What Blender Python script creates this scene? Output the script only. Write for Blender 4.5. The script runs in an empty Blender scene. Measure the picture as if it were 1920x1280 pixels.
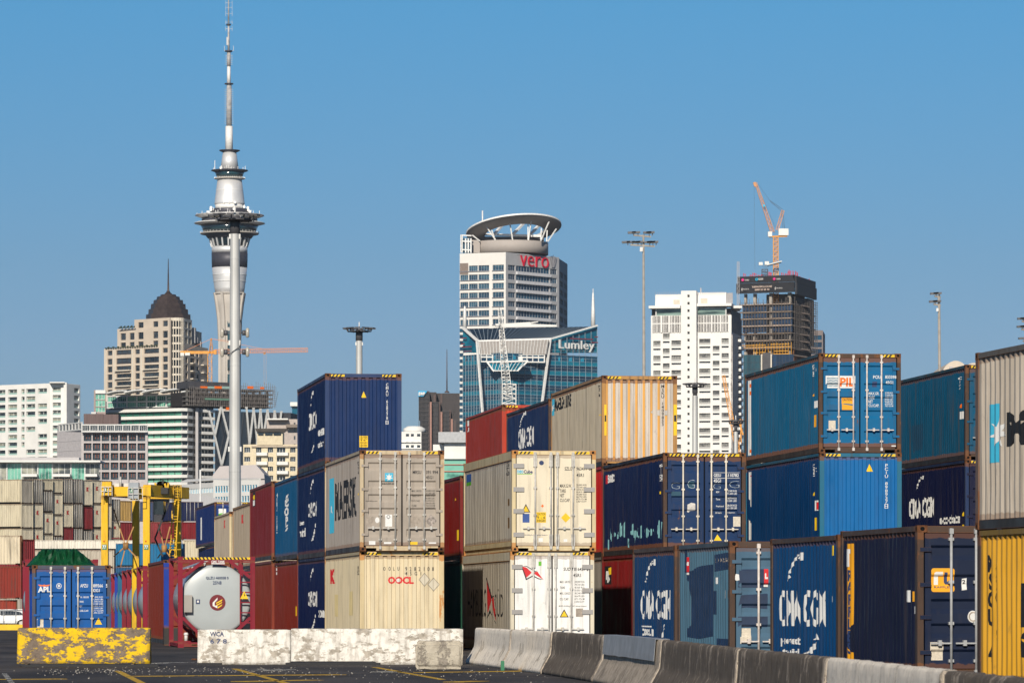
import bpy, bmesh, math, random
from mathutils import Vector, Matrix, noise
random.seed(7)
SC = bpy.context.scene
COL = SC.collection
R = math.radians
# ------------------------------------------------------------------ camera, sky, sun, exposure
F, CX, HY, CH = 8200.0, 960.0, 1132.0, 1.376      # focal length (px of 1920), centre, horizon row, eye height
cam = bpy.data.objects.new('camera', bpy.data.cameras.new('camera'))
COL.objects.link(cam)
cam.location = (0, 0, CH)
cam.rotation_euler = (R(90), 0, 0)
cam.data.sensor_width = 36
cam.data.lens = F / 1920 * 36
cam.data.shift_y = (HY - 640) / 1920
cam.data.clip_start = 1
cam.data.clip_end = 30000
cam.data.dof.use_dof = True
cam.data.dof.focus_distance = 128
cam.data.dof.aperture_fstop = 11
SC.camera = cam
SUN_AZ, SUN_EL = 9.0, 26.0                          # behind the camera, 9 degrees to its left
w = bpy.data.worlds.new('World'); SC.world = w; w.use_nodes = True
nt = w.node_tree; bg = nt.nodes['Background']
sky = nt.nodes.new('ShaderNodeTexSky'); sky.sky_type = 'NISHITA'; sky.sun_disc = False
sky.sun_elevation = R(SUN_EL); sky.sun_rotation = R(180 + SUN_AZ)
sky.air_density = 1.0; sky.dust_density = 0.2; sky.ozone_density = 2.0
hsv = nt.nodes.new('ShaderNodeMix'); hsv.data_type = 'RGBA'; hsv.blend_type = 'MULTIPLY'; hsv.inputs[0].default_value = 1
tcw = nt.nodes.new('ShaderNodeTexCoord'); sep = nt.nodes.new('ShaderNodeSeparateXYZ'); nt.links.new(tcw.outputs['Generated'], sep.inputs[0])
rmp = nt.nodes.new('ShaderNodeValToRGB'); nt.links.new(sep.outputs[2], rmp.inputs[0])
SKYR = [(0.0, (0.36, 0.54, 0.90)), (0.058, (0.37, 0.555, 0.90)), (0.077, (0.35, 0.57, 0.88)), (0.136, (0.27, 0.68, 1.0)), (0.35, (0.25, 0.42, 0.62))]
while len(rmp.color_ramp.elements) < len(SKYR): rmp.color_ramp.elements.new(0.5)
for e, (p, cc) in zip(rmp.color_ramp.elements, SKYR): e.position = p; e.color = cc + (1,)
nt.links.new(sky.outputs[0], hsv.inputs[6]); nt.links.new(rmp.outputs[0], hsv.inputs[7])
nt.links.new(hsv.outputs[2], bg.inputs[0]); bg.inputs[1].default_value = 0.075
sun = bpy.data.objects.new('sun', bpy.data.lights.new('sun', 'SUN')); COL.objects.link(sun)
sun.data.energy = 4.7; sun.data.angle = R(0.5); sun.data.color = (1.0, 0.91, 0.78)
dv = Vector((math.sin(R(SUN_AZ)) * math.cos(R(SUN_EL)), math.cos(R(SUN_AZ)) * math.cos(R(SUN_EL)), -math.sin(R(SUN_EL))))
sun.rotation_euler = dv.to_track_quat('-Z', 'Y').to_euler(); sun.location = (-30, -150, 90)
SC.view_settings.view_transform = 'Standard'; SC.view_settings.look = 'None'
SC.view_settings.exposure = 0.0; SC.view_settings.gamma = 1.0
SC.cycles.max_bounces = 6; SC.cycles.diffuse_bounces = 3; SC.cycles.glossy_bounces = 3

def W(px, py, D): return Vector(((px - CX) * D / F, D, CH + (HY - py) * D / F))
def ZP(py, D): return CH + (HY - py) * D / F
def XP(px, D): return (px - CX) * D / F

# ------------------------------------------------------------------ materials
def lin(r, g, b, k=0.8):
    f = lambda c: ((c / 255) / 12.92 if c / 255 <= 0.04045 else ((c / 255 + 0.055) / 1.055) ** 2.4)
    return (f(r) * k, f(g) * k, f(b) * k, 1)
_mc = {}
def pm(name, col, rough=0.6, metal=0.0, var=0.12, scale=1.5, bump=0.0, bscale=20, spec=0.5, stretch=(1, 1, 1), lo=None, emit=None):
    key = name
    if key in _mc: return _mc[key]
    m = bpy.data.materials.new(name); m.use_nodes = True; t = m.node_tree; N = t.nodes; L = t.links
    b = N['Principled BSDF']
    b.inputs['Roughness'].default_value = rough; b.inputs['Metallic'].default_value = metal
    b.inputs['Specular IOR Level'].default_value = spec
    tc = N.new('ShaderNodeTexCoord'); mp = N.new('ShaderNodeMapping'); mp.inputs['Scale'].default_value = stretch
    L.new(tc.outputs['Object'], mp.inputs[0])
    nz = N.new('ShaderNodeTexNoise'); nz.inputs['Scale'].default_value = scale; nz.inputs['Detail'].default_value = 6
    L.new(mp.outputs[0], nz.inputs['Vector'])
    rp = N.new('ShaderNodeValToRGB'); rp.color_ramp.elements[0].position = 0.3; rp.color_ramp.elements[1].position = 0.7
    c0 = lo if lo else tuple(c * (1 - var) for c in col[:3]) + (1,)
    rp.color_ramp.elements[0].color = c0; rp.color_ramp.elements[1].color = tuple(min(1, c * (1 + var)) for c in col[:3]) + (1,)
    L.new(nz.outputs[0], rp.inputs[0]); L.new(rp.outputs[0], b.inputs['Base Color'])
    if bump:
        n2 = N.new('ShaderNodeTexNoise'); n2.inputs['Scale'].default_value = bscale; n2.inputs['Detail'].default_value = 8
        L.new(mp.outputs[0], n2.inputs['Vector'])
        bp = N.new('ShaderNodeBump'); bp.inputs['Strength'].default_value = bump; bp.inputs['Distance'].default_value = 0.02
        L.new(n2.outputs[0], bp.inputs['Height']); L.new(bp.outputs[0], b.inputs['Normal'])
    if emit:
        b.inputs['Emission Color'].default_value = emit; b.inputs['Emission Strength'].default_value = 1
    _mc[key] = m
    return m

def paint(name, col, rust=0.35, dirt=0.35, fade=0.25, rough=0.48, rustc=(0.16, 0.065, 0.025, 1), dirtc=(0.07, 0.055, 0.045, 1), alongside=True):
    """weathered container paint: fading, vertical dirt streaks, rust patches and flakes"""
    if name in _mc: return _mc[name]
    dirt = min(0.8, dirt * 1.3); rust = min(1, rust * 1.2)
    m = bpy.data.materials.new(name); m.use_nodes = True; t = m.node_tree; N = t.nodes; L = t.links
    b = N['Principled BSDF']
    tc = N.new('ShaderNodeTexCoord'); oi = N.new('ShaderNodeObjectInfo')
    add = N.new('ShaderNodeVectorMath'); add.operation = 'ADD'
    L.new(tc.outputs['Object'], add.inputs[0]); 
    off = N.new('ShaderNodeCombineXYZ'); mu = N.new('ShaderNodeMath'); mu.operation = 'MULTIPLY'; mu.inputs[1].default_value = 0
    sd = (sum(ord(c) * (i + 3) for i, c in enumerate(name)) % 977)
    off.inputs[0].default_value = sd * 1.7; off.inputs[1].default_value = sd * 0.9; off.inputs[2].default_value = sd * 0.31
    L.new(off.outputs[0], add.inputs[1])
    def noi(scale, sc=(1, 1, 1), detail=6, rgh=0.6):
        mp = N.new('ShaderNodeMapping'); mp.inputs['Scale'].default_value = sc
        L.new(add.outputs[0], mp.inputs[0])
        n = N.new('ShaderNodeTexNoise'); n.inputs['Scale'].default_value = scale; n.inputs['Detail'].default_value = detail
        n.inputs['Roughness'].default_value = rgh
        L.new(mp.outputs[0], n.inputs['Vector']); return n.outputs[0]
    def ramp(src, a, bb):
        r = N.new('ShaderNodeMapRange'); r.inputs[1].default_value = a; r.inputs[2].default_value = bb
        r.interpolation_type = 'SMOOTHSTEP'; L.new(src, r.inputs[0]); return r.outputs[0]
    def mix(f, a, c, fac=1.0):
        x = N.new('ShaderNodeMix'); x.data_type = 'RGBA'
        if fac != 1.0:
            q = N.new('ShaderNodeMath'); q.operation = 'MULTIPLY'; q.inputs[1].default_value = fac; L.new(f, q.inputs[0]); f = q.outputs[0]
        L.new(f, x.inputs[0])
        for i, v in ((6, a), (7, c)):
            if isinstance(v, tuple): x.inputs[i].default_value = v
            else: L.new(v, x.inputs[i])
        return x.outputs[2]
    g = (col[0] + col[1] + col[2]) / 3
    faded = tuple(c * 0.86 + g * 0.14 + 0.008 for c in col[:3]) + (1,)
    dark = tuple(c * 0.72 for c in col[:3]) + (1,)
    c = mix(ramp(noi(0.35, (1, 1, 0.4)), 0.4, 0.62), col, faded, fade * 1.6)
    c = mix(ramp(noi(2.2, (1, 1, 0.25)), 0.45, 0.7), c, dark, 0.65)
    c = mix(ramp(noi(7.0, (1, 1, 0.045), 4), 0.5, 0.72), c, dirtc, dirt)
    c = mix(ramp(noi(3.0, (1, 1, 0.6), 8, 0.7), 0.62 - 0.0 * rust, 0.7), c, dirtc, dirt * 0.7)
    rs = noi(2.4, (1, 1, 0.3), 10, 0.75)
    c = mix(ramp(rs, 0.72 - 0.17 * rust, 0.78 - 0.17 * rust), c, rustc, min(1, rust * 2.2))
    c = mix(ramp(noi(22, (1, 1, 0.5), 3), 0.69, 0.73), c, rustc, rust)
    gs = N.new('ShaderNodeSeparateXYZ'); L.new(tc.outputs['Generated'], gs.inputs[0])
    sb = N.new('ShaderNodeMath'); sb.operation = 'SUBTRACT'; sb.inputs[1].default_value = 0.5; L.new(gs.outputs[2], sb.inputs[0])
    ab = N.new('ShaderNodeMath'); ab.operation = 'ABSOLUTE'; L.new(sb.outputs[0], ab.inputs[0])
    ma = N.new('ShaderNodeMath'); ma.operation = 'MULTIPLY_ADD'; ma.inputs[1].default_value = 1.1; L.new(ramp(ab.outputs[0], 0.40, 0.5), ma.inputs[0])
    L.new(noi(4.0, (1, 1, 0.35), 8, 0.7), ma.inputs[2])
    c = mix(ramp(ma.outputs[0], 1.28 - 0.40 * rust, 1.40 - 0.40 * rust), c, rustc, min(0.85, 0.35 + rust))
    c = mix(ramp(noi(11.0, (1, 1, 0.02), 3), 0.62, 0.74), c, dirtc, dirt * 0.8)
    L.new(c, b.inputs['Base Color'])
    rr = N.new('ShaderNodeMapRange'); rr.inputs[1].default_value = 0.3; rr.inputs[2].default_value = 0.7
    rr.inputs[3].default_value = rough - 0.08; rr.inputs[4].default_value = rough + 0.22
    L.new(noi(1.3), rr.inputs[0]); L.new(rr.outputs[0], b.inputs['Roughness'])
    bp = N.new('ShaderNodeBump'); bp.inputs['Strength'].default_value = 0.35; bp.inputs['Distance'].default_value = 0.02
    L.new(noi(1.6, (1, 1, 1), 3), bp.inputs['Height']); L.new(bp.outputs[0], b.inputs['Normal'])
    b.inputs['Specular IOR Level'].default_value = 0.28
    _mc[name] = m
    return m

def flaking(name, top, base, thr, scale=1.5, sc=(1, 1, 1), dirt=(0.09, 0.08, 0.07, 1), dirtf=0.5, bump=0.5, streak=True):
    """paint flaking off concrete"""
    if name in _mc: return _mc[name]
    m = bpy.data.materials.new(name); m.use_nodes = True; t = m.node_tree; N = t.nodes; L = t.links
    b = N['Principled BSDF']; b.inputs['Roughness'].default_value = 0.85; b.inputs['Specular IOR Level'].default_value = 0.25
    tc = N.new('ShaderNodeTexCoord')
    def noi(scale, s=(1, 1, 1), detail=8, rgh=0.6, offs=0.0):
        mp = N.new('ShaderNodeMapping'); mp.inputs['Scale'].default_value = s; mp.inputs['Location'].default_value = (offs, offs * .7, offs * .3)
        L.new(tc.outputs['Object'], mp.inputs[0])
        n = N.new('ShaderNodeTexNoise'); n.inputs['Scale'].default_value = scale; n.inputs['Detail'].default_value = detail
        n.inputs['Roughness'].default_value = rgh; L.new(mp.outputs[0], n.inputs['Vector']); return n.outputs[0]
    def ramp(src, a, bb):
        r = N.new('ShaderNodeMapRange'); r.inputs[1].default_value = a; r.inputs[2].default_value = bb; L.new(src, r.inputs[0]); return r.outputs[0]
    def mix(f, a, c, fac=1.0):
        x = N.new('ShaderNodeMix'); x.data_type = 'RGBA'
        q = N.new('ShaderNodeMath'); q.operation = 'MULTIPLY'; q.inputs[1].default_value = fac; L.new(f, q.inputs[0]); L.new(q.outputs[0], x.inputs[0])
        for i, v in ((6, a), (7, c)):
            if isinstance(v, tuple): x.inputs[i].default_value = v
            else: L.new(v, x.inputs[i])
        return x.outputs[2]
    base2 = tuple(v * 0.55 for v in base[:3]) + (1,)
    cb = mix(ramp(noi(9, (1, 1, 1), 10, 0.7, 3), 0.4, 0.65), base, base2, 1)
    ct = mix(ramp(noi(5, (1, 1, 1), 10, 0.7, 7), 0.45, 0.8), top, dirt, dirtf)
    if streak: ct = mix(ramp(noi(9, (1, 1, 0.12), 6, 0.6, 11), 0.5, 0.75), ct, dirt, dirtf)
    mask = ramp(noi(scale, sc, 14, 0.76, 1), thr, thr + 0.015)
    c = mix(mask, cb, ct, 1)
    c = mix(ramp(noi(60, (1, 1, 1), 2, 0.5, 5), 0.7, 0.75), c, dirt, 0.6)
    L.new(c, b.inputs['Base Color'])
    ma = N.new('ShaderNodeMath'); ma.operation = 'MULTIPLY_ADD'; ma.inputs[1].default_value = 0.15
    L.new(mask, ma.inputs[0]); L.new(noi(14, (1, 1, 1), 10, 0.75, 2), ma.inputs[2])
    bp = N.new('ShaderNodeBump'); bp.inputs['Strength'].default_value = bump; bp.inputs['Distance'].default_value = 0.03
    L.new(ma.outputs[0], bp.inputs['Height']); L.new(bp.outputs[0], b.inputs['Normal'])
    _mc[name] = m
    return m

def glassm(name, col, col2=None, rough=0.12, scale=1.0, metal=0.0):
    """window glass seen from outside: dark, glossy, varied from one pane to the next"""
    if name in _mc: return _mc[name]
    m = bpy.data.materials.new(name); m.use_nodes = True; t = m.node_tree; N = t.nodes; L = t.links
    b = N['Principled BSDF']; b.inputs['Roughness'].default_value = rough; b.inputs['Specular IOR Level'].default_value = 0.8
    b.inputs['Metallic'].default_value = metal
    oi = N.new('ShaderNodeObjectInfo'); tc = N.new('ShaderNodeTexCoord')
    ad = N.new('ShaderNodeVectorMath'); ad.operation = 'ADD'; L.new(tc.outputs['Generated'], ad.inputs[0]); L.new(oi.outputs['Location'], ad.inputs[1])
    wn = N.new('ShaderNodeTexNoise'); wn.inputs['Scale'].default_value = 2.0 * scale; wn.inputs['Detail'].default_value = 2
    L.new(ad.outputs[0], wn.inputs['Vector'])
    rp = N.new('ShaderNodeValToRGB'); rp.color_ramp.interpolation = 'EASE'
    e = rp.color_ramp.elements; e[0].position = 0.38; e[1].position = 0.68
    e[0].color = col; e[1].color = col2 if col2 else tuple(c * 2.2 for c in col[:3]) + (1,)
    mx = N.new('ShaderNodeMath'); mx.operation = 'MULTIPLY_ADD'; mx.inputs[1].default_value = 0.3
    L.new(oi.outputs['Random'], mx.inputs[0]); 
    sb = N.new('ShaderNodeMath'); sb.operation = 'SUBTRACT'; sb.inputs[1].default_value = 0.13; L.new(wn.outputs[0], sb.inputs[0]); L.new(sb.outputs[0], mx.inputs[2])
    L.new(mx.outputs[0], rp.inputs[0]); L.new(rp.outputs[0], b.inputs['Base Color'])
    _mc[name] = m
    return m

# ------------------------------------------------------------------ mesh builder
class MB:
    def __init__(s): s.v = []; s.f = []; s.m = []; s.s = []
    def face(s, idx, mi=0, smooth=False): s.f.append(idx); s.m.append(mi); s.s.append(smooth)
    def box(s, x0, y0, z0, x1, y1, z1, mi=0, M=None):
        n = len(s.v)
        P = [Vector((x, y, z)) for z in (z0, z1) for y in (y0, y1) for x in (x0, x1)]
        if M: P = [M @ p for p in P]
        s.v += P
        for q in ((0, 1, 3, 2), (4, 6, 7, 5), (0, 4, 5, 1), (2, 3, 7, 6), (0, 2, 6, 4), (1, 5, 7, 3)): s.face([n + i for i in q][::-1], mi)
        return s
    def bar(s, a, b, wd=0.1, mi=0, h=None):
        a = Vector(a); b = Vector(b); d = b - a; l = d.length
        if l < 1e-6: return s
        M = Matrix.Translation(a) @ d.to_track_quat('Z', 'Y').to_matrix().to_4x4()
        h = wd if h is None else h
        return s.box(-wd / 2, -h / 2, 0, wd / 2, h / 2, l, mi, M)
    def cyl(s, a, b, r0, r1=None, n=12, mi=0, caps=True):
        a = Vector(a); b = Vector(b); d = b - a; r1 = r0 if r1 is None else r1
        M = Matrix.Translation(a) @ d.to_track_quat('Z', 'Y').to_matrix().to_4x4(); k = len(s.v); l = d.length
        for r, z in ((r0, 0), (r1, l)):
            for i in range(n):
                t = 2 * math.pi * i / n; s.v.append(M @ Vector((r * math.cos(t), r * math.sin(t), z)))
        for i in range(n): s.face([k + i, k + (i + 1) % n, k + n + (i + 1) % n, k + n + i], mi, True)
        if caps: s.face([k + i for i in range(n)][::-1], mi); s.face([k + n + i for i in range(n)], mi)
        return s
    def lathe(s, c, prof, n=32, mi=0, axis=None, smooth=True, mis=None):
        """prof = [(z, r)...] around c; mis = material index per segment"""
        c = Vector(c); k = len(s.v); M = axis if axis else Matrix.Identity(3)
        for z, r in prof:
            for i in range(n):
                t = 2 * math.pi * i / n; s.v.append(c + M @ Vector((r * math.cos(t), r * math.sin(t), z)))
        for j in range(len(prof) - 1):
            for i in range(n):
                s.face([k + j * n + i, k + j * n + (i + 1) % n, k + (j + 1) * n + (i + 1) % n, k + (j + 1) * n + i], mis[j] if mis else mi, smooth)
        s.face([k + i for i in range(n)][::-1], mis[0] if mis else mi); s.face([k + (len(prof) - 1) * n + i for i in range(n)], mis[-1] if mis else mi)
        return s
    def prism(s, poly, z0, z1, mi=0, M=None):
        k = len(s.v); n = len(poly)
        zz = (lambda z, i: z[i] if isinstance(z, (list, tuple)) else z)
        P = [Vector((p[0], p[1], zz(z0, i))) for i, p in enumerate(poly)] + [Vector((p[0], p[1], zz(z1, i))) for i, p in enumerate(poly)]
        if M: P = [M @ p for p in P]
        s.v += P
        for i in range(n): s.face([k + i, k + (i + 1) % n, k + n + (i + 1) % n, k + n + i], mi)
        s.face([k + i for i in range(n)][::-1], mi); s.face([k + n + i for i in range(n)], mi)
        return s
    def slab(s, pts, th, mi=0):
        """flat polygon given by 3D points, with thickness vector th"""
        k = len(s.v); n = len(pts); th = Vector(th); s.v += [Vector(p) for p in pts] + [Vector(p) + th for p in pts]
        for i in range(n): s.face([k + i, k + (i + 1) % n, k + n + (i + 1) % n, k + n + i], mi)
        s.face([k + i for i in range(n)][::-1], mi); s.face([k + n + i for i in range(n)], mi)
        return s
    def lattice(s, a, b, wd, seg, r=0.1, mi=0, up=(0, 0, 1), w2=None):
        a = Vector(a); b = Vector(b); d = (b - a).normalized(); up = Vector(up)
        if abs(d.dot(up)) > 0.95: up = Vector((0, 1, 0))
        x = d.cross(up).normalized(); y = x.cross(d).normalized(); w2 = wd if w2 is None else w2
        def P(t, i):
            q = (wd + (w2 - wd) * t) / 2; sx = (-1, 1, 1, -1)[i]; sy = (-1, -1, 1, 1)[i]
            return a + (b - a) * t + x * sx * q + y * sy * q
        for i in range(4): s.bar(P(0, i), P(1, i), r, mi)
        for j in range(seg):
            for i in range(4):
                t0, t1 = j / seg, (j + 1) / seg
                s.bar(P(t0, i), P(t1, (i + 1) % 4), r * 0.6, mi) if j % 2 else s.bar(P(t0, (i + 1) % 4), P(t1, i), r * 0.6, mi)
                s.bar(P(t1, i), P(t1, (i + 1) % 4), r * 0.6, mi)
        return s
    def mesh(s, name, mats):
        me = bpy.data.meshes.new(name); me.from_pydata([tuple(p) for p in s.v], [], s.f)
        for m in (mats if isinstance(mats, (list, tuple)) else [mats]): me.materials.append(m)
        me.polygons.foreach_set('material_index', s.m); me.polygons.foreach_set('use_smooth', s.s)
        bm = bmesh.new(); bm.from_mesh(me); bmesh.ops.recalc_face_normals(bm, faces=bm.faces); bm.to_mesh(me); bm.free()
        me.update(); return me
    def build(s, name, mats, parent=None):
        o = bpy.data.objects.new(name, s.mesh(name, mats)); COL.objects.link(o)
        if parent: o.parent = parent
        return o

def tag(o, label=None, cat=None, group=None, kind=None):
    if label: o['label'] = label
    if cat: o['category'] = cat
    if group: o['group'] = group
    if kind: o['kind'] = kind
    return o
def empty(name, loc, rz=0, label=None, cat=None, group=None):
    o = bpy.data.objects.new(name, None); o.empty_display_size = 0.5; COL.objects.link(o); o.location = loc; o.rotation_euler = (0, 0, rz)
    return tag(o, label, cat, group)
def link(name, me, parent=None, loc=None, scale=None, rot=None):
    o = bpy.data.objects.new(name, me); COL.objects.link(o)
    if parent: o.parent = parent
    if loc is not None: o.location = loc
    if scale is not None: o.scale = scale
    if rot is not None: o.rotation_euler = rot
    return o
def copy_tree(o, parent=None):
    c = o.copy(); COL.objects.link(c); c.parent = parent
    for ch in list(o.children): copy_tree(ch, c)
    return c

# ------------------------------------------------------------------ lettering
_tc = {}
def text2d(s, bold=0.0, stack=False, spacing=1.0, align='LEFT'):
    bold = 0.018 if bold == 0 else bold
    key = (s, bold, stack, spacing, align)
    if key in _tc: return _tc[key]
    cu = bpy.data.curves.new('lettering', 'FONT'); cu.body = '\n'.join(s) if stack else s
    cu.resolution_u = 2; cu.offset = bold; cu.space_character = spacing; cu.space_line = 0.82 if stack else 1.0
    cu.align_x = 'CENTER' if stack else align
    ob = bpy.data.objects.new('lettering', cu); COL.objects.link(ob)
    dg = bpy.context.evaluated_depsgraph_get(); dg.update()
    me = bpy.data.meshes.new_from_object(ob.evaluated_get(dg))
    V = [(v.co.x, v.co.y) for v in me.vertices]; Fc = [list(p.vertices) for p in me.polygons]
    bpy.data.objects.remove(ob); bpy.data.curves.remove(cu); bpy.data.meshes.remove(me)
    _tc[key] = (V, Fc); return _tc[key]
def polys2d(polys):
    V = []; Fc = []
    for p in polys: Fc.append(list(range(len(V), len(V) + len(p)))); V += list(p)
    return (V, Fc)
def rect(x0, y0, x1, y1): return [(x0, y0), (x1, y0), (x1, y1), (x0, y1)]
def ngon(cx, cy, r, n=20, ph=0): return [(cx + r * math.cos(2 * math.pi * i / n + ph), cy + r * math.sin(2 * math.pi * i / n + ph)) for i in range(n)]
def ringp(cx, cy, r0, r1, n=24):
    out = []
    for i in range(n):
        a, b = 2 * math.pi * i / n, 2 * math.pi * (i + 1) / n
        out.append([(cx + r0 * math.cos(a), cy + r0 * math.sin(a)), (cx + r1 * math.cos(a), cy + r1 * math.sin(a)), (cx + r1 * math.cos(b), cy + r1 * math.sin(b)), (cx + r0 * math.cos(b), cy + r0 * math.sin(b))])
    return out
def fit2d(m2, box, bb=None):
    V, Fc = m2
    if bb is None: bb = (min(v[0] for v in V), min(v[1] for v in V), max(v[0] for v in V), max(v[1] for v in V))
    x0, x1, y0, y1 = box; sx = (x1 - x0) / max(1e-9, bb[2] - bb[0]); sy = (y1 - y0) / max(1e-9, bb[3] - bb[1])
    return ([(x0 + (v[0] - bb[0]) * sx, y0 + (v[1] - bb[1]) * sy) for v in V], Fc)
def conform(m2, bx, bz, mapf):
    V, Fc = m2
    bm = bmesh.new(); vs = [bm.verts.new((v[0], v[1], 0)) for v in V]
    for f in Fc:
        try: bm.faces.new([vs[i] for i in f])
        except ValueError: pass
    x0 = min(v[0] for v in V); x1 = max(v[0] for v in V); z0 = min(v[1] for v in V); z1 = max(v[1] for v in V)
    for b in bx:
        if x0 < b < x1: bmesh.ops.bisect_plane(bm, geom=bm.verts[:] + bm.edges[:] + bm.faces[:], dist=1e-5, plane_co=(b, 0, 0), plane_no=(1, 0, 0))
    for b in bz:
        if z0 < b < z1: bmesh.ops.bisect_plane(bm, geom=bm.verts[:] + bm.edges[:] + bm.faces[:], dist=1e-5, plane_co=(0, b, 0), plane_no=(0, 1, 0))
    for v in bm.verts: v.co = mapf(v.co.x, v.co.y)
    me = bpy.data.meshes.new('lettering'); bm.to_mesh(me); bm.free(); return me

# ------------------------------------------------------------------ shared small materials
M_RUST = pm('rusty_steel', (0.13, 0.055, 0.025, 1), 0.85, 0, 0.5, 9, 0.4, 40, 0.2)
M_RUSTL = pm('orange_rust', (0.42, 0.19, 0.06, 1), 0.85, 0, 0.35, 7, 0.3, 40, 0.2)
M_DARK = pm('dark_gap', (0.008, 0.008, 0.009, 1), 0.9, 0, 0.1, 3, spec=0.1)
M_YEL = pm('yellow_marking', (0.80, 0.52, 0.01, 1), 0.6, 0, 0.12, 5)
M_BLK = pm('black_marking', (0.012, 0.012, 0.014, 1), 0.6, 0, 0.2, 5)
M_WHT = pm('white_lettering', (0.72, 0.72, 0.70, 1), 0.6, 0, 0.08, 4)
M_RED = pm('red_lettering', (0.62, 0.015, 0.02, 1), 0.55, 0, 0.1, 4)
M_BAR = pm('galvanised_bar', (0.52, 0.50, 0.46, 1), 0.5, 0.2, 0.18, 9)
M_PAPER = pm('paper_label', (0.60, 0.54, 0.44, 1), 0.8, 0, 0.15, 25)
M_CYAN = pm('light_blue_marking', (0.05, 0.42, 0.62, 1), 0.5, 0, 0.08, 4)
M_NAVYT = pm('dark_blue_lettering', (0.02, 0.04, 0.12, 1), 0.6, 0, 0.1, 4)
M_ORG = pm('orange_marking', (0.85, 0.16, 0.01, 1), 0.5, 0, 0.08, 4)
M_GREEN = pm('green_marking', (0.12, 0.45, 0.03, 1), 0.5, 0, 0.08, 4)
M_TEALP = pm('peeled_light_blue_paint', (0.22, 0.48, 0.52, 1), 0.6, 0, 0.2, 9)
M_GREYL = pm('grey_label', (0.33, 0.28, 0.23, 1), 0.7, 0, 0.25, 14)

YAW = R(7.2)
def profile_side(L, a=0.18, pitch=0.278, o=0.072, sl=0.068, i=0.070, dep=0.036):
    pts = [(a, 0.0)]; n = int((L - 2 * a) / pitch); off = a + ((L - 2 * a) - n * pitch) / 2
    for k in range(n):
        y = off + k * pitch; pts += [(y + o / 2, 0.0), (y + o / 2 + sl, dep), (y + o / 2 + sl + i, dep), (y + o / 2 + 2 * sl + i, 0.0)]
    pts.append((L - a, 0.0)); return pts
def prof_at(pts, t):
    if t <= pts[0][0]: return pts[0][1]
    for (a, da), (b, db) in zip(pts, pts[1:]):
        if a <= t <= b: return da + (db - da) * (0 if b - a < 1e-9 else (t - a) / (b - a))
    return pts[-1][1]

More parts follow.
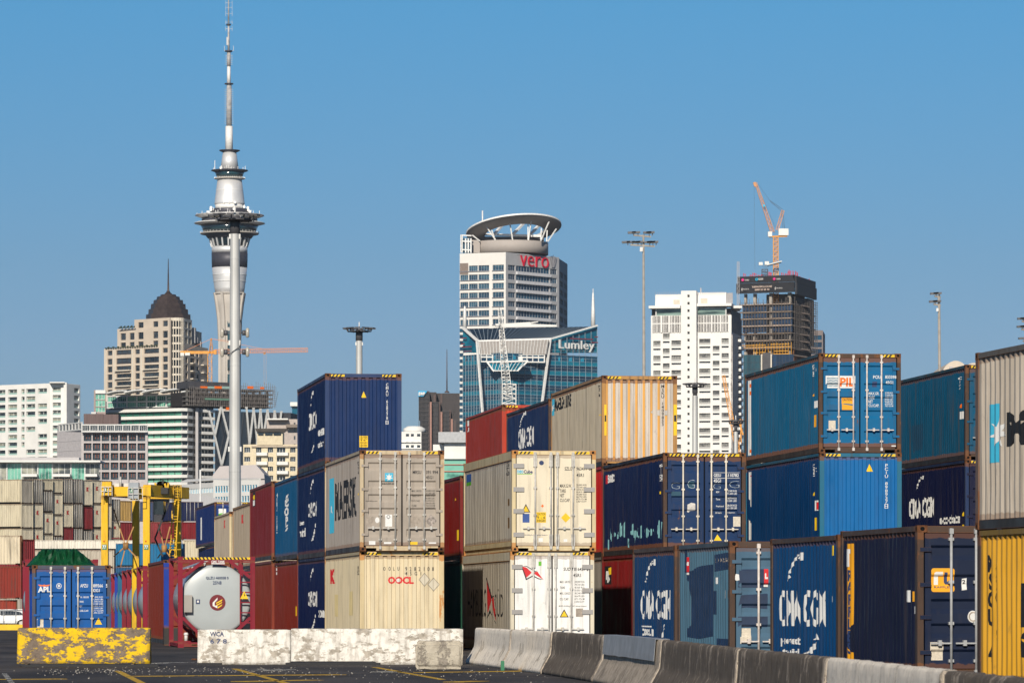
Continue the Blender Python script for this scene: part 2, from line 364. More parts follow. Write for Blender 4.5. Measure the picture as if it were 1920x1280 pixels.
class Cont:
    """a shipping container; local x along the near end, y away along its length, z up; origin near left bottom corner"""
    def __init__(c, label, px, D, z0, Hh, L, colr, mname, front='door', group=None, yaw=YAW, rust=0.35, dirt=0.35, fade=0.25,
                 frontcol=None, hazard='corners', post=None, cat='shipping container', name='shipping_container', lite=False, doorcol=None, rail=None, Wd=2.438, castm=None, barm=None, endk=None):
        c.px, c.D, c.z0, c.H, c.L, c.yaw, c.W, c.frontk = px, D, z0, Hh, L, yaw, Wd, front
        c.X0 = XP(px, D); c.root = empty(name, (c.X0, D, z0), yaw, label, cat, group)
        r = c.root
        pa = paint(mname, colr, rust, dirt, fade); c.paint = pa
        fp = paint(mname + '_end', frontcol, rust, dirt * 0.7, fade * 0.6) if frontcol else pa
        pp = post if post else pa
        rl = rail if rail else pp
        cm = castm if castm else M_RUST
        bm_ = barm if barm else M_BAR
        H_ = Hh; Wd_ = Wd
        c.sidep = profile_side(L) if front != 'reefer' else profile_side(L, 0.18, 0.42, 0.34, 0.025, 0.03, 0.012)
        bb, tt = (0.16, 0.10) if front != 'reefer' else (0.30, 0.27)
        c.sx = 0.022
        def dent(side, t, z, bb=bb, tt=tt, H_=H_, ns=(5 if not lite else 1), px=px, z0=z0):
            if ns == 1: return 0.0
            q = (z - bb) / (H_ - tt - bb) * ns; k = max(0, min(ns - 1, int(q))); f_ = min(1, max(0, q - k))
            v = [0 if i in (0, ns) else 0.016 * noise.noise(Vector((t * 0.75 + px, (bb + (H_ - tt - bb) * i / ns) * 0.9 + z0, side * 7))) for i in (k, k + 1)]
            return v[0] * (1 - f_) + v[1] * f_
        c.dent = dent
        for side in (0, 1):
            m = MB(); ns = 5 if not lite else 1
            rows = [bb + (H_ - tt - bb) * k / ns for k in range(ns + 1)]
            for k, z in enumerate(rows):
                for (t, d) in c.sidep:
                    dd = dent(side, t, z)
                    x = (c.sx + d + dd) if side == 0 else Wd_ - (c.sx + d + dd)
                    m.v.append(Vector((x, t, z)))
            n = len(c.sidep)
            for k in range(ns):
                for q in range(n - 1): m.face([k * n + q, k * n + q + 1, (k + 1) * n + q + 1, (k + 1) * n + q])
            m.build('side_panel', pa, r)
        # roof and floor
        MB().box(0.07, 0.07, H_ - 0.075, Wd_ - 0.07, L - 0.07, H_ - 0.03).build('roof', pa, r)
        MB().box(0.07, 0.07, 0.10, Wd_ - 0.07, L - 0.07, 0.155).build('floor', M_DARK, r)
        m = MB().box(0.02, 0.16, 0.006, 0.075, L - 0.16, bb, 0) if front != 'reefer' else MB().box(0.006, 0.16, 0.15, 0.075, L - 0.16, bb, 0).box(0.05, 0.16, 0.006, 0.075, L - 0.16, 0.15, 0)
        m.build('bottom_rail', rl if front == 'reefer' else paint('rail_dark', (0.035, 0.033, 0.032, 1), 0.4), r)
        m = MB().box(Wd_ - 0.075, 0.16, 0.006, Wd_ - 0.02, L - 0.16, bb); m.build('bottom_rail', rl, r)
        for x0, x1 in ((0.004, 0.07), (Wd_ - 0.07, Wd_ - 0.004)): MB().box(x0, 0.16, H_ - tt, x1, L - 0.16, H_ - 0.012).build('top_rail', rl, r)
        # corner posts
        pw = 0.11 if front != 'end' else 0.135
        for x0, x1, y0, y1 in ((0.003, pw, 0.003, 0.16), (Wd_ - pw, Wd_ - 0.003, 0.003, 0.16), (0.003, pw, L - 0.16, L - 0.003), (Wd_ - pw, Wd_ - 0.003, L - 0.16, L - 0.003)):
            MB().box(x0, y0, 0.118, x1, y1, H_ - 0.118).build('corner_post', pp, r)
        # castings
        for cx in (0, 1):
            for cy in (0, 1):
                for cz in (0, 1):
                    x0 = 0 if cx == 0 else Wd_ - 0.178; y0 = 0 if cy == 0 else L - 0.162; z_ = 0 if cz == 0 else H_ - 0.118
                    m = MB().box(x0, y0, z_, x0 + 0.178, y0 + 0.162, z_ + 0.118, 0)
                    yf = -0.003 if cy == 0 else L + 0.003; k = len(m.v)
                    xc = x0 + 0.089; zc = z_ + 0.059
                    rx, rz = 0.04, 0.036
                    m.v += [Vector((xc + rx * math.cos(2 * math.pi * i / 12), yf, zc + rz * math.sin(2 * math.pi * i / 12))) for i in range(12)]; m.face([k + i for i in range(12)], 1)
                    xf = -0.003 if cx == 0 else Wd_ + 0.003; k = len(m.v)
                    m.v += [Vector((xf, y0 + 0.081 + 0.032 * math.cos(2 * math.pi * i / 12), zc + 0.03 * math.sin(2 * math.pi * i / 12))) for i in range(12)]; m.face([k + i for i in range(12)], 1)
                    m.build('corner_casting', [cm, M_DARK], r)
        # near end frame: header and sill
        MB().box(0.178, 0.012, H_ - 0.125, Wd_ - 0.178, 0.15, H_ - 0.01).build('header', rl if front != 'door' else pp, r)
        m = MB().box(0.178, 0.012, 0.02, 0.30, 0.15, 0.14, 0).box(Wd_ - 0.30, 0.012, 0.02, Wd_ - 0.178, 0.15, 0.14, 0)
        m = MB().box(0.178, 0.012, 0.09, Wd_ - 0.178, 0.15, 0.15, 0).box(0.48, 0.012, 0.012, Wd_ - 0.48, 0.15, 0.088, 0)
        m.build('sill', pp, r)
        # far end wall
        MB().box(0.1, L - 0.05, 0.118, Wd_ - 0.1, L - 0.02, H_ - 0.11).build('end_panel', pa, r)
        c.f_bx, c.f_bz = [], []
        zlo, zhi = 0.15, H_ - 0.125
        if front == 'end':
            a = pw + 0.0; n = 9; pitch = (Wd_ - 2 * a) / n; pr = [(a, 0.0)]
            for k in range(n):
                x = a + k * pitch
                pr += [(x + pitch * 0.23, 0.0), (x + pitch * 0.30, 0.045), (x + pitch * 0.70, 0.045), (x + pitch * 0.77, 0.0)]
            pr.append((Wd_ - a, 0.0)); c.fy = 0.03; m = MB(); ns = 5
            for k in range(ns + 1):
                z = zlo + (zhi - zlo) * k / ns
                for t, d in pr:
                    dd = 0 if k in (0, ns) else -0.004 + 0.007 * (0.5 + 0.5 * noise.noise(Vector((t * 0.9 + px, z * 0.8, 3))))
                    m.v.append(Vector((t, c.fy + d + dd, z)))
            n = len(pr)
            for k in range(ns):
                for q in range(n - 1): m.face([k * n + q, k * n + q + 1, (k + 1) * n + q + 1, (k + 1) * n + q])
            c.fpanel = m.build('end_panel', fp, r); c.f_bx = [p[0] for p in pr]; c.fdepth = lambda x, z: prof_at(pr, x)
        elif front in ('door', 'reefer'):
            MB().box(pw, 0.10, 0.14, Wd_ - pw, 0.14, H_ - 0.12).build('door_seal', M_DARK, r)
            c.fy = 0.03
            doorp = [(0.0, 0.0)]
            zs_ = ([0.88, 0.70, 0.565, 0.43, 0.22] if H_ > 2.7 else [0.87, 0.68, 0.52, 0.36, 0.19])
            if front == 'door':
                for f in sorted(zs_):
                    z = H_ * f; doorp += [(z - 0.25, 0.0), (z - 0.17, 0.048), (z - 0.045, 0.048), (z - 0.0, 0.0)]
            doorp.append((H_, 0.0))
            dp = []
            for p in doorp:
                if not dp or p[0] > dp[-1][0] + 1e-4: dp.append(p)
            mid = Wd_ / 2
            c.f_bz = [p[0] for p in dp]
            leaves = ((pw + 0.03, mid - 0.022), (mid + 0.022, Wd_ - pw - 0.03)); mg = 0.105
            c.f_bx = [leaves[0][0] + mg, leaves[0][1] - mg, leaves[1][0] + mg, leaves[1][1] - mg] if front == 'door' else []
            def fd(x, z):
                if front == 'reefer': return 0
                for a, b in leaves:
                    if a + mg <= x <= b - mg: return prof_at(dp, z)
                return 0
            c.fdepth = fd; c.fpanels = []
            for li, (a, b) in enumerate(leaves):
                m = MB(); z0_, z1_ = 0.165, H_ - 0.135
                if front == 'door':
                    m.box(a, c.fy, z0_, a + mg, 0.095, z1_); m.box(b - mg, c.fy, z0_, b, 0.095, z1_)
                    pz = [(z0_, 0)] + [p for p in dp if z0_ < p[0] < z1_] + [(z1_, 0)]
                    k = len(m.v)
                    for z, d in pz: m.v += [Vector((a + mg, c.fy + d, z)), Vector((b - mg, c.fy + d, z))]
                    for q in range(len(pz) - 1): m.face([k + 2 * q, k + 2 * q + 1, k + 2 * q + 3, k + 2 * q + 2])
                    # closing lips beside the recesses
                else:
                    m.box(a, c.fy, z0_, b, 0.095, z1_)
                d = m.build('door', fp, r); c.fpanels.append(d)
                if not lite:
                    hx = a + 0.0 if li == 0 else b
                    for hz in (0.12, 0.38, 0.62, 0.88):
                        hm = MB(); zc = z0_ + (z1_ - z0_) * hz
                        if front == 'door':
                            if li == 0: hm.box(pw - 0.06, -0.012, zc - 0.035, a + 0.10, c.fy - 0.002, zc + 0.035)
                            else: hm.box(b - 0.10, -0.012, zc - 0.035, Wd_ - pw + 0.06, c.fy - 0.002, zc + 0.035)
                            hm.build('hinge', fp, d)
                        else:
                            if li == 0: hm.box(pw - 0.07, -0.012, zc - 0.065, a + 0.21, c.fy - 0.002, zc + 0.065)
                            else: hm.box(b - 0.21, -0.012, zc - 0.065, Wd_ - pw + 0.07, c.fy - 0.002, zc + 0.065)
                            hm.build('hinge', pm('reefer_hinge', (0.36, 0.34, 0.32, 1), 0.45, 0.4, 0.1), d)
                wl = b - a
                for fx in ((0.42, 0.83) if li == 0 else (0.17, 0.58)):
                    if front == 'reefer': fx = {0.42: 0.50, 0.83: 0.93, 0.17: 0.07, 0.58: 0.50}[fx]
                    x = a + wl * fx; bmx = MB(); yb = -0.022
                    bmx.cyl((x, yb, 0.06), (x, yb, H_ - 0.05), 0.024, n=8)
                    for bz in (0.115, 0.36, 0.63, 0.91): bmx.box(x - 0.045, yb - 0.012, H_ * bz - 0.025, x + 0.045, c.fy - 0.001, H_ * bz + 0.025)
                    for zz_ in ((H_ - 0.10), 0.10): bmx.box(x - 0.035, yb - 0.03, zz_ - 0.045, x + 0.035, 0.011, zz_ + 0.045)
                    if front == 'reefer':
                        for zz_ in (H_ - 0.30, 0.32): bmx.box(x - 0.05, yb - 0.008, zz_ - 0.17, x + 0.05, c.fy - 0.001, zz_ + 0.17)
                    if not lite:
                        sgn = -1 if (li == 0) else 1
                        bmx.box(min(x, x + sgn * 0.36), yb - 0.03, H_ * 0.225, max(x, x + sgn * 0.36), yb - 0.012, H_ * 0.225 + 0.026)
                        bmx.box(x + sgn * 0.20 - 0.03, yb - 0.035, H_ * 0.225 - 0.03, x + sgn * 0.20 + 0.03, c.fy - 0.001, H_ * 0.225 + 0.065)
                    bmx.build('locking_bar', bm_, d)
        if hazard: c.hazard(hazard)
        if front == 'end': c.fpanels = [c.fpanel]
    def hazard(c, mode):
        H_ = c.H; zb, zt = H_ - 0.105, H_ - 0.035; sp = []
        if mode == 'corners': sp = [(0.19, 0.62), (c.W - 0.62, c.W - 0.19)]
        elif mode == 'full': sp = [(0.19, c.W - 0.19)]
        for a, b in sp:
            m = MB(); m.box(a, 0.004, zb, b, 0.0105, zt, 0)
            step = 0.115; n = int((b - a) / step)
            for i in range(n):
                x = a + i * step + 0.02; sl = 0.05
                m.slab([(x, 0.0035, zb), (x + 0.055, 0.0035, zb), (min(b, x + 0.055 + sl), 0.0035, zt), (x + sl, 0.0035, zt)], (0, -0.0035, 0), 1)
            m.build('hazard_marking', [M_YEL, M_BLK], c.root)
    def fx(c, px): return ((px - CX) * c.D - F * c.X0) / (F * math.cos(c.yaw) - (px - CX) * math.sin(c.yaw))
    def fz(c, px, py): return ZP(py, c.D + c.fx(px) * math.sin(c.yaw)) - c.z0
    def sy(c, px): return (F * c.X0 - (px - CX) * c.D) / (F * math.sin(c.yaw) + (px - CX) * math.cos(c.yaw))
    def sz(c, px, py): return ZP(py, c.D + c.sy(px) * math.cos(c.yaw)) - c.z0
    def front(c, m2, box, mat, name='lettering', off=0.003, bb=None):
        m2 = fit2d(m2, box, bb)
        me = conform(m2, c.f_bx, c.f_bz, lambda x, z: Vector((x, c.fy + c.fdepth(x, z) - off, z)))
        me.materials.append(mat)
        pan = c.fpanels[0 if (box[0] + box[1]) / 2 < c.W / 2 or len(c.fpanels) == 1 else 1]
        return link(name, me, pan)
    def fpx(c, m2, x0, x1, y0, y1, mat, name='lettering', off=0.003, bb=None):
        """fit into the photograph's pixel box (y0 = top row)"""
        return c.front(m2, (c.fx(x0), c.fx(x1), c.fz(x0, y1), c.fz(x0, y0)), mat, name, off, bb)
    def side(c, m2, box, mat, name='lettering', off=0.003, bb=None):
        """box = (u_far, u_near, z0, z1), u measured along the side from the near end"""
        uf, un, z0, z1 = box
        m2 = fit2d(m2, (-uf, -un, z0, z1), bb)
        bx = [-p[0] for p in c.sidep][::-1]
        me = conform(m2, bx, [], lambda x, z: Vector((c.sx + prof_at(c.sidep, -x) + c.dent(0, -x, z) - off - 0.001, -x, z)))
        me.materials.append(mat)
        pan = [o for o in c.root.children if o.name.startswith('side_panel')][0]
        return link(name, me, pan)
    def spx(c, m2, x0, x1, y0, y1, mat, name='lettering', off=0.003, bb=None):
        return c.side(m2, (c.sy(x0), c.sy(x1), c.sz(x0, y1), c.sz(x0, y0)), mat, name, off, bb)

# logo shapes
def star7(n=7, r0=0.42):
    return [(0.5 + (0.5 if i % 2 == 0 else 0.5 * r0) * math.sin(math.pi * i / n), 0.5 + (0.5 if i % 2 == 0 else 0.5 * r0) * math.cos(math.pi * i / n)) for i in range(2 * n)]
TRI = polys2d([[(0, 0), (1, 0), (0.5, 1)]])
SQ = polys2d([rect(0, 0, 1, 1)])
DIA = polys2d([[(0.5, 0), (1, 0.5), (0.5, 1), (0, 0.5)]])
DISC = polys2d([ngon(0.5, 0.5, 0.5, 24)])
SWOOSH = polys2d([[(0.0, 0.0), (0.16, 0.22), (0.20, 0.12), (0.05, -0.06)], [(0.12, 0.25), (0.20, 0.47), (0.36, 0.52), (0.27, 0.29)], [(0.27, 0.50), (0.38, 0.72), (0.56, 0.76), (0.44, 0.54)],
                  [(0.46, 0.74), (0.62, 0.93), (0.74, 0.92), (0.62, 0.70)], [(0.70, 0.78), (0.78, 0.98), (1.0, 1.0), (0.98, 0.72), (0.84, 0.70)]])
def data_lines(c, x0, x1, y0, y1, mat, rows=8, left=('MAX. GROSS', 'TARE', 'NET', 'CU. CAP.'), split=0.55, vals=None):
    """weight panel: words at the left, figures at the right"""
    vals = vals or ['30.480 KGS', '67.200 LBS', '3.890 KGS', '8.580 LBS', '26.590 KGS', '58.620 LBS', '76.4 CU.M', '2.700 CU.FT']
    h = (y1 - y0) / rows
    for i in range(rows):
        c.fpx(text2d(vals[i % len(vals)], 0.01), x0 + (x1 - x0) * split, x1, y0 + i * h, y0 + i * h + h * 0.68, mat)
    for i, s in enumerate(left):
        yy = y0 + i * h * rows / len(left)
        c.fpx(text2d(s, 0.012), x0, x0 + (x1 - x0) * 0.42 * min(1, len(s) / 8), yy, yy + h * 0.8, mat)
# ------------------------------------------------------------------ ground
def GP(px, py, z=0.0):
    D = (CH - z) * F / (py - HY); return Vector((XP(px, D), D, z))
def build_ground():
    m = bpy.data.materials.new('asphalt'); m.use_nodes = True; t = m.node_tree; N = t.nodes; L = t.links; b = N['Principled BSDF']
    b.inputs['Roughness'].default_value = 0.8; b.inputs['Specular IOR Level'].default_value = 0.35
    tc = N.new('ShaderNodeTexCoord')
    def noi(sc, s=(1, 1, 1), d=8):
        mp = N.new('ShaderNodeMapping'); mp.inputs['Scale'].default_value = s; L.new(tc.outputs['Object'], mp.inputs[0])
        n = N.new('ShaderNodeTexNoise'); n.inputs['Scale'].default_value = sc; n.inputs['Detail'].default_value = d; L.new(mp.outputs[0], n.inputs['Vector']); return n.outputs[0]
    r = N.new('ShaderNodeValToRGB'); r.color_ramp.elements[0].position = 0.35; r.color_ramp.elements[1].position = 0.68
    r.color_ramp.elements[0].color = (0.030, 0.027, 0.027, 1); r.color_ramp.elements[1].color = (0.085, 0.075, 0.069, 1)
    L.new(noi(0.5, (1, 0.25, 1)), r.inputs[0])
    r2 = N.new('ShaderNodeMapRange'); r2.inputs[1].default_value = 0.66; r2.inputs[2].default_value = 0.72; L.new(noi(7, (1, 1, 1), 3), r2.inputs[0])
    mx = N.new('ShaderNodeMix'); mx.data_type = 'RGBA'; q = N.new('ShaderNodeMath'); q.operation = 'MULTIPLY'; q.inputs[1].default_value = 0.35
    L.new(r2.outputs[0], q.inputs[0]); L.new(q.outputs[0], mx.inputs[0]); L.new(r.outputs[0], mx.inputs[6]); mx.inputs[7].default_value = (0.20, 0.19, 0.17, 1)
    m3 = N.new('ShaderNodeMix'); m3.data_type = 'RGBA'; r3 = N.new('ShaderNodeMapRange'); r3.inputs[1].default_value = 0.55; r3.inputs[2].default_value = 0.66; r3.inputs[4].default_value = 0.75
    L.new(noi(1.2, (0.12, 2.2, 1), 4), r3.inputs[0]); L.new(r3.outputs[0], m3.inputs[0]); L.new(mx.outputs[2], m3.inputs[6]); m3.inputs[7].default_value = (0.016, 0.014, 0.014, 1)
    m4 = N.new('ShaderNodeMix'); m4.data_type = 'RGBA'; r4 = N.new('ShaderNodeMapRange'); r4.inputs[1].default_value = 0.60; r4.inputs[2].default_value = 0.64; r4.inputs[4].default_value = 0.5
    L.new(noi(0.35, (1, 0.6, 1), 10), r4.inputs[0]); L.new(r4.outputs[0], m4.inputs[0]); L.new(m3.outputs[2], m4.inputs[6]); m4.inputs[7].default_value = (0.11, 0.098, 0.088, 1)
    L.new(m4.outputs[2], b.inputs['Base Color'])
    bp = N.new('ShaderNodeBump'); bp.inputs['Strength'].default_value = 0.6; bp.inputs['Distance'].default_value = 0.02; L.new(noi(25), bp.inputs['Height']); L.new(bp.outputs[0], b.inputs['Normal'])
    tag(MB().slab([(-3000, -200, -0.5), (3000, -200, -0.5), (3000, 9000, -0.5), (-3000, 9000, -0.5)], (0, 0, 0.5)).build('ground', m), kind='structure')
    ym = flaking('worn_yellow_line', (0.62, 0.38, 0.03, 1), (0.06, 0.058, 0.055, 1), 0.40, 2.5, (1, 0.4, 1), bump=0.1)
    def line(a, b_, wd, name='road_marking', mat=ym, segs=6):
        a = Vector(a); b_ = Vector(b_); mm = MB(); d = (b_ - a).normalized(); s = Vector((-d.y, d.x, 0)) * wd / 2
        k = 0
        L_ = []; R_ = []
        for i in range(segs + 1):
            p = a.lerp(b_, i / segs); j = random.uniform(-.012, .012)
            L_.append(p + s * (1 + j)); R_.append(p - s * (1 + j))
        mm.slab([Vector((p.x, p.y, 0.001)) for p in L_ + R_[::-1]], (0, 0, 0.004))
        tag(mm.build(name, mat), kind='structure')
    line(GP(220, 1257), GP(272, 1283), 0.14); line(GP(440, 1253), GP(540, 1281), 0.14); line(GP(702, 1250), GP(828, 1273), 0.14)
    line(GP(250, 1267), GP(640, 1264), 0.5); line(GP(450, 1277), GP(590, 1274), 0.45); line(GP(790, 1260), GP(1000, 1257), 0.5)
    line(GP(-20, 1273), GP(120, 1272), 0.4); line(GP(850, 1278), GP(900, 1276), 0.4)
    wm = flaking('worn_white_line', (0.55, 0.54, 0.50, 1), (0.06, 0.058, 0.055, 1), 0.5, 3, bump=0.1)
    line(GP(282, 1188), GP(312, 1206), 0.12, mat=wm); line(GP(8, 1262), GP(25, 1283), 0.1, mat=wm); line(GP(500, 1256), GP(530, 1254), 0.8, mat=wm)
    line(GP(725, 1259), GP(750, 1258), 0.7, mat=wm); line(GP(280, 1243), GP(345, 1241), 0.6, mat=wm)
    # crumbs of broken concrete round the barriers: nobody could count them
    g = MB(); rng = random.Random(3)
    for i in range(520):
        if i < 300: px = rng.uniform(60, 560); py = rng.gauss(1257, 3.5)
        elif i < 420: px = rng.uniform(560, 1100); py = rng.gauss(1262, 6)
        else: px = rng.uniform(0, 1050); py = rng.uniform(1248, 1279)
        if py < 1246: continue
        p = GP(px, py); s = rng.uniform(0.005, 0.016)
        g.prism([(p.x + s * math.cos(a + i) * rng.uniform(.6, 1.2), p.y + s * math.sin(a + i)) for a in (0, 1.3, 2.6, 3.9, 5.1)], 0, s * rng.uniform(.5, 1))
    tag(g.build('gravel', pm('concrete_crumbs', (0.42, 0.39, 0.34, 1), 0.9, var=0.4, scale=3)), 'loose pale crumbs of concrete scattered on the asphalt before the barriers', 'gravel', kind='stuff')
build_ground()

# ------------------------------------------------------------------ containers
HC, ST = 2.896, 2.591
P_RUSTPOST = paint('rusty_post', (0.44, 0.23, 0.07, 1), 0.6, 0.4, 0.3)
P_BROWNPOST = paint('brown_rusted_post', (0.075, 0.045, 0.032, 1), 0.8, 0.6, 0.2)
G1, G2, G3, G4, G5 = ('containers of the near stack facing the camera', 'containers of the second row of stacks', 'low containers behind the concrete barriers on the right', 'blue containers of the tall right stack', 'containers of the left stacks')
def black(c): return M_BLK
def ccgm(c, x0, x1, yb, yt, small=None, wave=None, low=None):
    """white lettering of the navy containers"""
    if wave: c.spx(SWOOSH, *wave, M_WHT, 'emblem', bb=(0, -.06, 1, 1))
    c.spx(text2d('CMA CGM', 0.03), x0, x1, yb, yt, M_WHT)
    for s in (small or []): c.spx(text2d(s[0], 0.04), *s[1:], M_WHT)
    if low: c.spx(polys2d([[(0.0, 0.0), (0.5, 0.05), (0.7, 0.35), (0.45, 0.3)], [(0.5, 0.35), (0.8, 0.4), (0.95, 0.7), (0.7, 0.66)], [(0.85, 0.8), (0.98, 1.0), (1.0, 0.75)]]), *low, M_WHT, 'emblem', bb=(0, 0, 1, 1))

# front row, cream below, grey above
beige = lin(226, 212, 182); mgrey = lin(196, 184, 170, 0.68)
c = Cont('cream container with red lettering and rusty posts, right behind the long white barrier', 674.4, 125.6, 0, HC, 12.19, lin(234, 217, 180, .82), 'cream_paint', 'end', G1, rust=0.12, dirt=0.22, post=paint('cream_rust_post', lin(226, 205, 160), 0.75, 0.3, 0.2, rustc=(0.50, 0.22, 0.06, 1)), castm=M_RUSTL)
c.fpx(text2d('OOLU', 0.0, spacing=2.6), 719, 749, 1062, 1069, M_BLK); c.fpx(text2d('9282108', 0.0, spacing=2.2), 760, 814, 1062, 1070, M_BLK); c.fpx(text2d('45G1', 0.0, spacing=2.2), 760, 790, 1071, 1078, M_BLK)
c.fpx(text2d('OOCL', 0.045, spacing=0.97), 727.5, 776, 1080, 1094, M_RED)
c.fpx(polys2d([ngon(0.5 + 0.3 * math.cos(a), 0.5 + 0.3 * math.sin(a), 0.2, 10) for a in [math.pi / 2 + k * 2 * math.pi / 5 for k in range(5)]]), 743, 750, 1083.5, 1090.5, M_WHT, 'emblem', 0.006)
for x0, x1, y0, y1 in ((785.5, 807, 1073, 1099), (802, 824.5, 1082, 1108)):
    c.fpx(DIA, x0, x1, y0, y1, pm('sooty_edge', (0.10, 0.085, 0.07, 1), 0.8, 0, 0.4, 12), 'placard', 0.004); c.fpx(DIA, x0 + 1, x1 - 1, y0 + 1.3, y1 - 1.3, pm('cream_placard', lin(222, 212, 190), 0.7, 0, 0.1), 'placard', 0.008)
c.spx(text2d('K', 0.1), 618, 626.5, 1067, 1094, M_RED); c.spx(SQ, 626.0, 631.5, 1114, 1155, pm('tan_patch', lin(225, 205, 150), 0.7), 'patch'); c.spx(SQ, 653, 660, 1108, 1153, pm('tan_patch', (0, 0, 0, 1)), 'patch')
c.spx(text2d('152', 0, True), 668, 672, 1061, 1077, M_BLK)
c = Cont('light grey container with a white star on blue on its door', 674.6, 125.4, HC, HC, 12.19, lin(178, 168, 158, 0.85), 'light_grey_paint', 'door', G1, rust=0.10, dirt=0.28, frontcol=mgrey, post=paint('grey_rust_post', lin(215, 195, 160), 0.75, 0.4, rustc=(0.36, 0.17, 0.06, 1)))
c.fpx(SQ, 721.8, 737.5, 886, 902.5, M_CYAN, 'emblem'); c.fpx(polys2d([star7()]), 722.5, 737, 886.6, 901.8, M_WHT, 'emblem', 0.007)
c.fpx(text2d('MAERSK', 0.03), 717, 743, 904.5, 908, M_BLK); c.fpx(text2d('MRSU', 0), 774, 790, 881.5, 888, M_BLK); c.fpx(text2d('391 994', 0), 799, 821.5, 881.5, 888, M_BLK); c.fpx(text2d('4', 0), 824, 828, 881.5, 888, M_BLK); c.fpx(text2d('45G1', 0), 799, 812.5, 891.5, 897.5, M_BLK)
data_lines(c, 772, 815.5, 918, 955, M_BLK, left=('MAX. GROSS', 'TARE WT.', 'PAYLOAD', 'CUBE'), split=0.62); c.fpx(text2d('maerskline.com', 0.01), 685.5, 708, 937, 940, M_BLK)
c.fpx(SQ, 687, 700.5, 968, 983.5, M_GREYL, 'placard'); c.fpx(DISC, 703.5, 711.5, 969, 980, M_WHT, 'placard'); c.fpx(SQ, 722.5, 735.5, 964, 986.5, M_WHT, 'placard'); c.fpx(polys2d(ringp(0.5, 0.5, 0.3, 0.42, 14) + [rect(0.46, -0.05, 0.54, 0.2)]), 725, 732, 965, 972.5, M_BLK, 'placard', 0.006)
c.fpx(DIA, 768, 790, 964, 987.5, M_GREYL, 'placard'); c.fpx(DIA, 797, 819.5, 964, 987.5, pm('scuffed_placard', (0.30, 0.26, 0.23, 1), 0.7, 0, 0.7, 18), 'placard')
for x0, x1, y0, y1, mm in ((692, 704, 1013.5, 1020.5, M_WHT), (720, 734, 1015.5, 1019, M_WHT), (769, 783, 1015, 1020.5, M_YEL), (804, 818, 1016, 1018.5, M_WHT)): c.fpx(SQ, x0, x1, y0, y1, mm, 'placard')
c.spx(SQ, 616.5, 624.5, 898, 1000, M_CYAN, 'emblem'); c.spx(polys2d([star7()]), 617, 624, 922, 968, M_WHT, 'emblem', 0.006)
c.spx(text2d('MAERSK', 0.03), 627, 666.5, 905, 977, M_BLK); c.spx(text2d('MRSU4', 0, True), 668.5, 671.5, 865, 889, M_BLK); c.spx(TRI, 669.5, 671.5, 922, 928, M_YEL, 'marking')

white = lin(252, 250, 245, 0.86); cream = lin(238, 226, 200, 0.86)
c = Cont('bright white refrigerated container with a red pennant emblem, under the cream one', 956.8, 125.7, 0, HC, 12.19, lin(200, 190, 172, 0.9), 'reefer_grey_side', 'reefer', G1, rust=0.05, dirt=0.4, frontcol=white, post=paint('white_rust_post', lin(235, 225, 200), 0.55, 0.3, rustc=(0.45, 0.20, 0.05, 1)), castm=M_RUSTL, cat='shipping container')
c.fpx(polys2d([[(0.0, 1.0), (0.22, 0.92), (0.46, 0.55), (0.40, 0.42), (0.18, 0.1), (0.08, 0.55)], [(0.55, 0.55), (0.72, 0.62), (0.85, 0.30), (1.0, 0.0), (0.8, 0.2), (0.62, 0.38)]]), 978, 1019.5, 1061, 1086, M_RED, 'emblem')
c.fpx(polys2d([[(0, 1.0), (0.03, 1.0), (0.24, 0.12), (0.2, 0.0)], [(0.2, 0.0), (0.24, 0.12), (0.52, 0.36), (0.75, 0.16), (1.0, 0.03), (0.75, 0.08), (0.52, 0.28)], [(0.0, 0.98), (0.22, 0.99), (0.4, 0.82), (0.62, 0.6), (0.74, 0.70), (0.62, 0.66), (0.4, 0.88), (0.22, 1.04)]]), 978, 1019.5, 1060, 1087, M_BLK, 'emblem', 0.005)
c.fpx(SQ, 1010, 1015.5, 1052, 1060, M_GREEN, 'placard'); c.fpx(text2d('SUDU 816459', 0), 1057, 1097, 1063, 1069.5, M_BLK); c.fpx(text2d('2', 0), 1100, 1103.5, 1063, 1069.5, M_BLK); c.fpx(text2d('45R1', 0), 1075, 1089.5, 1074.5, 1081, M_BLK)
data_lines(c, 1050, 1096, 1088, 1131, M_BLK, left=('MAX. GROSS', 'TARE', 'MAX. CARGO', 'CU CAP.'), split=0.6, vals=['34.000 KG', '74.720 LBS', '4.560 KG', '10.050 LBS', '30.240 KG', '66.670 LBS', '67.3 CU M', '2.378 CU FT']); c.fpx(text2d('MGW=34.000kg for UIC railway transport', 0.01), 1048, 1100, 1134, 1137.5, M_BLK)
c.fpx(TRI, 1049.5, 1066.5, 1141, 1156.5, M_BLK, 'placard'); c.fpx(TRI, 1052, 1064, 1144.5, 1155, M_YEL, 'placard', 0.006); c.fpx(SQ, 1080, 1093.5, 1140, 1155.5, M_GREYL, 'placard'); c.fpx(SQ, 1052, 1056, 1176, 1182, M_YEL, 'placard')
hs = polys2d([[(0.0, 1.0), (0.1, 0.97), (0.5, 0.5), (0.42, 0.45), (0.12, 0.2)], [(0.52, 0.52), (0.7, 0.58), (0.85, 0.3), (1.0, 0.0), (0.7, 0.22), (0.58, 0.4)]])
c.spx(text2d('HAMBURG', -0.005), 876, 910, 1104, 1155, M_BLK); c.spx(text2d('SÜD', -0.005), 926.5, 942.5, 1103, 1156, M_BLK); c.spx(hs, 911, 929.5, 1085, 1164, M_RED, 'emblem')
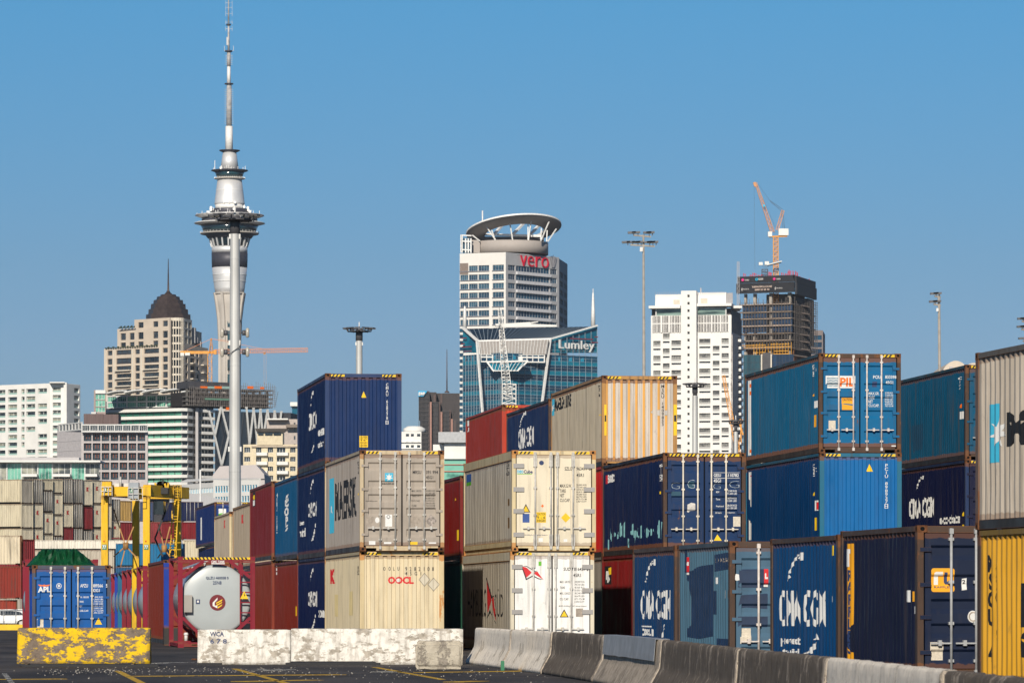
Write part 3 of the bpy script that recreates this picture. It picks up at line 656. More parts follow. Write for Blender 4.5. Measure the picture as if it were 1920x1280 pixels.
c.spx(polys2d([[(0, 1.0), (0.05, 1.02), (0.55, 0.6), (0.8, 0.62), (0.5, 0.55)], [(0.05, 0.1), (0.35, 0.3), (0.9, 0.02), (1, 0), (0.4, 0.24)]]), 910, 930, 1082, 1168, M_BLK, 'emblem', 0.005)
c = Cont('cream refrigerated container with yellow placards on its door, stacked on the bright white one', 960, 125.6, HC, HC, 12.19, lin(214, 206, 190, 0.85), 'reefer_cream_side', 'reefer', G1, rust=0.05, dirt=0.4, frontcol=cream, post=paint('cream_rust_post2', lin(235, 215, 170), 0.6, 0.3, rustc=(0.5, 0.22, 0.05, 1)), castm=M_RUSTL)
c.fpx(text2d('neo', 0.03), 970, 981.5, 880.5, 887, M_CYAN); c.fpx(text2d('Cube', 0.04), 982, 999, 880.5, 887, M_NAVYT); c.fpx(SQ, 970, 998, 887.5, 888.6, M_GREEN, 'placard'); c.fpx(DISC, 1011, 1020, 863, 871.5, M_NAVYT, 'placard')
c.fpx(text2d('SZLU', 0), 1059, 1073, 875, 881.5, M_BLK); c.fpx(text2d('963477', 0), 1081, 1101.5, 875, 881.5, M_BLK); c.fpx(text2d('6', 0), 1104, 1108, 875, 881.5, M_BLK); c.fpx(text2d('45R1', 0), 1081, 1095, 887, 893.5, M_BLK)
for s, y in (('MAX.G.W.', 907), ('TARE', 916.5), ('NET', 925), ('CU.CAP.', 934)): c.fpx(text2d(s, 0.0), 1050, 1050 + 22 * min(1, len(s) / 8.0), y, y + 6.5, M_BLK)
vv = ['35.000 KGS', '77.160 LBS', '4.720 KGS', '10.410 LBS', '30.280 KGS', '66.750 LBS', '67.0 CU.M', '2.367 CU.FT']
for i, s in enumerate(vv): c.fpx(text2d(s, 0.0), 1081, 1100, 907 + i * 4.4, 910.2 + i * 4.4, M_BLK)
c.fpx(TRI, 978, 994.5, 944, 960, M_BLK, 'placard'); c.fpx(TRI, 980.5, 992, 947.5, 958.5, M_YEL, 'placard', 0.006); c.fpx(SQ, 980, 993, 962.5, 979, pm('blue_placard', (0.03, 0.08, 0.28, 1), 0.6), 'placard')
c.fpx(SQ, 1006, 1024, 959.5, 979, M_YEL, 'placard')
for s, y in (('CAUTION', 960.5), ('9 - 6', 967), ('HIGH', 973)): c.fpx(text2d(s, 0.01), 1007.5, 1022.5, y, y + 4.8, M_BLK, off=0.006)
c.fpx(DIA, 1052, 1070, 961, 979, M_YEL, 'placard'); c.fpx(DIA, 1014.5, 1020, 945, 951, M_ORG, 'placard'); c.fpx(SQ, 1010, 1018, 1008, 1015, M_WHT, 'placard'); c.fpx(SQ, 1057, 1064, 1010, 1015, M_WHT, 'placard'); c.fpx(text2d('MGW=34.000kg for UIC railway transport', 0.01), 975, 1027, 1001, 1004, M_NAVYT)
c.spx(SQ, 873.5, 882.5, 890, 905, pm('blue_emblem', (0.03, 0.10, 0.34, 1)), 'emblem'); c.spx(SQ, 873.5, 882.5, 904, 911, M_GREEN, 'emblem'); c.spx(text2d('SZLU', 0, True), 948.5, 954, 866, 892, M_BLK); c.spx(SQ, 951, 953, 970, 990, pm('brown_strip', (0.16, 0.09, 0.03, 1)), 'marking'); c.spx(SQ, 951, 953, 935, 948, pm('brown_strip', (0, 0, 0, 1)), 'marking')

# navy door container on the right of the near row and the dark red one beneath
navyd = lin(16, 56, 104, 0.7)
c = Cont('dark red container deep in shade under the navy one with chalked door', 1242.5, 127.6, 0, HC, 12.19, lin(140, 20, 20, 0.8), 'dark_red_paint', 'door', G1, rust=0.05, dirt=0.3)
c.spx(SQ, 1132.6, 1144.6, 1061, 1095, M_BLK, 'placard'); c.spx(polys2d([[(0.2, 0), (1, 0.1), (1, 1), (0.5, 0.9)]]), 1137, 1144, 1063, 1078, M_YEL, 'placard', 0.006); c.spx(text2d('AB', 0.05), 1134, 1141, 1070, 1092, M_WHT, off=0.008)
c = Cont('navy container with chalk letters on its doors and peeling light blue paint along its side', 1243.7, 127.5, HC, HC, 12.19, lin(16, 36, 78, 0.8), 'navy_paint_scuffed', 'door', G1, rust=0.32, dirt=0.25, frontcol=navyd, post=P_BROWNPOST, hazard='full', rail=paint('navy_rail', (0.018, 0.022, 0.035, 1), 0.5), barm=pm('white_bar', (0.66, 0.60, 0.50, 1), 0.5, 0, 0.12, 9))
c.fpx(text2d('GESU', 0), 1338.5, 1352, 887.5, 893.5, M_WHT); c.fpx(text2d('6110782', 0), 1361, 1385.5, 887.5, 893.5, M_WHT); c.fpx(SQ, 1338, 1387, 885.2, 885.8, M_WHT, 'marking'); c.fpx(SQ, 1338, 1387, 895.5, 896.2, M_WHT, 'marking'); c.fpx(text2d('45G1', 0), 1338.5, 1352, 897.5, 904, M_WHT)
for i, (s, v) in enumerate((('MGW', '32.500 KGS'), ('', '71.650 LBS'), ('Tare', '3.870 KGS'), ('', '8.530 LBS'), ('Payload', '28.630 KGS'), ('', '63.120 LBS'))):
    y = 918 + (i // 2) * 13.5 + (i % 2) * 5
    if s: c.fpx(text2d(s, 0.01), 1343, 1343 + 2 * len(s), y + 2, y + 5.5, M_WHT)
    c.fpx(text2d(v, 0.01), 1363.5, 1382, y, y + 3.6, M_WHT)
c.fpx(text2d('GE SeaCo', 0.01), 1342, 1354, 959, 962, M_WHT); c.fpx(text2d('Bridgetown', 0.01), 1363.5, 1379, 959, 962, M_WHT); c.fpx(SQ, 1375, 1388.5, 968, 986.5, M_PAPER, 'placard')
c.fpx(TRI, 1338.5, 1353.5, 1001, 1013, M_YEL, 'placard'); c.fpx(polys2d([[(0, 0.05), (0.2, 0), (0.35, 0.15), (1, 0.2), (1, 0.9), (0.5, 1), (0.2, 0.85), (0.02, 0.8)]]), 1289, 1304, 941.5, 960, pm('torn_paper', (0.55, 0.52, 0.48, 1), 0.8, 0, 0.2, 20), 'placard')
chalk = pm('chalk', (0.42, 0.48, 0.52, 1), 0.9, 0, 0.3, 30)
c.fpx(SQ, 1291, 1302.5, 902, 915, pm('teal_patch', (0.01, 0.06, 0.10, 1)), 'patch', 0.002); c.fpx(SQ, 1259, 1277, 921, 929, pm('teal_patch', (0, 0, 0, 1)), 'patch', 0.002)
for x0, x1, y0, y1 in ((1259, 1275, 904, 916), (1289.5, 1303.5, 899, 915), (1338, 1352, 906, 916), (1368, 1386.5, 901, 914)): c.fpx(text2d('G', -0.03), x0, x1, y0, y1, chalk, 'chalk_mark', 0.005)
c.spx(polys2d([rect(0, 0, 0.25, 1)]), 1134.5, 1138.0, 891, 907, M_RED, 'marking'); c.spx(text2d('S&D', 0.05), 1137.5, 1151, 890, 905.5, M_WHT)
rng = random.Random(5); pol = []
for i in range(34):
    x = rng.uniform(0, 1); 
    if 0.34 < x < 0.42: continue
    h = rng.uniform(0.1, 0.45) * (1.5 if x < .3 else 1); b0 = 0.5 + rng.uniform(-0.12, 0.12); wv = rng.uniform(0.01, 0.03)
    pol.append([(x, b0), (x + wv * .5, b0 - .05), (x + wv, b0 + 0.02), (x + wv * 1.1, b0 + h * .5), (x + wv * .6, b0 + h), (x, b0 + h * 0.7)])
for x, h0, h1 in ((-0.05, 0, 0.4), (0.02, 0.35, 0.6), (0.5, 0.2, 0.7), (0.36, 0.1, 0.38), (0.96, 0.3, 1.0), (1.0, 0.25, 0.95), (.38, .0, .3), (.55, .6, .8)): pol.append([(x, h0), (x + 0.02, h0 - .03), (x + 0.028, h1), (x + .01, h1 + .04)])
c.spx(polys2d(pol), 1138, 1239, 980, 1030, M_TEALP, 'peeled_paint', 0.004); c.spx(SQ, 1234.5, 1236.8, 921, 926, M_YEL, 'marking'); c.spx(text2d('61102', 0, True), 1233.5, 1241, 870, 902, M_WHT)

# tall blue stack
pil = lin(0, 112, 165, 0.72); pilb = lin(0, 116, 188, 0.7)
c = Cont('blue container at the foot of the tall right stack, hidden by the low row', 1537.5, 127.5, 0, HC, 12.19, pilb, 'hidden_blue_paint', 'end', G4)
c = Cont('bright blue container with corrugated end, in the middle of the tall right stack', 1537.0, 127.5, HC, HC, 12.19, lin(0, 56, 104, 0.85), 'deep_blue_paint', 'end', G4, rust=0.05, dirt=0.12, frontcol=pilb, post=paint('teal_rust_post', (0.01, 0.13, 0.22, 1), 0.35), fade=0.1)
c.fpx(TRI, 1625, 1637, 869, 883.5, M_YEL, 'placard'); c.fpx(text2d('PCIU 898937', 0.02, True), 1660, 1665.5, 869, 943, M_WHT); c.fpx(polys2d([rect(0, 0, 1, .12), rect(0, .88, 1, 1), rect(0, .12, .2, .88), rect(.8, .12, 1, .88), rect(.2, .45, .8, .55)]), 1659.5, 1665.5, 944, 952.5, M_WHT, 'lettering')
c.spx(SQ, 1402, 1406.5, 885, 1012, M_WHT, 'marking'); c.spx(SQ, 1404, 1406.5, 891, 897, M_RED, 'marking', 0.006); c.spx(SQ, 1404, 1406.5, 906, 911, M_RED, 'marking', 0.006)
c.spx(text2d('C95', 0, True), 1522.5, 1526.5, 870, 893, M_WHT); c.spx(text2d('7', 0), 1527.5, 1530, 877, 884, M_WHT); c.spx(TRI, 1523, 1526.5, 921, 929, M_YEL, 'marking'); c.spx(SQ, 1526.8, 1533, 938, 957, M_WHT, 'placard'); c.spx(SQ, 1529.5, 1532.5, 941, 955, M_RED, 'placard', 0.006); c.spx(SQ, 1526.5, 1530.8, 970, 994, M_YEL, 'placard')
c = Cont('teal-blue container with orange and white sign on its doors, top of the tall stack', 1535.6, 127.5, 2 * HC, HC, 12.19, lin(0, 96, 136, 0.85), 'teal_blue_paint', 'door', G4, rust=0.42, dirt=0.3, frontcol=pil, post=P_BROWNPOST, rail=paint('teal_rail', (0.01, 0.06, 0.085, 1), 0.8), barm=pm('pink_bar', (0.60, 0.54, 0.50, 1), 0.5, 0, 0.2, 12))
c.fpx(SQ, 1548.5, 1604, 704, 727, M_WHT, 'sign'); c.fpx(text2d('PIL', 0.035), 1575.5, 1603, 707.5, 724, M_ORG, off=0.008)
wv = []
for k in range(6):
    y = 0.05 + k * 0.17
    for i in range(8): wv.append([(i / 8, y + .04 * math.sin(i * 1.9)), ((i + 1) / 8, y + .04 * math.sin(i * 1.9 + 1.9)), ((i + 1) / 8, y + .07 + .04 * math.sin(i * 1.9 + 1.9)), (i / 8, y + .07 + .04 * math.sin(i * 1.9))])
c.fpx(polys2d(wv), 1550.5, 1574, 707, 724, pm('teal_wave', (0.01, 0.14, 0.24, 1)), 'emblem', 0.008)
c.fpx(SQ, 1579, 1599.5, 745, 768, pm('orange_sign', (0.80, 0.36, 0.01, 1), 0.6, 0, 0.1), 'placard'); c.fpx(text2d('CAUTION', 0.02), 1580.5, 1598, 746.5, 751, M_BLK, off=0.007); c.fpx(polys2d([[(0, 0.5), (1, 0.2), (1, 0.5), (0.3, 0.62)]]), 1579, 1599, 752, 762, pil and pm('teal_sign', (0.01, 0.14, 0.24, 1)), 'placard', 0.006, (0, 0, 1, 1))
c.fpx(text2d('PCIU', 0), 1637.5, 1652, 703.5, 709.5, M_WHT); c.fpx(text2d('833398', 0), 1660, 1681, 703.5, 709.5, M_WHT); c.fpx(SQ, 1683.5, 1688, 703, 710.5, M_WHT, 'marking'); c.fpx(text2d('45G1', 0), 1661, 1675, 713.5, 719.5, M_WHT); c.fpx(SQ, 1636, 1645, 715, 725, M_NAVYT, 'placard')
for i, s in enumerate(('MAX.GR.', 'TARE', 'NET', 'CU.CAP.')): c.fpx(text2d(s, 0.01), 1629, 1629 + 20 * min(1, len(s) / 7), 734.5 + i * 7.5, 740 + i * 7.5, M_WHT)
for i, s in enumerate(['32.500 KGS', '71.650 LBS', '3.820 KGS', '8.420 LBS', '28.680 KGS', '63.230 LBS', '76.3 CU.M']): c.fpx(text2d(s, 0.01), 1660, 1675, 734.5 + i * 4.1, 737.6 + i * 4.1, M_WHT)
c.fpx(SQ, 1554, 1567, 788, 807, M_PAPER, 'placard'); c.fpx(SQ, 1672, 1680, 834.5, 836.5, M_WHT, 'placard')
c.spx(SQ, 1401, 1406, 714, 854, M_WHT, 'marking')
for a, b in ((720, 727), (734, 741), (843, 849)): c.spx(SQ, 1403.2, 1406, a, b, M_ORG, 'marking', 0.006)
c.spx(text2d('C35', 0, True), 1521.5, 1526, 684, 706, M_WHT); c.spx(text2d('8', 0), 1526.5, 1529.5, 690, 697, M_WHT); c.spx(TRI, 1522, 1526, 734, 743, pm('orange_sign', (0, 0, 0, 1)), 'marking'); c.spx(SQ, 1525, 1532, 752, 765, M_WHT, 'placard'); c.spx(SQ, 1525.5, 1529.5, 778, 800.5, pm('orange_sign', (0, 0, 0, 1)), 'placard')
# stacks to its right
c = Cont('blue container at the foot of the far right stack, hidden by the low row', 1810, 133.6, 0, HC, 12.19, lin(16, 24, 80, 1), 'hidden_navy_paint', 'door', G4)
c = Cont('very dark navy container with white lettering below the teal one at far right', 1810, 133.6, HC, HC, 12.19, lin(10, 18, 58, 0.8), 'dark_navy_paint', 'door', G4, rust=0.08, dirt=0.2, fade=.1, post=paint('navy_post', (0.012, 0.03, 0.09, 1), 0.3))
ccgm(c, 1703, 1749.5, 935, 973, small=[('ecociate', 1760, 1798.5, 966, 983), ('urban', 1761, 1796, 990, 1003)], wave=(1716, 1729.5, 893, 919))
c.spx(TRI, 1802, 1805.5, 959, 967, M_YEL, 'marking'); c.spx(SQ, 1803, 1807.5, 983, 999, M_YEL, 'marking')
c = Cont('teal-blue container with an orange triangle at its edge, top of the far right stack', 1810, 133.6, 2 * HC, HC, 12.19, lin(0, 84, 118, 0.8), 'teal_blue_paint_dirty', 'door', G4, rust=0.2, dirt=0.5, post=P_BROWNPOST, rail=paint('teal_rail', (0.01, 0.06, 0.085, 1), 0.8))
c.spx(text2d('C355', 0, True), 1795, 1800.5, 707, 730, M_WHT); c.spx(TRI, 1797.5, 1802.5, 757, 765, M_ORG, 'marking'); c.spx(SQ, 1797, 1805.5, 772, 786, M_WHT, 'placard'); c.spx(SQ, 1708, 1729, 798, 828, pm('dark_patch_paint', (0.008, 0.05, 0.10, 1)), 'patch')
c.spx(SQ, 1709, 1727, 798, 845, pm('dark_patch_paint', (0, 0, 0, 1)), 'patch')

# second row behind the near stacks
for k, (lab, colr, nm) in enumerate((('dull grey container under the bright red one, seen between the stacks', lin(150, 142, 130), 'dull_grey_paint'), ('bright red container in the narrow gap beside the cream refrigerated one', lin(205, 20, 18, 0.9), 'bright_red_paint'))):
    c = Cont(lab, 1128.7, 139.9, k * HC, HC, 12.19, colr, nm, 'end', G2, rust=0.1, lite=True)
c = Cont('rusty pale grey container with black side lettering and orange corner posts, above the navy container', 1128.7, 139.9, 2 * HC, HC, 12.19, lin(190, 178, 156, 0.95), 'weathered_grey_paint', 'end', G2, rust=0.38, dirt=0.35, frontcol=lin(214, 206, 196, 0.85), post=P_RUSTPOST, rail=P_RUSTPOST)
c.fpx(text2d('MSKU 1409853', 0.02, True), 1240.5, 1246, 721, 798, M_BLK)
for x0, x1 in ((1133, 1137.3), (1263, 1269)): c.fpx(SQ, x0, x1, 758, 816, M_YEL, 'placard', 0.03); c.fpx(SQ, x0 + .8, x1 - .8, 778, 790, M_BLK, 'placard', 0.034)
rp = paint('rust_stripe_paint', lin(240, 178, 92, 0.85), 0.4, 0.2, rustc=(0.45, 0.2, 0.06, 1))
for k in range(9):
    xa = c.W * 0.055 + (c.W * 0.89) * k / 9; xb = xa + c.W * 0.89 / 9 * 0.28
    c.front(polys2d([rect(0, 0, 1, 1)]), (xa - 0.02, xb, 0.2, 2.75), rp, 'rust_stain', 0.0015)
c.spx(SQ, 1032.5, 1037.5, 749, 780, M_CYAN, 'emblem'); c.spx(polys2d([star7()]), 1033.5, 1038, 757, 772, M_WHT, 'emblem', 0.006); c.spx(text2d('MAERSK LINE', 0.03), 1039, 1070, 748, 771, M_BLK); c.spx(text2d('MSKU4', 0, True), 1120, 1124, 722, 744, M_BLK); c.spx(TRI, 1122, 1125, 772, 779, M_YEL, 'marking')
for k in range(2): Cont(('lower', 'middle')[k] + ' container of the stack hidden behind the refrigerated ones', 1028.7, 155.8, k * HC, HC, 12.19, lin(60, 60, 70), 'hidden_grey_paint', 'end', G2, lite=True)
c = Cont('navy container with white lettering between the red one and the rusty pale grey one', 1028.7, 155.8, 2 * HC, HC, 12.19, lin(18, 42, 84, 0.9), 'faded_navy_paint', 'door', G2, rust=0.12, dirt=0.3, post=P_BROWNPOST, rail=paint('navy_rail', (0, 0, 0, 1)))
ccgm(c, 970.5, 1000, 805, 843, wave=(973, 985.5, 774, 801))
for k in range(2): Cont(('lower', 'middle')[k] + ' container hidden beneath the red one', 941, 168.7, k * 3.08, 3.08, 12.19, lin(60, 60, 70), 'hidden_grey_paint', 'end', G2, lite=True)
c = Cont('brick red container top left of the navy one, in front of the blue glass tower', 941, 168.5, 6.16, HC, 12.19, lin(160, 48, 34, 0.75), 'brick_red_paint', 'end', G2, rust=0.3, dirt=0.35, frontcol=lin(226, 70, 40), post=paint('brick_post', lin(200, 70, 48), 0.5))
c.spx(text2d('I', 0.04), 875.3, 877.8, 788, 799, M_WHT); c.spx(text2d('J', 0.04), 874.5, 878.8, 802, 810, M_WHT)
c = Cont('green container in deep shade beside the grey refrigerated side', 862.5, 150.2, 0, HC, 12.19, lin(50, 130, 96), 'green_paint', 'door', G2, rust=0.1, lite=True)
c = Cont('dark red container on the green one, left of the cream refrigerated one', 862.5, 150.2, HC, HC, 12.19, lin(135, 24, 14, 0.7), 'oxide_red_paint', 'door', G2, rust=0.15, dirt=0.3, lite=True)
c.spx(SQ, 855.5, 858.0, 993, 1013, M_YEL, 'placard'); c.spx(TRI, 851, 853.5, 932, 938, M_YEL, 'placard')

# navy stack behind the grey star container
nav = lin(0, 28, 74, 0.85)
SS = [('cean', 592, 606, 807, 819), ('carbon', 592, 606, 828, 841)]
c = Cont('navy container lowest of the three marked with white waves, behind the white barrier', 611, 138.8, 0, HC, 10.6, nav, 'navy_paint', 'end', G5, rust=0.04, dirt=0.12, fade=0.1, lite=True, yaw=R(7.6))
ccgm(c, 576.5, 592.5, 1108, 1137, small=[('ocean', 595.5, 607, 1143, 1157)], wave=(580, 586.5, 1065, 1090), low=(582, 590, 1150, 1178)); c.spx(SQ, 607.5, 609.3, 1162, 1177, M_YEL, 'placard')
c = Cont('navy container, middle of the three with white waves, left of the grey star container', 609.7, 138.7, HC, HC, 10.6, nav, 'navy_paint', 'end', G5, rust=0.04, dirt=0.12, fade=0.1, lite=True, yaw=R(7.6))
ccgm(c, 576.5, 592.5, 943, 971, small=[('bon', 560.5, 569, 976, 985), ('neutral', 560.5, 571, 991, 1007)], wave=(580, 586.5, 900, 926), low=(582, 590, 982, 1014)); c.spx(SQ, 607, 609, 991, 1012, M_YEL, 'placard')
c = Cont('navy container with corrugated end, yellow triangle and caution plate, top of the left stack', 609.7, 138.6, 2 * HC, HC, 10.6, nav, 'navy_paint_top', 'end', G5, rust=0.05, dirt=0.12, fade=0.1, frontcol=lin(0, 46, 100, 0.78), yaw=R(7.6), post=paint('navy_post2', (0.02, 0.045, 0.13, 1), 0.3))
ccgm(c, 577.5, 592, 776, 808, small=[('ocean', 595, 606, 806, 819), ('urban', 594, 605, 828, 840)], wave=(581, 586, 735, 762), low=(582, 588, 830, 849)); c.spx(SQ, 607, 609.2, 820, 840, M_YEL, 'placard')
c.fpx(TRI, 677.5, 687, 733, 745, M_YEL, 'placard'); c.fpx(text2d('CMAU 628278', 0.01, True), 724, 728.5, 718, 786, M_WHT); c.fpx(polys2d([rect(0, 0, 1, .12), rect(0, .88, 1, 1), rect(0, .12, .2, .88), rect(.8, .12, 1, .88), rect(.2, .45, .8, .55)]), 723.5, 728.5, 788, 795, M_WHT)
c.fpx(SQ, 674, 690, 816.5, 838, M_YEL, 'placard')
for s, y in (('CAUTION', 817.5), ('9\'6"', 822.5), ('HIGH', 827.5), ('CONTAINER', 832.5)): c.fpx(text2d(s, 0.01), 675.5, 688.5, y, y + 3.8, M_BLK, off=0.006)
# stacks further left
c = Cont('brown-red container under the teal one, second from the tank in the lower row', 557, 150.9, 0, HC, 11.2, lin(128, 44, 34, 0.9), 'brown_red_paint', 'door', G5, rust=0.1, dirt=0.2, lite=True)
c.spx(polys2d([rect(0, 0, 1, .2), rect(0, .3, 1, .5), rect(0, .6, 1, .8)]), 516.5, 518, 1057, 1077, M_WHT, 'marking'); c.spx(SQ, 553, 555, 1136, 1154, M_YEL, 'placard')
c = Cont('teal container with white vertical letters between the maroon and the navy one', 557, 150.8, HC + .06, HC, 11.2, lin(0, 86, 132, 0.85), 'teal_paint', 'end', G5, rust=0.03, dirt=0.25, lite=True)
c.spx(text2d('COP', 0.06, True), 532, 540, 935, 985, M_WHT); c.spx(text2d('MSTU 8812', 0.0, True), 517, 519, 925, 1000, M_WHT); c.spx(polys2d([[(0, 0), (.6, .1), (1, .6), (.5, .5)], [(.2, .6), (.8, .7), (.9, 1), (.3, .9)]]), 533, 540, 928, 945, M_WHT, 'emblem'); c.spx(polys2d([[(0, 0), (.6, .1), (1, .6), (.5, .5)], [(.2, .6), (.8, .7), (.9, 1), (.3, .9)]]), 533, 539, 984, 996, M_WHT, 'emblem')
c = Cont('rust brown container just right of the tank container', 509, 161.8, 0, HC + .1, 12.19, lin(134, 48, 26, 0.85), 'rust_brown_paint', 'door', G5, rust=0.1, dirt=0.2, lite=True)
c = Cont('maroon container with a small black and yellow sign, left of the teal one', 509, 161.6, HC + .13, HC, 12.19, lin(118, 28, 32, 0.9), 'maroon_paint', 'door', G5, rust=0.06, dirt=0.2, lite=True, post=paint('maroon_post', lin(140, 50, 40), 0.5))
c.spx(SQ, 473, 477.5, 923, 950, M_BLK, 'placard'); c.spx(DISC, 473.5, 477, 928, 937, M_YEL, 'placard', 0.006); c.spx(polys2d([rect(.3, 0, .7, .9)]), 473.5, 477, 938, 948, M_WHT, 'placard', 0.006)
for k in range(1): Cont('grey container hidden under the tan one with a red mark', 469, 189, 0, HC, 12.19, lin(150, 150, 140), 'hidden_grey_paint', 'end', G5, lite=True)
c = Cont('tan container edge with a small red mark, left of the maroon one', 469, 189, HC, HC, 12.19, lin(176, 160, 138, 1.0), 'tan_paint', 'end', G5, rust=0.1, dirt=0.3, lite=True, post=P_RUSTPOST)
c.spx(text2d('K', 0.1), 452, 455.5, 965, 981, M_RED)
Cont('grey container hidden under the cream one with an orange ring', 430, 204, 0, HC, 12.19, lin(150, 150, 140), 'hidden_grey_paint', 'end', G5, lite=True)
c = Cont('cream container with an orange ring on its door, beside the tan container edge', 430, 204, HC - .1, HC, 12.19, lin(188, 172, 150, 1.0), 'tan_cream_paint', 'door', G5, rust=0.1, dirt=0.3, lite=True, frontcol=lin(240, 222, 190), post=paint('cream_rust_post2', (0, 0, 0, 1)))
c.fpx(polys2d(ringp(0.5, 0.5, 0.25, 0.5, 20)), 440, 449, 972, 981, M_ORG, 'emblem'); c.fpx(DISC, 444, 450, 996, 1003, M_NAVYT, 'placard'); c.fpx(SQ, 440, 450, 1013, 1024, M_BLK, 'placard'); c.spx(text2d('K', 0.1), 419, 421.5, 975, 990, M_RED)
for k in range(2): Cont(('lower', 'middle')[k] + ' container hidden under the navy one at the foot of the mast', 402, 298, k * 2.72, 2.72, 20, lin(20, 40, 90), 'hidden_navy2_paint', 'end', G5, lite=True)
c = Cont('navy container with yellow plate in front of the tall floodlight mast', 402, 298, 2 * 2.72, HC, 20, lin(16, 42, 100, 1.0), 'navy_paint_far', 'door', G5, rust=0.05, dirt=0.15, lite=True, frontcol=lin(22, 60, 130, .8), yaw=R(7.8), post=P_BROWNPOST)
c.fpx(SQ, 410, 424, 953, 966, M_WHT, 'placard'); c.fpx(polys2d([[(0, 0), (1, 0.9), (0, 0.6)]]), 410, 420, 960, 968, M_GREEN, 'placard', 0.008); c.fpx(SQ, 412, 420, 978, 993, M_YEL, 'placard'); c.spx(SQ, 375.5, 378, 970, 1012, M_WHT, 'emblem')

# low row on the right, beyond the barriers (20-foot)
zo = 0.04
slate = lin(78, 112, 138, 0.8)
c = Cont('dark blue container with big white letters, leftmost of the low row behind the barriers', 1265, 93.4, zo, ST, 6.06, lin(14, 60, 106, 0.85), 'mid_blue_paint', 'end', G3, rust=0.3, dirt=0.25, post=P_BROWNPOST, castm=M_RUST, yaw=R(7.0))
c.spx(SWOOSH, 1206.5, 1227, 1048.5, 1092, M_WHT, 'emblem', bb=(0, -.06, 1, 1)); c.spx(text2d('CMA CGM', 0.02), 1199, 1254.5, 1106, 1160, M_WHT); c.spx(SQ, 1200, 1218.5, 1172, 1174.5, M_WHT, 'lettering'); c.spx(text2d('ocean', 0.03), 1200.5, 1222, 1177, 1191, M_WHT); c.spx(polys2d([[(0, 0), (.5, .1), (1, .7), (.5, .6)], [(.6, .75), (1, 1), (.9, .7)]]), 1237.5, 1243.5, 1169, 1196, M_WHT, 'emblem')
c = Cont('slate blue container painted over in dark patches, next to the leftmost of the low row', 1368, 86.9, zo, ST, 6.06, lin(80, 118, 140, 0.9), 'slate_blue_paint', 'door', G3, rust=0.1, dirt=0.2, frontcol=slate, post=P_BROWNPOST, yaw=R(7.7), rail=paint('slate_rail', (0.05, 0.08, 0.11, 1), 0.4), hazard=None, barm=pm('pink_bar', (0, 0, 0, 1)))
dp = pm('dark_overpaint', (0.012, 0.03, 0.075, 1), 0.5, 0, 0.25, 3)
c.spx(polys2d([[(0.0, 0.95), (0.02, 0.02), (0.5, 0.0), (1.0, 0.04), (1.0, 1.0), (0.6, 0.99), (0.4, 0.97), (0.2, 0.92)]]), 1284, 1332.5, 1060, 1196, dp, 'overpaint', 0.002); c.spx(SQ, 1282.5, 1287.0, 1030, 1073, dp, 'overpaint', 0.002); c.spx(polys2d([[(0, 0), (1, 0.1), (1, 1), (0, 0.9)]]), 1336.5, 1366, 1036, 1071, dp, 'overpaint', 0.002); c.spx(SQ, 1334, 1341, 1107, 1151, dp, 'overpaint', 0.002); c.spx(SQ, 1341, 1366, 1196, 1213, dp, 'overpaint', 0.002)
c.spx(text2d('200269', 0, spacing=1.6), 1338, 1365.5, 1046, 1054, M_GREYL); c.spx(SQ, 1284.2, 1288.5, 1044, 1072, M_RED, 'marking', 0.008); c.spx(text2d('N', .05), 1285, 1288, 1053, 1060, M_WHT, off=0.012); c.spx(SQ, 1284.2, 1288.5, 1073, 1077, M_WHT, 'marking', 0.008); c.spx(SQ, 1338, 1342.5, 1082, 1094, M_WHT, 'placard'); c.spx(SQ, 1357, 1359, 1106, 1121, M_WHT, 'placard'); c.spx(SQ, 1363, 1364.5, 1106, 1121, pm('brown_strip', (0, 0, 0, 1)), 'placard')
c.fpx(polys2d([[(0, 0.02), (0.1, 0), (1, 0), (1, 1), (0.05, 0.98)]]), 1384, 1440, 1066, 1101, dp, 'overpaint', 0.002); c.fpx(polys2d([[(0, 0.02), (0.3, 0.1), (1, 0), (1, 1), (0.1, .9)]]), 1384, 1440, 1112, 1141, dp, 'overpaint', 0.002); c.fpx(SQ, 1384, 1440, 1155, 1175, dp, 'overpaint', 0.002)
c.fpx(SQ, 1388.5, 1409, 1177, 1206, M_PAPER, 'placard'); c.fpx(SQ, 1433, 1441, 1066, 1095, M_RED, 'marking', 0.01); c.fpx(SQ, 1433, 1441, 1094.5, 1099.5, M_WHT, 'marking', 0.01); c.fpx(polys2d([rect(.1, .1, .5, 1), rect(.5, .1, 1, .4)]), 1434, 1440, 1074, 1086, M_WHT, 'lettering', 0.014, (0, 0, 1, 1)); c.fpx(polys2d([[(0, .2), (.4, 0), (1, .1), (.9, .9), (.3, 1), (.2, .8)]]), 1377.5, 1387, 1075, 1088, M_WHT, 'placard')
c = Cont('blue container with the largest white letters, between the slate blue and the dark navy one', 1571, 80.6, zo + .03, ST, 6.06, lin(4, 66, 116, 0.85), 'mid_blue_paint_clean', 'end', G3, rust=0.08, dirt=0.2, post=P_BROWNPOST, yaw=R(8.5), fade=.15)
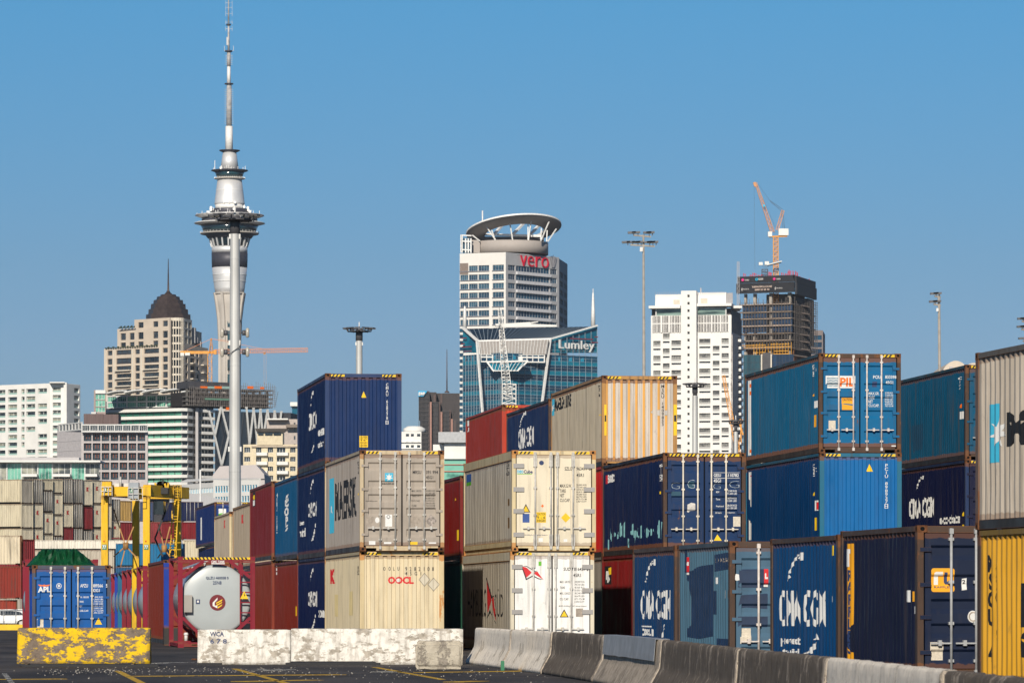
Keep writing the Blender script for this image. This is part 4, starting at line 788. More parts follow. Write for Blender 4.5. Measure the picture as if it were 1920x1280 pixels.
c.spx(SWOOSH, 1472.5, 1504, 1036, 1091, M_WHT, 'emblem', bb=(0, -.06, 1, 1)); c.spx(text2d('CMA CGM', 0.02), 1459, 1545.5, 1106, 1173, M_WHT); c.spx(text2d('protect', 0.03), 1461, 1497, 1193, 1211, M_WHT); c.spx(text2d('tropical', 0.03), 1465, 1495, 1214, 1230, M_WHT); c.spx(polys2d([[(0, 0), (.25, .15), (.5, .2), (.3, .02)], [(.4, .2), (.7, .5), (.95, .62), (.9, .4), (.6, .1)], [(.75, .7), (.95, 1), (1, .72)]]), 1500, 1531, 1185, 1228, M_WHT, 'emblem'); c.spx(SQ, 1558.5, 1560.5, 1022, 1041, M_YEL, 'marking'); c.spx(SQ, 1556, 1559.5, 1117, 1128, M_WHT, 'marking')
rav = lin(18, 34, 64, 0.8)
c = Cont('dark navy container with an orange square emblem on its door', 1720, 74, zo + .08, ST, 6.06, lin(20, 26, 52, 0.85), 'ink_navy_paint', 'door', G3, rust=0.12, dirt=0.2, fade=0.1, frontcol=rav, post=P_BROWNPOST, yaw=R(8.1), hazard=None, barm=pm('grey_bar', (0.36, 0.37, 0.38, 1), 0.5, 0, 0.12, 9))
og = pm('orange_sign', (0, 0, 0, 1))
c.spx(SQ, 1585, 1596, 1019, 1236, og, 'marking', 0.002); c.spx(polys2d([[(0, 0), (.5, 0), (.5, .75), (1, .75), (1, 1), (0, 1)]]), 1585.5, 1592.5, 1029, 1062, M_WHT, 'lettering', 0.008); c.spx(text2d('RAFFLES', 0.04, True), 1587, 1591.5, 1068, 1225, M_NAVYT, off=0.008)
c.spx(SQ, 1698.5, 1702, 1106, 1128, M_WHT, 'marking'); c.spx(SQ, 1708, 1712, 1108, 1127, og, 'marking'); c.spx(SQ, 1710, 1715, 1136, 1150, M_WHT, 'marking')
rr = []
for (cx_, cy_, a0) in ((0.9, 0.9, 0), (0.1, 0.9, 90), (0.1, 0.1, 180), (0.9, 0.1, 270)):
    for k in range(5): a = R(a0 + k * 22.5); rr.append((cx_ + 0.1 * math.cos(a), cy_ + 0.1 * math.sin(a)))
c.fpx(polys2d([rr]), 1747, 1790.5, 1064.5, 1109, og, 'emblem', 0.003)
c.fpx(polys2d([[(0.13, 0.3), (0.31, 0.3), (0.31, 0.68), (0.5, 0.68), (0.5, 0.85), (0.2, 0.85), (0.13, 0.8)]]), 1747, 1790.5, 1064.5, 1109, M_WHT, 'lettering', 0.008, (0, 0, 1, 1)); c.fpx(polys2d([[(0.56, 0.83), (0.7, 0.83), (0.7, 0.44), (0.87, 0.44), (0.87, 0.32), (0.62, 0.32), (0.56, 0.4)]]), 1747, 1790.5, 1064.5, 1109, M_NAVYT, 'lettering', 0.008, (0, 0, 1, 1)); c.fpx(text2d('RAFFLES', 0.01), 1752.5, 1785, 1098, 1102, M_NAVYT, off=0.008)
c.fpx(SQ, 1745, 1769.5, 1203, 1237, M_PAPER, 'placard'); c.fpx(polys2d([[(0, 0), (.9, .05), (1, 1), (.15, .95)]]), 1804, 1814.5, 1083, 1106, M_WHT, 'placard'); c.fpx(text2d('2', 0.03), 1806, 1812, 1086, 1094, M_BLK, off=0.007); c.fpx(DISC, 1815, 1836, 1144, 1166.5, M_WHT, 'placard')
c.fpx(polys2d(ringp(.5, .5, .3, .42, 20)), 1815, 1836, 1144, 1166.5, M_GREYL, 'placard', 0.006, (0, 0, 1, 1))
# far right: yellow below, grey above; they run out of the frame, farther end at px 1830
def cont_far(label, pxf, Df, L, **k):
    yaw = k.pop('yaw'); xf = XP(pxf, Df); x0 = xf + L * math.sin(yaw); y0 = Df - L * math.cos(yaw)
    return Cont(label, CX + x0 * F / y0, y0, yaw=yaw, L=L, **k)
c = cont_far('yellow container with black lettering, lowest at the right edge', 1832, 71.7, 12.19, z0=0.0, Hh=ST, colr=lin(226, 168, 44, 1.0), mname='yellow_paint', front='end', group=G3, yaw=R(10.0), rust=0.04, dirt=0.25, rail=paint('yellow_rail', lin(150, 120, 50), 0.3), fade=.1, post=P_BROWNPOST)
c.spx(text2d('MSCU 4', 0.05, True), 1850, 1856, 1040, 1240, M_BLK); c.spx(text2d('22G1 9', 0.0, True), 1861, 1864.5, 1062, 1200, M_BLK); c.spx(text2d('m', 0.12), 1912, 1965, 1085, 1175, M_BLK); c.spx(text2d('sc', 0.12), 1912, 1990, 1172, 1238, M_BLK)
c = cont_far('grey container with light blue star emblem on its side, above the yellow one', 1828.5, 71.7, 12.19, z0=ST, Hh=HC, colr=lin(196, 184, 168, 1.0), mname='side_grey_paint', front='end', group=G3, yaw=R(10.0), rust=0.08, dirt=0.35, post=paint('grey_brown_post', (0.16, 0.10, 0.07, 1), 0.8), rail=paint('grey_rail', (0.14, 0.12, 0.10, 1), 0.6))
c.spx(SQ, 1849, 1871, 759, 868, M_CYAN, 'emblem'); c.spx(polys2d([star7()]), 1853, 1884, 783, 840, M_WHT, 'emblem', 0.006); c.spx(text2d('MAERSK', 0.04), 1884, 2090, 772, 838, M_BLK); c.spx(SQ, 1916, 1926, 938, 950, M_YEL, 'placard')
# blue container in front at the left
c = Cont('blue container with white letters and red bird emblem, behind the flaking yellow barrier', 60, 135.8, 0, ST, 6.06, lin(10, 70, 170, 1.0), 'apl_blue_paint', 'door', None, rust=0.12, dirt=0.15, frontcol=lin(0, 96, 176, 0.74), post=paint('blue_brown_post', (0.06, 0.07, 0.11, 1), 0.8), hazard=None, fade=.1)
c.fpx(text2d('APL', 0.04), 71, 95, 1099, 1110, M_WHT); c.fpx(polys2d([[(0, 1), (0.4, .7), (.5, 1), (.6, .7), (1, 1), (.85, .2), (.58, .15), (.5, 0), (.42, .15), (.15, .2)]]), 71, 94.5, 1095, 1099, M_ORG, 'emblem')
c.fpx(polys2d(ringp(0.5, 0.5, 0.4, 0.5, 20)), 105.5, 115.5, 1092.5, 1103, M_WHT, 'placard'); c.fpx(text2d('B', .05), 108.5, 113, 1095, 1100, M_WHT)
c.fpx(text2d('APZU', 0), 150.5, 165, 1094, 1100.5, M_WHT); c.fpx(text2d('489566', 0), 173, 193, 1094, 1100.5, M_WHT); c.fpx(text2d('5', 0), 198.5, 202, 1094, 1100.5, M_WHT); c.fpx(text2d('42G1', 0), 173, 187, 1103, 1109.5, M_WHT)
data_lines(c, 147, 193.5, 1117, 1151, M_WHT, left=('MAX. GROSS', 'TARE', 'NET', 'CUB.CAP.'), split=0.56, vals=['32.500 KGS', '71.660 LBS', '3.700 KGS', '8.160 LBS', '28.800 KGS', '63.495 LBS', '67.7 CU.M', '2.390 CU.FT'])
c.fpx(TRI, 178, 191.5, 1157, 1170, M_YEL, 'placard'); c.fpx(SQ, 69.5, 81.5, 1159.5, 1176.5, M_PAPER, 'placard')
APZ = c
# ------------------------------------------------------------------ tank containers
M_CRIM = paint('crimson_paint', lin(142, 14, 44, 0.8), 0.12, 0.15, 0.15, rustc=(0.2, 0.06, 0.03, 1))
M_TANKW = pm('tank_cladding_grey', lin(196, 204, 206, 0.72), 0.35, 0, 0.05, 1.2)
M_STEEL = pm('brushed_steel', (0.62, 0.61, 0.60, 1), 0.34, 0.5, 0.12, 2)
def tank(label, px, D, framem, L=6.06, Hh=2.88, full=False, tankm=None, group=None, z0=0):
    X0 = XP(px, D); r = empty('tank_container', (X0, D, z0), YAW, label, 'tank container', group); Wd = 2.438; p = 0.15 if full else 0.19
    for x in (0, Wd - p):
        for y in (0, L - p): MB().box(x, y, 0.1, x + p, y + p, Hh - 0.1).build('corner_post', framem, r)
    for y0 in (0, L - 0.12):
        m = MB().box(p, y0, Hh - 0.14, Wd - p, y0 + 0.12, Hh - 0.02).box(p, y0, 0.03, Wd - p, y0 + 0.12, 0.17)
        k = 0.66
        for (xa, za, xb, zb) in ((p, Hh - k, p + k, Hh - 0.14), (Wd - p, Hh - k, Wd - p - k, Hh - 0.14), (p, 0.95, p + 0.80, 0.17), (Wd - p, 0.95, Wd - p - 0.80, 0.17)):
            m.bar((xa, y0 + 0.05, za), (xb, y0 + 0.05, zb), 0.13, 0, 0.10)
        m.build('end_frame', framem, r)
    for x in (0.02, Wd - 0.10): MB().box(x, p, 0.03, x + 0.08, L - p, 0.13).build('bottom_rail', framem, r)
    for x in (0.02, Wd - 0.08): MB().box(x, p, Hh - 0.09, x + 0.06, L - p, Hh - 0.02).build('top_rail', framem, r)
    for x in (0, Wd - 0.178):
        for y in (0, L - 0.162):
            for z in (0, Hh - 0.118): MB().box(x - 0.004, y - 0.004, z, x + 0.182, y + 0.166, z + 0.118).build('corner_casting', framem, r)
    R_ = 1.12 if full else 1.215; cz = 1.52 if full else 1.46
    prof = [(0.02, 0.01), (0.06, 0.45), (0.13, 0.85), (0.24, 1.04), (0.42, R_), (L - 0.8, R_), (L - 0.6, 1.0), (L - 0.45, 0.6), (L - 0.4, 0.01)]
    if full: prof = [(0.10, 0.01), (0.105, 0.6), (0.12, 1.02), (0.15, 1.08), (0.22, R_), (0.3, R_), (L - 0.8, R_), (L - 0.6, 1.0), (L - 0.45, 0.6), (L - 0.4, 0.01)]
    ax = Matrix(((1, 0, 0), (0, 0, 1), (0, 1, 0)))
    tk = MB().lathe((Wd / 2, 0.06, cz), prof, 48, 0, ax, mis=[0] * 4 + [1] * (len(prof) - 5) if full else None).build('tank', [tankm or M_STEEL, M_STEEL], r)
    return r, tk, Wd, cz, R_
r, tk, Wd, cz, R_ = tank('tank container with pale grey round end in a crimson frame, ladder at its right', 333.7, 138.3, M_CRIM, full=True, tankm=M_TANKW)
s_ = F / 138.3
def tx(px): return (px - 333.7) / s_ / 0.99
def tz(py): return CH + (HY - py) / s_
def tdecal(m2, x0, x1, y0, y1, mat, name='lettering', yy=0.153, bb=None):
    V, Fc = fit2d(m2, (tx(x0), tx(x1), tz(y1), tz(y0)), bb); me = bpy.data.meshes.new(name)
    me.from_pydata([(v[0], yy, v[1]) for v in V], [], Fc); me.materials.append(mat); return link(name, me, tk)
tdecal(text2d('QLZU 460058 0', 0), 386, 428, 1080, 1086, M_NAVYT); tdecal(text2d('25N8', 0), 399, 415, 1088.5, 1095, M_NAVYT)
tdecal(DISC, 392.5, 422.5, 1114, 1144, pm('maroon_emblem', lin(120, 12, 30), 0.5, 0, 0.05), 'emblem')
tdecal(polys2d([[(.2, .5), (.5, .82), (.5, .68), (.33, .5), (.33, .45), (.33, .33), (.5, .3), (.48, .15), (.2, .3)]]), 392.5, 422.5, 1114, 1144, M_WHT, 'emblem', 0.148, (0, 0, 1, 1))
tdecal(polys2d([[(.42, .5), (.82, .72), (.76, .6), (.42, .42)], [(.42, .36), (.8, .56), (.76, .47), (.44, .28)], [(.5, .22), (.8, .40), (.76, .30), (.52, .13)]]), 392.5, 422.5, 1114, 1144, M_YEL, 'emblem', 0.147, (0, 0, 1, 1))
tdecal(SQ, 367.5, 375, 1123, 1131.5, M_NAVYT, 'placard'); tdecal(SQ, 369.5, 373, 1125, 1129, M_WHT, 'placard', 0.148)
m = MB().box(tx(345), -0.02, tz(1147), tx(360), 0.10, tz(1115)); m.build('document_box', pm('grey_box', lin(170, 165, 158), 0.6), r)
m = MB()
for x in (449.5, 469.5): m.box(tx(x) - 0.02, -0.02, 0.17, tx(x) + 0.02, 0.02, 2.75)
for k in range(8): m.box(tx(449.5), -0.016, 0.45 + k * 0.32, tx(469.5), 0.016, 0.49 + k * 0.32)
m.build('ladder', M_CRIM, r)
m = MB(); m.slab([(tx(449), -0.03, tz(1122)), (tx(464), -0.03, tz(1122)), (tx(456.5), -0.03, tz(1107))], (0, 0.008, 0)); w_ = m.build('warning_sign', M_YEL, r)
me_ = MB().slab([(tx(456), -0.035, tz(1119)), (tx(457.2), -0.035, tz(1115.5)), (tx(455.6), -0.035, tz(1115)), (tx(457.6), -0.035, tz(1110)), (tx(457), -0.035, tz(1114)), (tx(458.6), -0.035, tz(1114.8))], (0, 0.003, 0)).build('emblem', M_BLK, w_)
m = MB().cyl((tx(348.5), -0.05, 0.22), (tx(348.5), -0.05, 0.48), 0.055, n=12).cyl((tx(348.5), -0.05, 0.40), (tx(348.5), -0.05, 0.45), 0.075, n=12); m.build('valve', M_WHT, r)
m = MB().box(0.16, -0.008, 2.79, 2.28, -0.004, 2.86, 0)
for i in range(17): x = 0.19 + i * 0.122; m.slab([(x, -0.012, 2.79), (x + 0.06, -0.012, 2.79), (x + 0.02, -0.012, 2.86), (x - 0.04, -0.012, 2.86)], (0, 0.004, 0), 1)
m.build('hazard_marking', [M_YEL, M_BLK], r)
pl = MB().box(tx(395), -0.012, tz(1057), tx(421), -0.001, tz(1049.5)).build('name_plate', M_CRIM, r)
V, Fc = fit2d(text2d('CIMC TANK', 0.03), (tx(395.5), tx(420.5), tz(1054.6), tz(1050))); me = bpy.data.meshes.new('lettering'); me.from_pydata([(v[0], -0.016, v[1]) for v in V], [], Fc); me.materials.append(M_WHT); link('lettering', me, pl)
MB().box(tx(395.5), -0.017, tz(1056.8), tx(420.5), -0.013, tz(1055)).build('lettering', M_WHT, pl)
MB().slab([(0.3, 0.4, 2.5), (1.1, 0.4, 2.78), (1.1, 5.4, 2.78), (0.3, 5.4, 2.5)], (0, 0, 0.03)).build('walkway', M_STEEL, r)
# brown container and the row of tanks behind it
c = Cont('brown container standing between the row of tank containers and the pale-ended tank', 306, 150.2, 0, HC, 12.19, lin(136, 50, 28, 0.85), 'red_brown_paint', 'door', None, rust=0.15, dirt=0.2, lite=True)
ro = empty('container_frame', (XP(307.5, 146.5), 146.5, 0), YAW, 'upright blue end of a folded flat rack beside the brown container', 'flat rack')
fbm = paint('frame_blue', lin(0, 60, 170, .8), 0.1); MB().box(0, 0, 0.6, 0.17, 0.3, 2.62).build('end_post', fbm, ro); MB().box(0, -0.1, 0.0, 0.5, 0.6, 0.6).build('base', paint('rail_dark', (0, 0, 0, 1)), ro); MB().box(-.01, -.01, 2.62, .19, .32, 2.76).build('corner_casting', fbm, ro)
fb = paint('frame_blue', (0, 0, 0, 1)); ft = paint('frame_teal', lin(10, 110, 150, .8), 0.1); fyl = paint('frame_yellow', lin(235, 190, 10, .85), 0.1)
for (lab, D, fm_, pxo) in (('nearest crimson frame of the receding row of tanks', 171, M_CRIM, 281), ('only yellow framed tank of the receding row', 178, fyl, 271), ('second crimson framed tank, just beyond the yellow one', 184.5, M_CRIM, 260.5), ('third crimson framed tank of the receding row', 191, M_CRIM, 251), ('teal framed tank of the receding row', 197.5, ft, 242.5),
                           ('blue framed tank beside the teal one', 204, fb, 236.5), ('farthest crimson framed tank of the receding row', 210.5, M_CRIM, 229.5), ('farthest blue framed tank of the receding row', 217, fb, 222)):
    tank('steel tank container, ' + lab, pxo - 13, D, fm_, Hh=2.88, group='tank containers in a row behind the blue container')
tank('crimson framed tank container peeping out left of the blue container', 47, 146.5, M_CRIM, Hh=2.88)
# tarpaulin heaped over a load on the blue container
def tarp():
    ax_, ay_ = XP(62.5, 138.5), 138.5; s = F / 138.5; m = MB(); nx, ny = 90, 44; k = 0
    for j in range(ny + 1):
        v = j / ny
        for i in range(nx + 1):
            u = i / nx; x = u * 2.15
            hx = u / 0.23 if u < 0.23 else (1 if u < 0.74 else (1 - u) / 0.26); hx = max(0.0, hx)
            hy = min(1, v / 0.16) if v < 0.6 else max(0.0, (1 - v) / 0.4)
            cr = abs(((u * 9.5 + v * 3.5 + 1.3 * noise.noise(Vector((u * 3, v * 3, 1)))) % 1) - 0.5) * 2
            cr2 = abs(((u * 6.0 - v * 7.5 + 1.1 * noise.noise(Vector((u * 4, v * 2, 5)))) % 1) - 0.5) * 2
            h = 0.50 * min(1, hx) * hy; e = min(1, 4 * hy * (1 - abs(2 * u - 1)) + .15)
            h += (0.06 * cr + 0.05 * cr2 - .06) * e + 0.03 * noise.noise(Vector((u * 7, v * 6, 2))) * e
            fold = (0.20 * cr - 0.12 * cr2) * (1 if 0 < j < ny else 0) * e
            m.v.append(Vector((x - 0.06, v * 3.4 + fold * (1 - v), max(0.0, h) + 0.002)))
    for j in range(ny):
        for i in range(nx): m.face([j * (nx + 1) + i, j * (nx + 1) + i + 1, (j + 1) * (nx + 1) + i + 1, (j + 1) * (nx + 1) + i], 0, False)
    o = m.build('tarpaulin', pm('green_tarpaulin', (0.004, 0.062, 0.022, 1), 0.5, 0, 0.3, 3, 0.5, 9, spec=0.3))
    o.location = (ax_, ay_ - 1.2, ST); o.rotation_euler = (0, 0, YAW); tag(o, 'dark green tarpaulin draped in folds on top of the blue container', 'tarpaulin')
    so = o.modifiers.new('thick', 'SOLIDIFY'); so.thickness = 0.012
tarp()

# ------------------------------------------------------------------ concrete barriers
conc = (0.30, 0.27, 0.23, 1)
MF_Y = flaking('flaking_yellow', (0.78, 0.50, 0.012, 1), (0.22, 0.17, 0.13, 1), 0.494, 3.4, (0.8, 1, 1.5), dirtf=0.25, bump=0.6)
MF_W = flaking('dirty_white', (0.80, 0.77, 0.70, 1), (0.46, 0.41, 0.34, 1), 0.452, 3.5, (0.7, 1, 1.6), dirt=(0.22, 0.18, 0.145, 1), dirtf=0.7, bump=0.5)
MF_P = flaking('pale_concrete', (0.96, 0.87, 0.74, 1), (0.62, 0.54, 0.43, 1), 0.42, 1.6, (1, 1, 0.5), dirt=(0.26, 0.22, 0.17, 1), dirtf=0.45, bump=0.6)
MF_D = flaking('dark_stained_concrete', (0.17, 0.14, 0.11, 1), (0.48, 0.40, 0.32, 1), 0.425, 2.6, (1, 1, 0.35), dirt=(0.055, 0.044, 0.036, 1), dirtf=0.75, bump=0.7)
MF_T = flaking('tan_stained_concrete', (0.52, 0.44, 0.35, 1), (0.30, 0.25, 0.2, 1), 0.42, 2.0, (1, 1, 0.3), dirt=(0.11, 0.09, 0.07, 1), dirtf=0.8, bump=0.7)
MF_B = flaking('rough_concrete', (0.52, 0.47, 0.38, 1), (0.34, 0.30, 0.25, 1), 0.45, 4, dirt=(0.16, 0.13, 0.10, 1), dirtf=0.6, bump=1.0, streak=False)
MF_E = flaking('chipped_end_concrete', (0.66, 0.56, 0.44, 1), (0.36, 0.30, 0.24, 1), 0.44, 5, dirt=(0.14, 0.11, 0.09, 1), dirtf=0.6, bump=1.0)
def barrier(a, b, H_, wb, wt, mat, label, kind='jersey', gap=None, group='concrete barriers', seed=1, z0=0.0):
    """a, b: ground points of the centre line"""
    a = Vector((a[0], a[1], 0)); b = Vector((b[0], b[1], 0)); d = b - a; L = d.length; ang = math.atan2(d.y, d.x)
    r = empty('concrete_barrier', (a.x, a.y, z0), ang, label, 'concrete barrier', group)
    if kind == 'jersey': half = [(wb, 0.0), (wb, 0.07), (wb * 0.93, 0.11), (wt + 0.07, 0.33), (wt + 0.03, 0.40), (wt + 0.012, 0.62), (wt, H_ - 0.03), (wt - 0.025, H_)]
    else: half = [(wb, 0.0), (wb - 0.01, 0.1), (wb - (wb - wt) * .35, 0.3), (wb - (wb - wt) * .8, 0.55), (wt, H_ - 0.02), (wt - 0.02, H_)]
    prof = [(-x, z) for x, z in half] + [(0, H_ + 0.001)] + [(x, z) for x, z in half[::-1]]
    fine = []
    for (p, q) in zip(prof, prof[1:]):
        n = max(1, int(math.dist(p, q) / 0.07))
        for k in range(n): fine.append((p[0] + (q[0] - p[0]) * k / n, p[1] + (q[1] - p[1]) * k / n))
    fine.append(prof[-1]); m = MB(); nl = max(8, int(L / 0.09)); n = len(fine)
    for j in range(nl + 1):
        x = L * j / nl; e = min(x, L - x)
        for (y, z) in fine:
            q = Vector((x * 3 + seed * 11, y * 4, z * 4)); dd = 0.008 * noise.noise(q) + 0.004 * noise.noise(q * 4)
            if e < 0.02: dd -= 0.022 * max(0, noise.noise(q * 2.5 + Vector((3, 3, 3)))) + 0.008
            if z > H_ - 0.04: dd -= 0.018 * max(0, noise.noise(q * 1.5 + Vector((7, 1, 3))))
            zz = z
            if gap and z < 0.08 and gap[0] * L < x < gap[1] * L: zz = z + 0.075
            if z < 0.02 and not gap: zz = z + 0.015 * max(0, noise.noise(q * 1.2))
            m.v.append(Vector((x, y * (1 + dd / max(0.1, abs(y))) if abs(y) > 0.02 else y, max(0.002, zz + (dd if z > 0.1 else 0)))))
    for j in range(nl):
        mi_ = 1 if (kind == 'jersey' and j >= nl - 2) else 0
        for i in range(n - 1): m.face([j * n + i, j * n + i + 1, (j + 1) * n + i + 1, (j + 1) * n + i], mi_, True)
        m.face([j * n + n - 1, j * n, (j + 1) * n, (j + 1) * n + n - 1])
    m.face([i for i in range(n)][::-1]); m.face([nl * n + i for i in range(n)], 1 if kind == 'jersey' else 0)
    m.build('barrier_body', [mat, MF_E], r)
    return r, L
DY = 97.0
r, L = barrier((XP(31.5, DY), DY + .28), (XP(280.5, DY), DY + .28), 0.80, 0.29, 0.12, MF_Y, 'short barrier with flaking yellow paint, in front of the blue container', 'plain', seed=2, group=None, z0=0.055)
for u in (0.06, 0.86): MB().box(L * u, -0.27, -0.053, L * u + 0.06, 0.27, 0.02).build('foot', pm('timber_block', (0.22, 0.16, 0.11, 1), 0.9), r)
DWb = 99.6
r, L = barrier((XP(370, DWb), DWb + .28), (XP(544.3, DWb), DWb + .28), 0.80, 0.27, 0.15, MF_W, 'dirty white barrier lettered WCA 678, left half of the long white pair', 'plain', seed=3, group='two white barriers end to end')
def btext(s, x0, x1, y0, y1, r, D, mat=M_NAVYT):
    V, Fc = fit2d(text2d(s, 0.03), (XP(x0, D) - r.location.x, XP(x1, D) - r.location.x, ZP(y1, D), ZP(y0, D))); me = bpy.data.meshes.new('lettering')
    me.from_pydata([(v[0], -(0.27 - (0.12) * min(1, (v[1] + .05) / 0.72)) - 0.012, v[1]) for v in V], [], Fc); me.materials.append(mat); link('lettering', me, r)
btext('WCA', 393, 419.5, 1183.5, 1192.5, r, DWb); btext('6 7 8', 393.5, 425, 1197, 1206, r, DWb)
for (x, z) in ((0.10, 0.45), (0.10, 0.12)): MB().cyl((-0.02, -0.12, z), (-0.14, -0.12, z), 0.02, n=8).build('lifting_pin', M_RUST, r)
barrier((XP(545.2, DWb), DWb + .28), (XP(868, DWb), DWb + .28), 0.82, 0.27, 0.15, MF_W, 'longer dirty white barrier with a black gap beneath, behind the concrete block', 'plain', gap=(-0.03, 0.50), seed=9, group='two white barriers end to end')
# loose block
def block():
    D = 92.6; m = MB(); w_, h_, d_ = 1.0, 0.60, 0.5; bm = bmesh.new()
    bmesh.ops.create_cube(bm, size=1); bmesh.ops.subdivide_edges(bm, edges=bm.edges[:], cuts=11, use_grid_fill=True)
    for v in bm.verts:
        p = Vector((v.co.x * w_, v.co.y * d_, (v.co.z + .5) * h_)); rx = min(w_ / 2 - abs(p.x), 1); ry = min(d_ / 2 - abs(p.y), 1); rz = min(p.z, h_ - p.z)
        t = sorted((rx, ry, rz)); k = 0.035 if t[1] < 0.05 else 0
        p += Vector((-math.copysign(k, p.x) if rx < .05 else 0, -math.copysign(k, p.y) if ry < .05 else 0, (-k if p.z > h_ / 2 else 0)))
        p += Vector(v.co).normalized() * 0.025 * noise.noise(p * 7); p.z = max(0.0, p.z); v.co = p
    me = bpy.data.meshes.new('concrete_block'); bm.to_mesh(me); bm.free(); me.materials.append(MF_B)
    o = link('concrete_block', me, loc=(XP(823, D), D + .26, 0)); tag(o, 'rough squat concrete block standing before the right end of the white barrier', 'concrete block')
    tag(MB().box(0, 0, 0, 2.15, 0.10, 0.055).build('dark_strip', pm('gap_black', (0.012, 0.013, 0.016, 1), 0.7)), 'long black strip as the dark slot under the longer white barrier', 'dark strip').location = (XP(535, 98.9), 98.95, 0.0)  # black strips put the dark of the gaps under the barriers into colour
    tag(MB().box(0, 0, 0, 0.55, 0.10, 0.05).build('dark_strip', pm('gap_black', (0, 0, 0, 1))), 'short black strip as the dark gap under the white barrier lettered WCA', 'dark strip').location = (XP(370, 98.9), 98.95, 0.0)
    tag(MB().box(0, 0, 0, 3.0, 0.10, 0.05).build('dark_strip', pm('gap_black', (0, 0, 0, 1))), 'long black strip as the dark gap at the foot of the yellow barrier', 'dark strip').location = (XP(41, 96.2), 96.2, 0.0)
block()
# chain of jersey barriers curving towards the camera; (px, distance) of the top edge at each joint
J = [(889, 101.6), (957, 93.5), (1033, 86.5), (1131, 77.3), (1238, 66.8), (1381, 53.9), (1547, 44.8), (1764, 36.1), (1990, 30.2)]
jm = [MF_P, MF_P, MF_D, MF_T, MF_D, MF_D, MF_P, MF_D]
jl = ['pale jersey barrier at the far end of the curved chain, nearest the white barriers', 'pale jersey barrier, second from the far end of the curved chain', 'dark stained jersey barrier next to the pale pair', 'tan jersey barrier with a grey metal plate hung over it', 'dark jersey barrier just right of the one with the metal plate', 'dark jersey barrier below the biggest white letters',
      'whitish jersey barrier near the right edge, between two dark ones', 'dark jersey barrier running out at the lower right corner']
jb = []
for i in range(8):
    (p0, d0), (p1, d1) = J[i], J[i + 1]; a = Vector((XP(p0, d0) + .10, d0, 0)); b = Vector((XP(p1, d1) + .10, d1, 0)); u = (b - a).normalized()
    rb, L = barrier(a + u * 0.04, b - u * 0.04, 0.83, 0.30, 0.085, jm[i], jl[i], 'jersey', seed=20 + i, group='jersey barriers of the curved chain'); jb.append((rb, L))
    m = MB().box(-0.09, -0.03, 0.30, 0.02, 0.03, 0.40).box(-0.09, -0.03, 0.6, 0.02, 0.03, 0.68); m.build('joint_hook', M_RUST, rb)
# metal plate over the fourth
rb, L = jb[3]; m = MB(); nn = 14
for k in range(nn + 1):
    x = 0.3 + (L - 0.9) * k / nn
    for (y, z) in ((0.11, 0.80), (0.11, 0.842), (-0.11, 0.842), (-0.135, 0.60), (-0.145, 0.50)): m.v.append(Vector((x, y - 0.012 * noise.noise(Vector((x, z * 3, 1))), z + 0.01 * noise.noise(Vector((x * 1.5, 2, z))))))
for k in range(nn):
    for q in range(4): m.face([k * 5 + q, k * 5 + q + 1, k * 5 + q + 6, k * 5 + q + 5])
o = m.build('metal_plate', pm('dull_grey_sheet', (0.30, 0.31, 0.33, 1), 0.5, 0.1, 0.2, 3, 0.4, 5)); o.matrix_world = Matrix.Translation(rb.location) @ Matrix.Rotation(rb.rotation_euler[2] if rb.rotation_euler[2] else 0, 4, 'Z')
o.location = rb.location; o.rotation_euler = rb.rotation_euler; o.modifiers.new('thick', 'SOLIDIFY').thickness = 0.006
# barrier local -y must face the camera-left side: mirror if it does not
nrm = Matrix.Rotation(rb.rotation_euler[2], 3, 'Z') @ Vector((0, -1, 0))
if nrm.x > 0:
    for v in o.data.vertices: v.co.y = -v.co.y
tag(o, 'bent grey metal plate hung over the tan jersey barrier', 'metal plate')
tag(MB().prism([(0, 0), (0.075, 0), (0.06, 0.04), (0.01, 0.04)], 0, 0.20).build('green_post', pm('green_plastic', (0.01, 0.16, 0.07, 1), 0.5)), 'small green plastic stub leaning at the foot of the second pale jersey barrier', 'marker').location = (XP(939, 91.0), 91.0, 0)

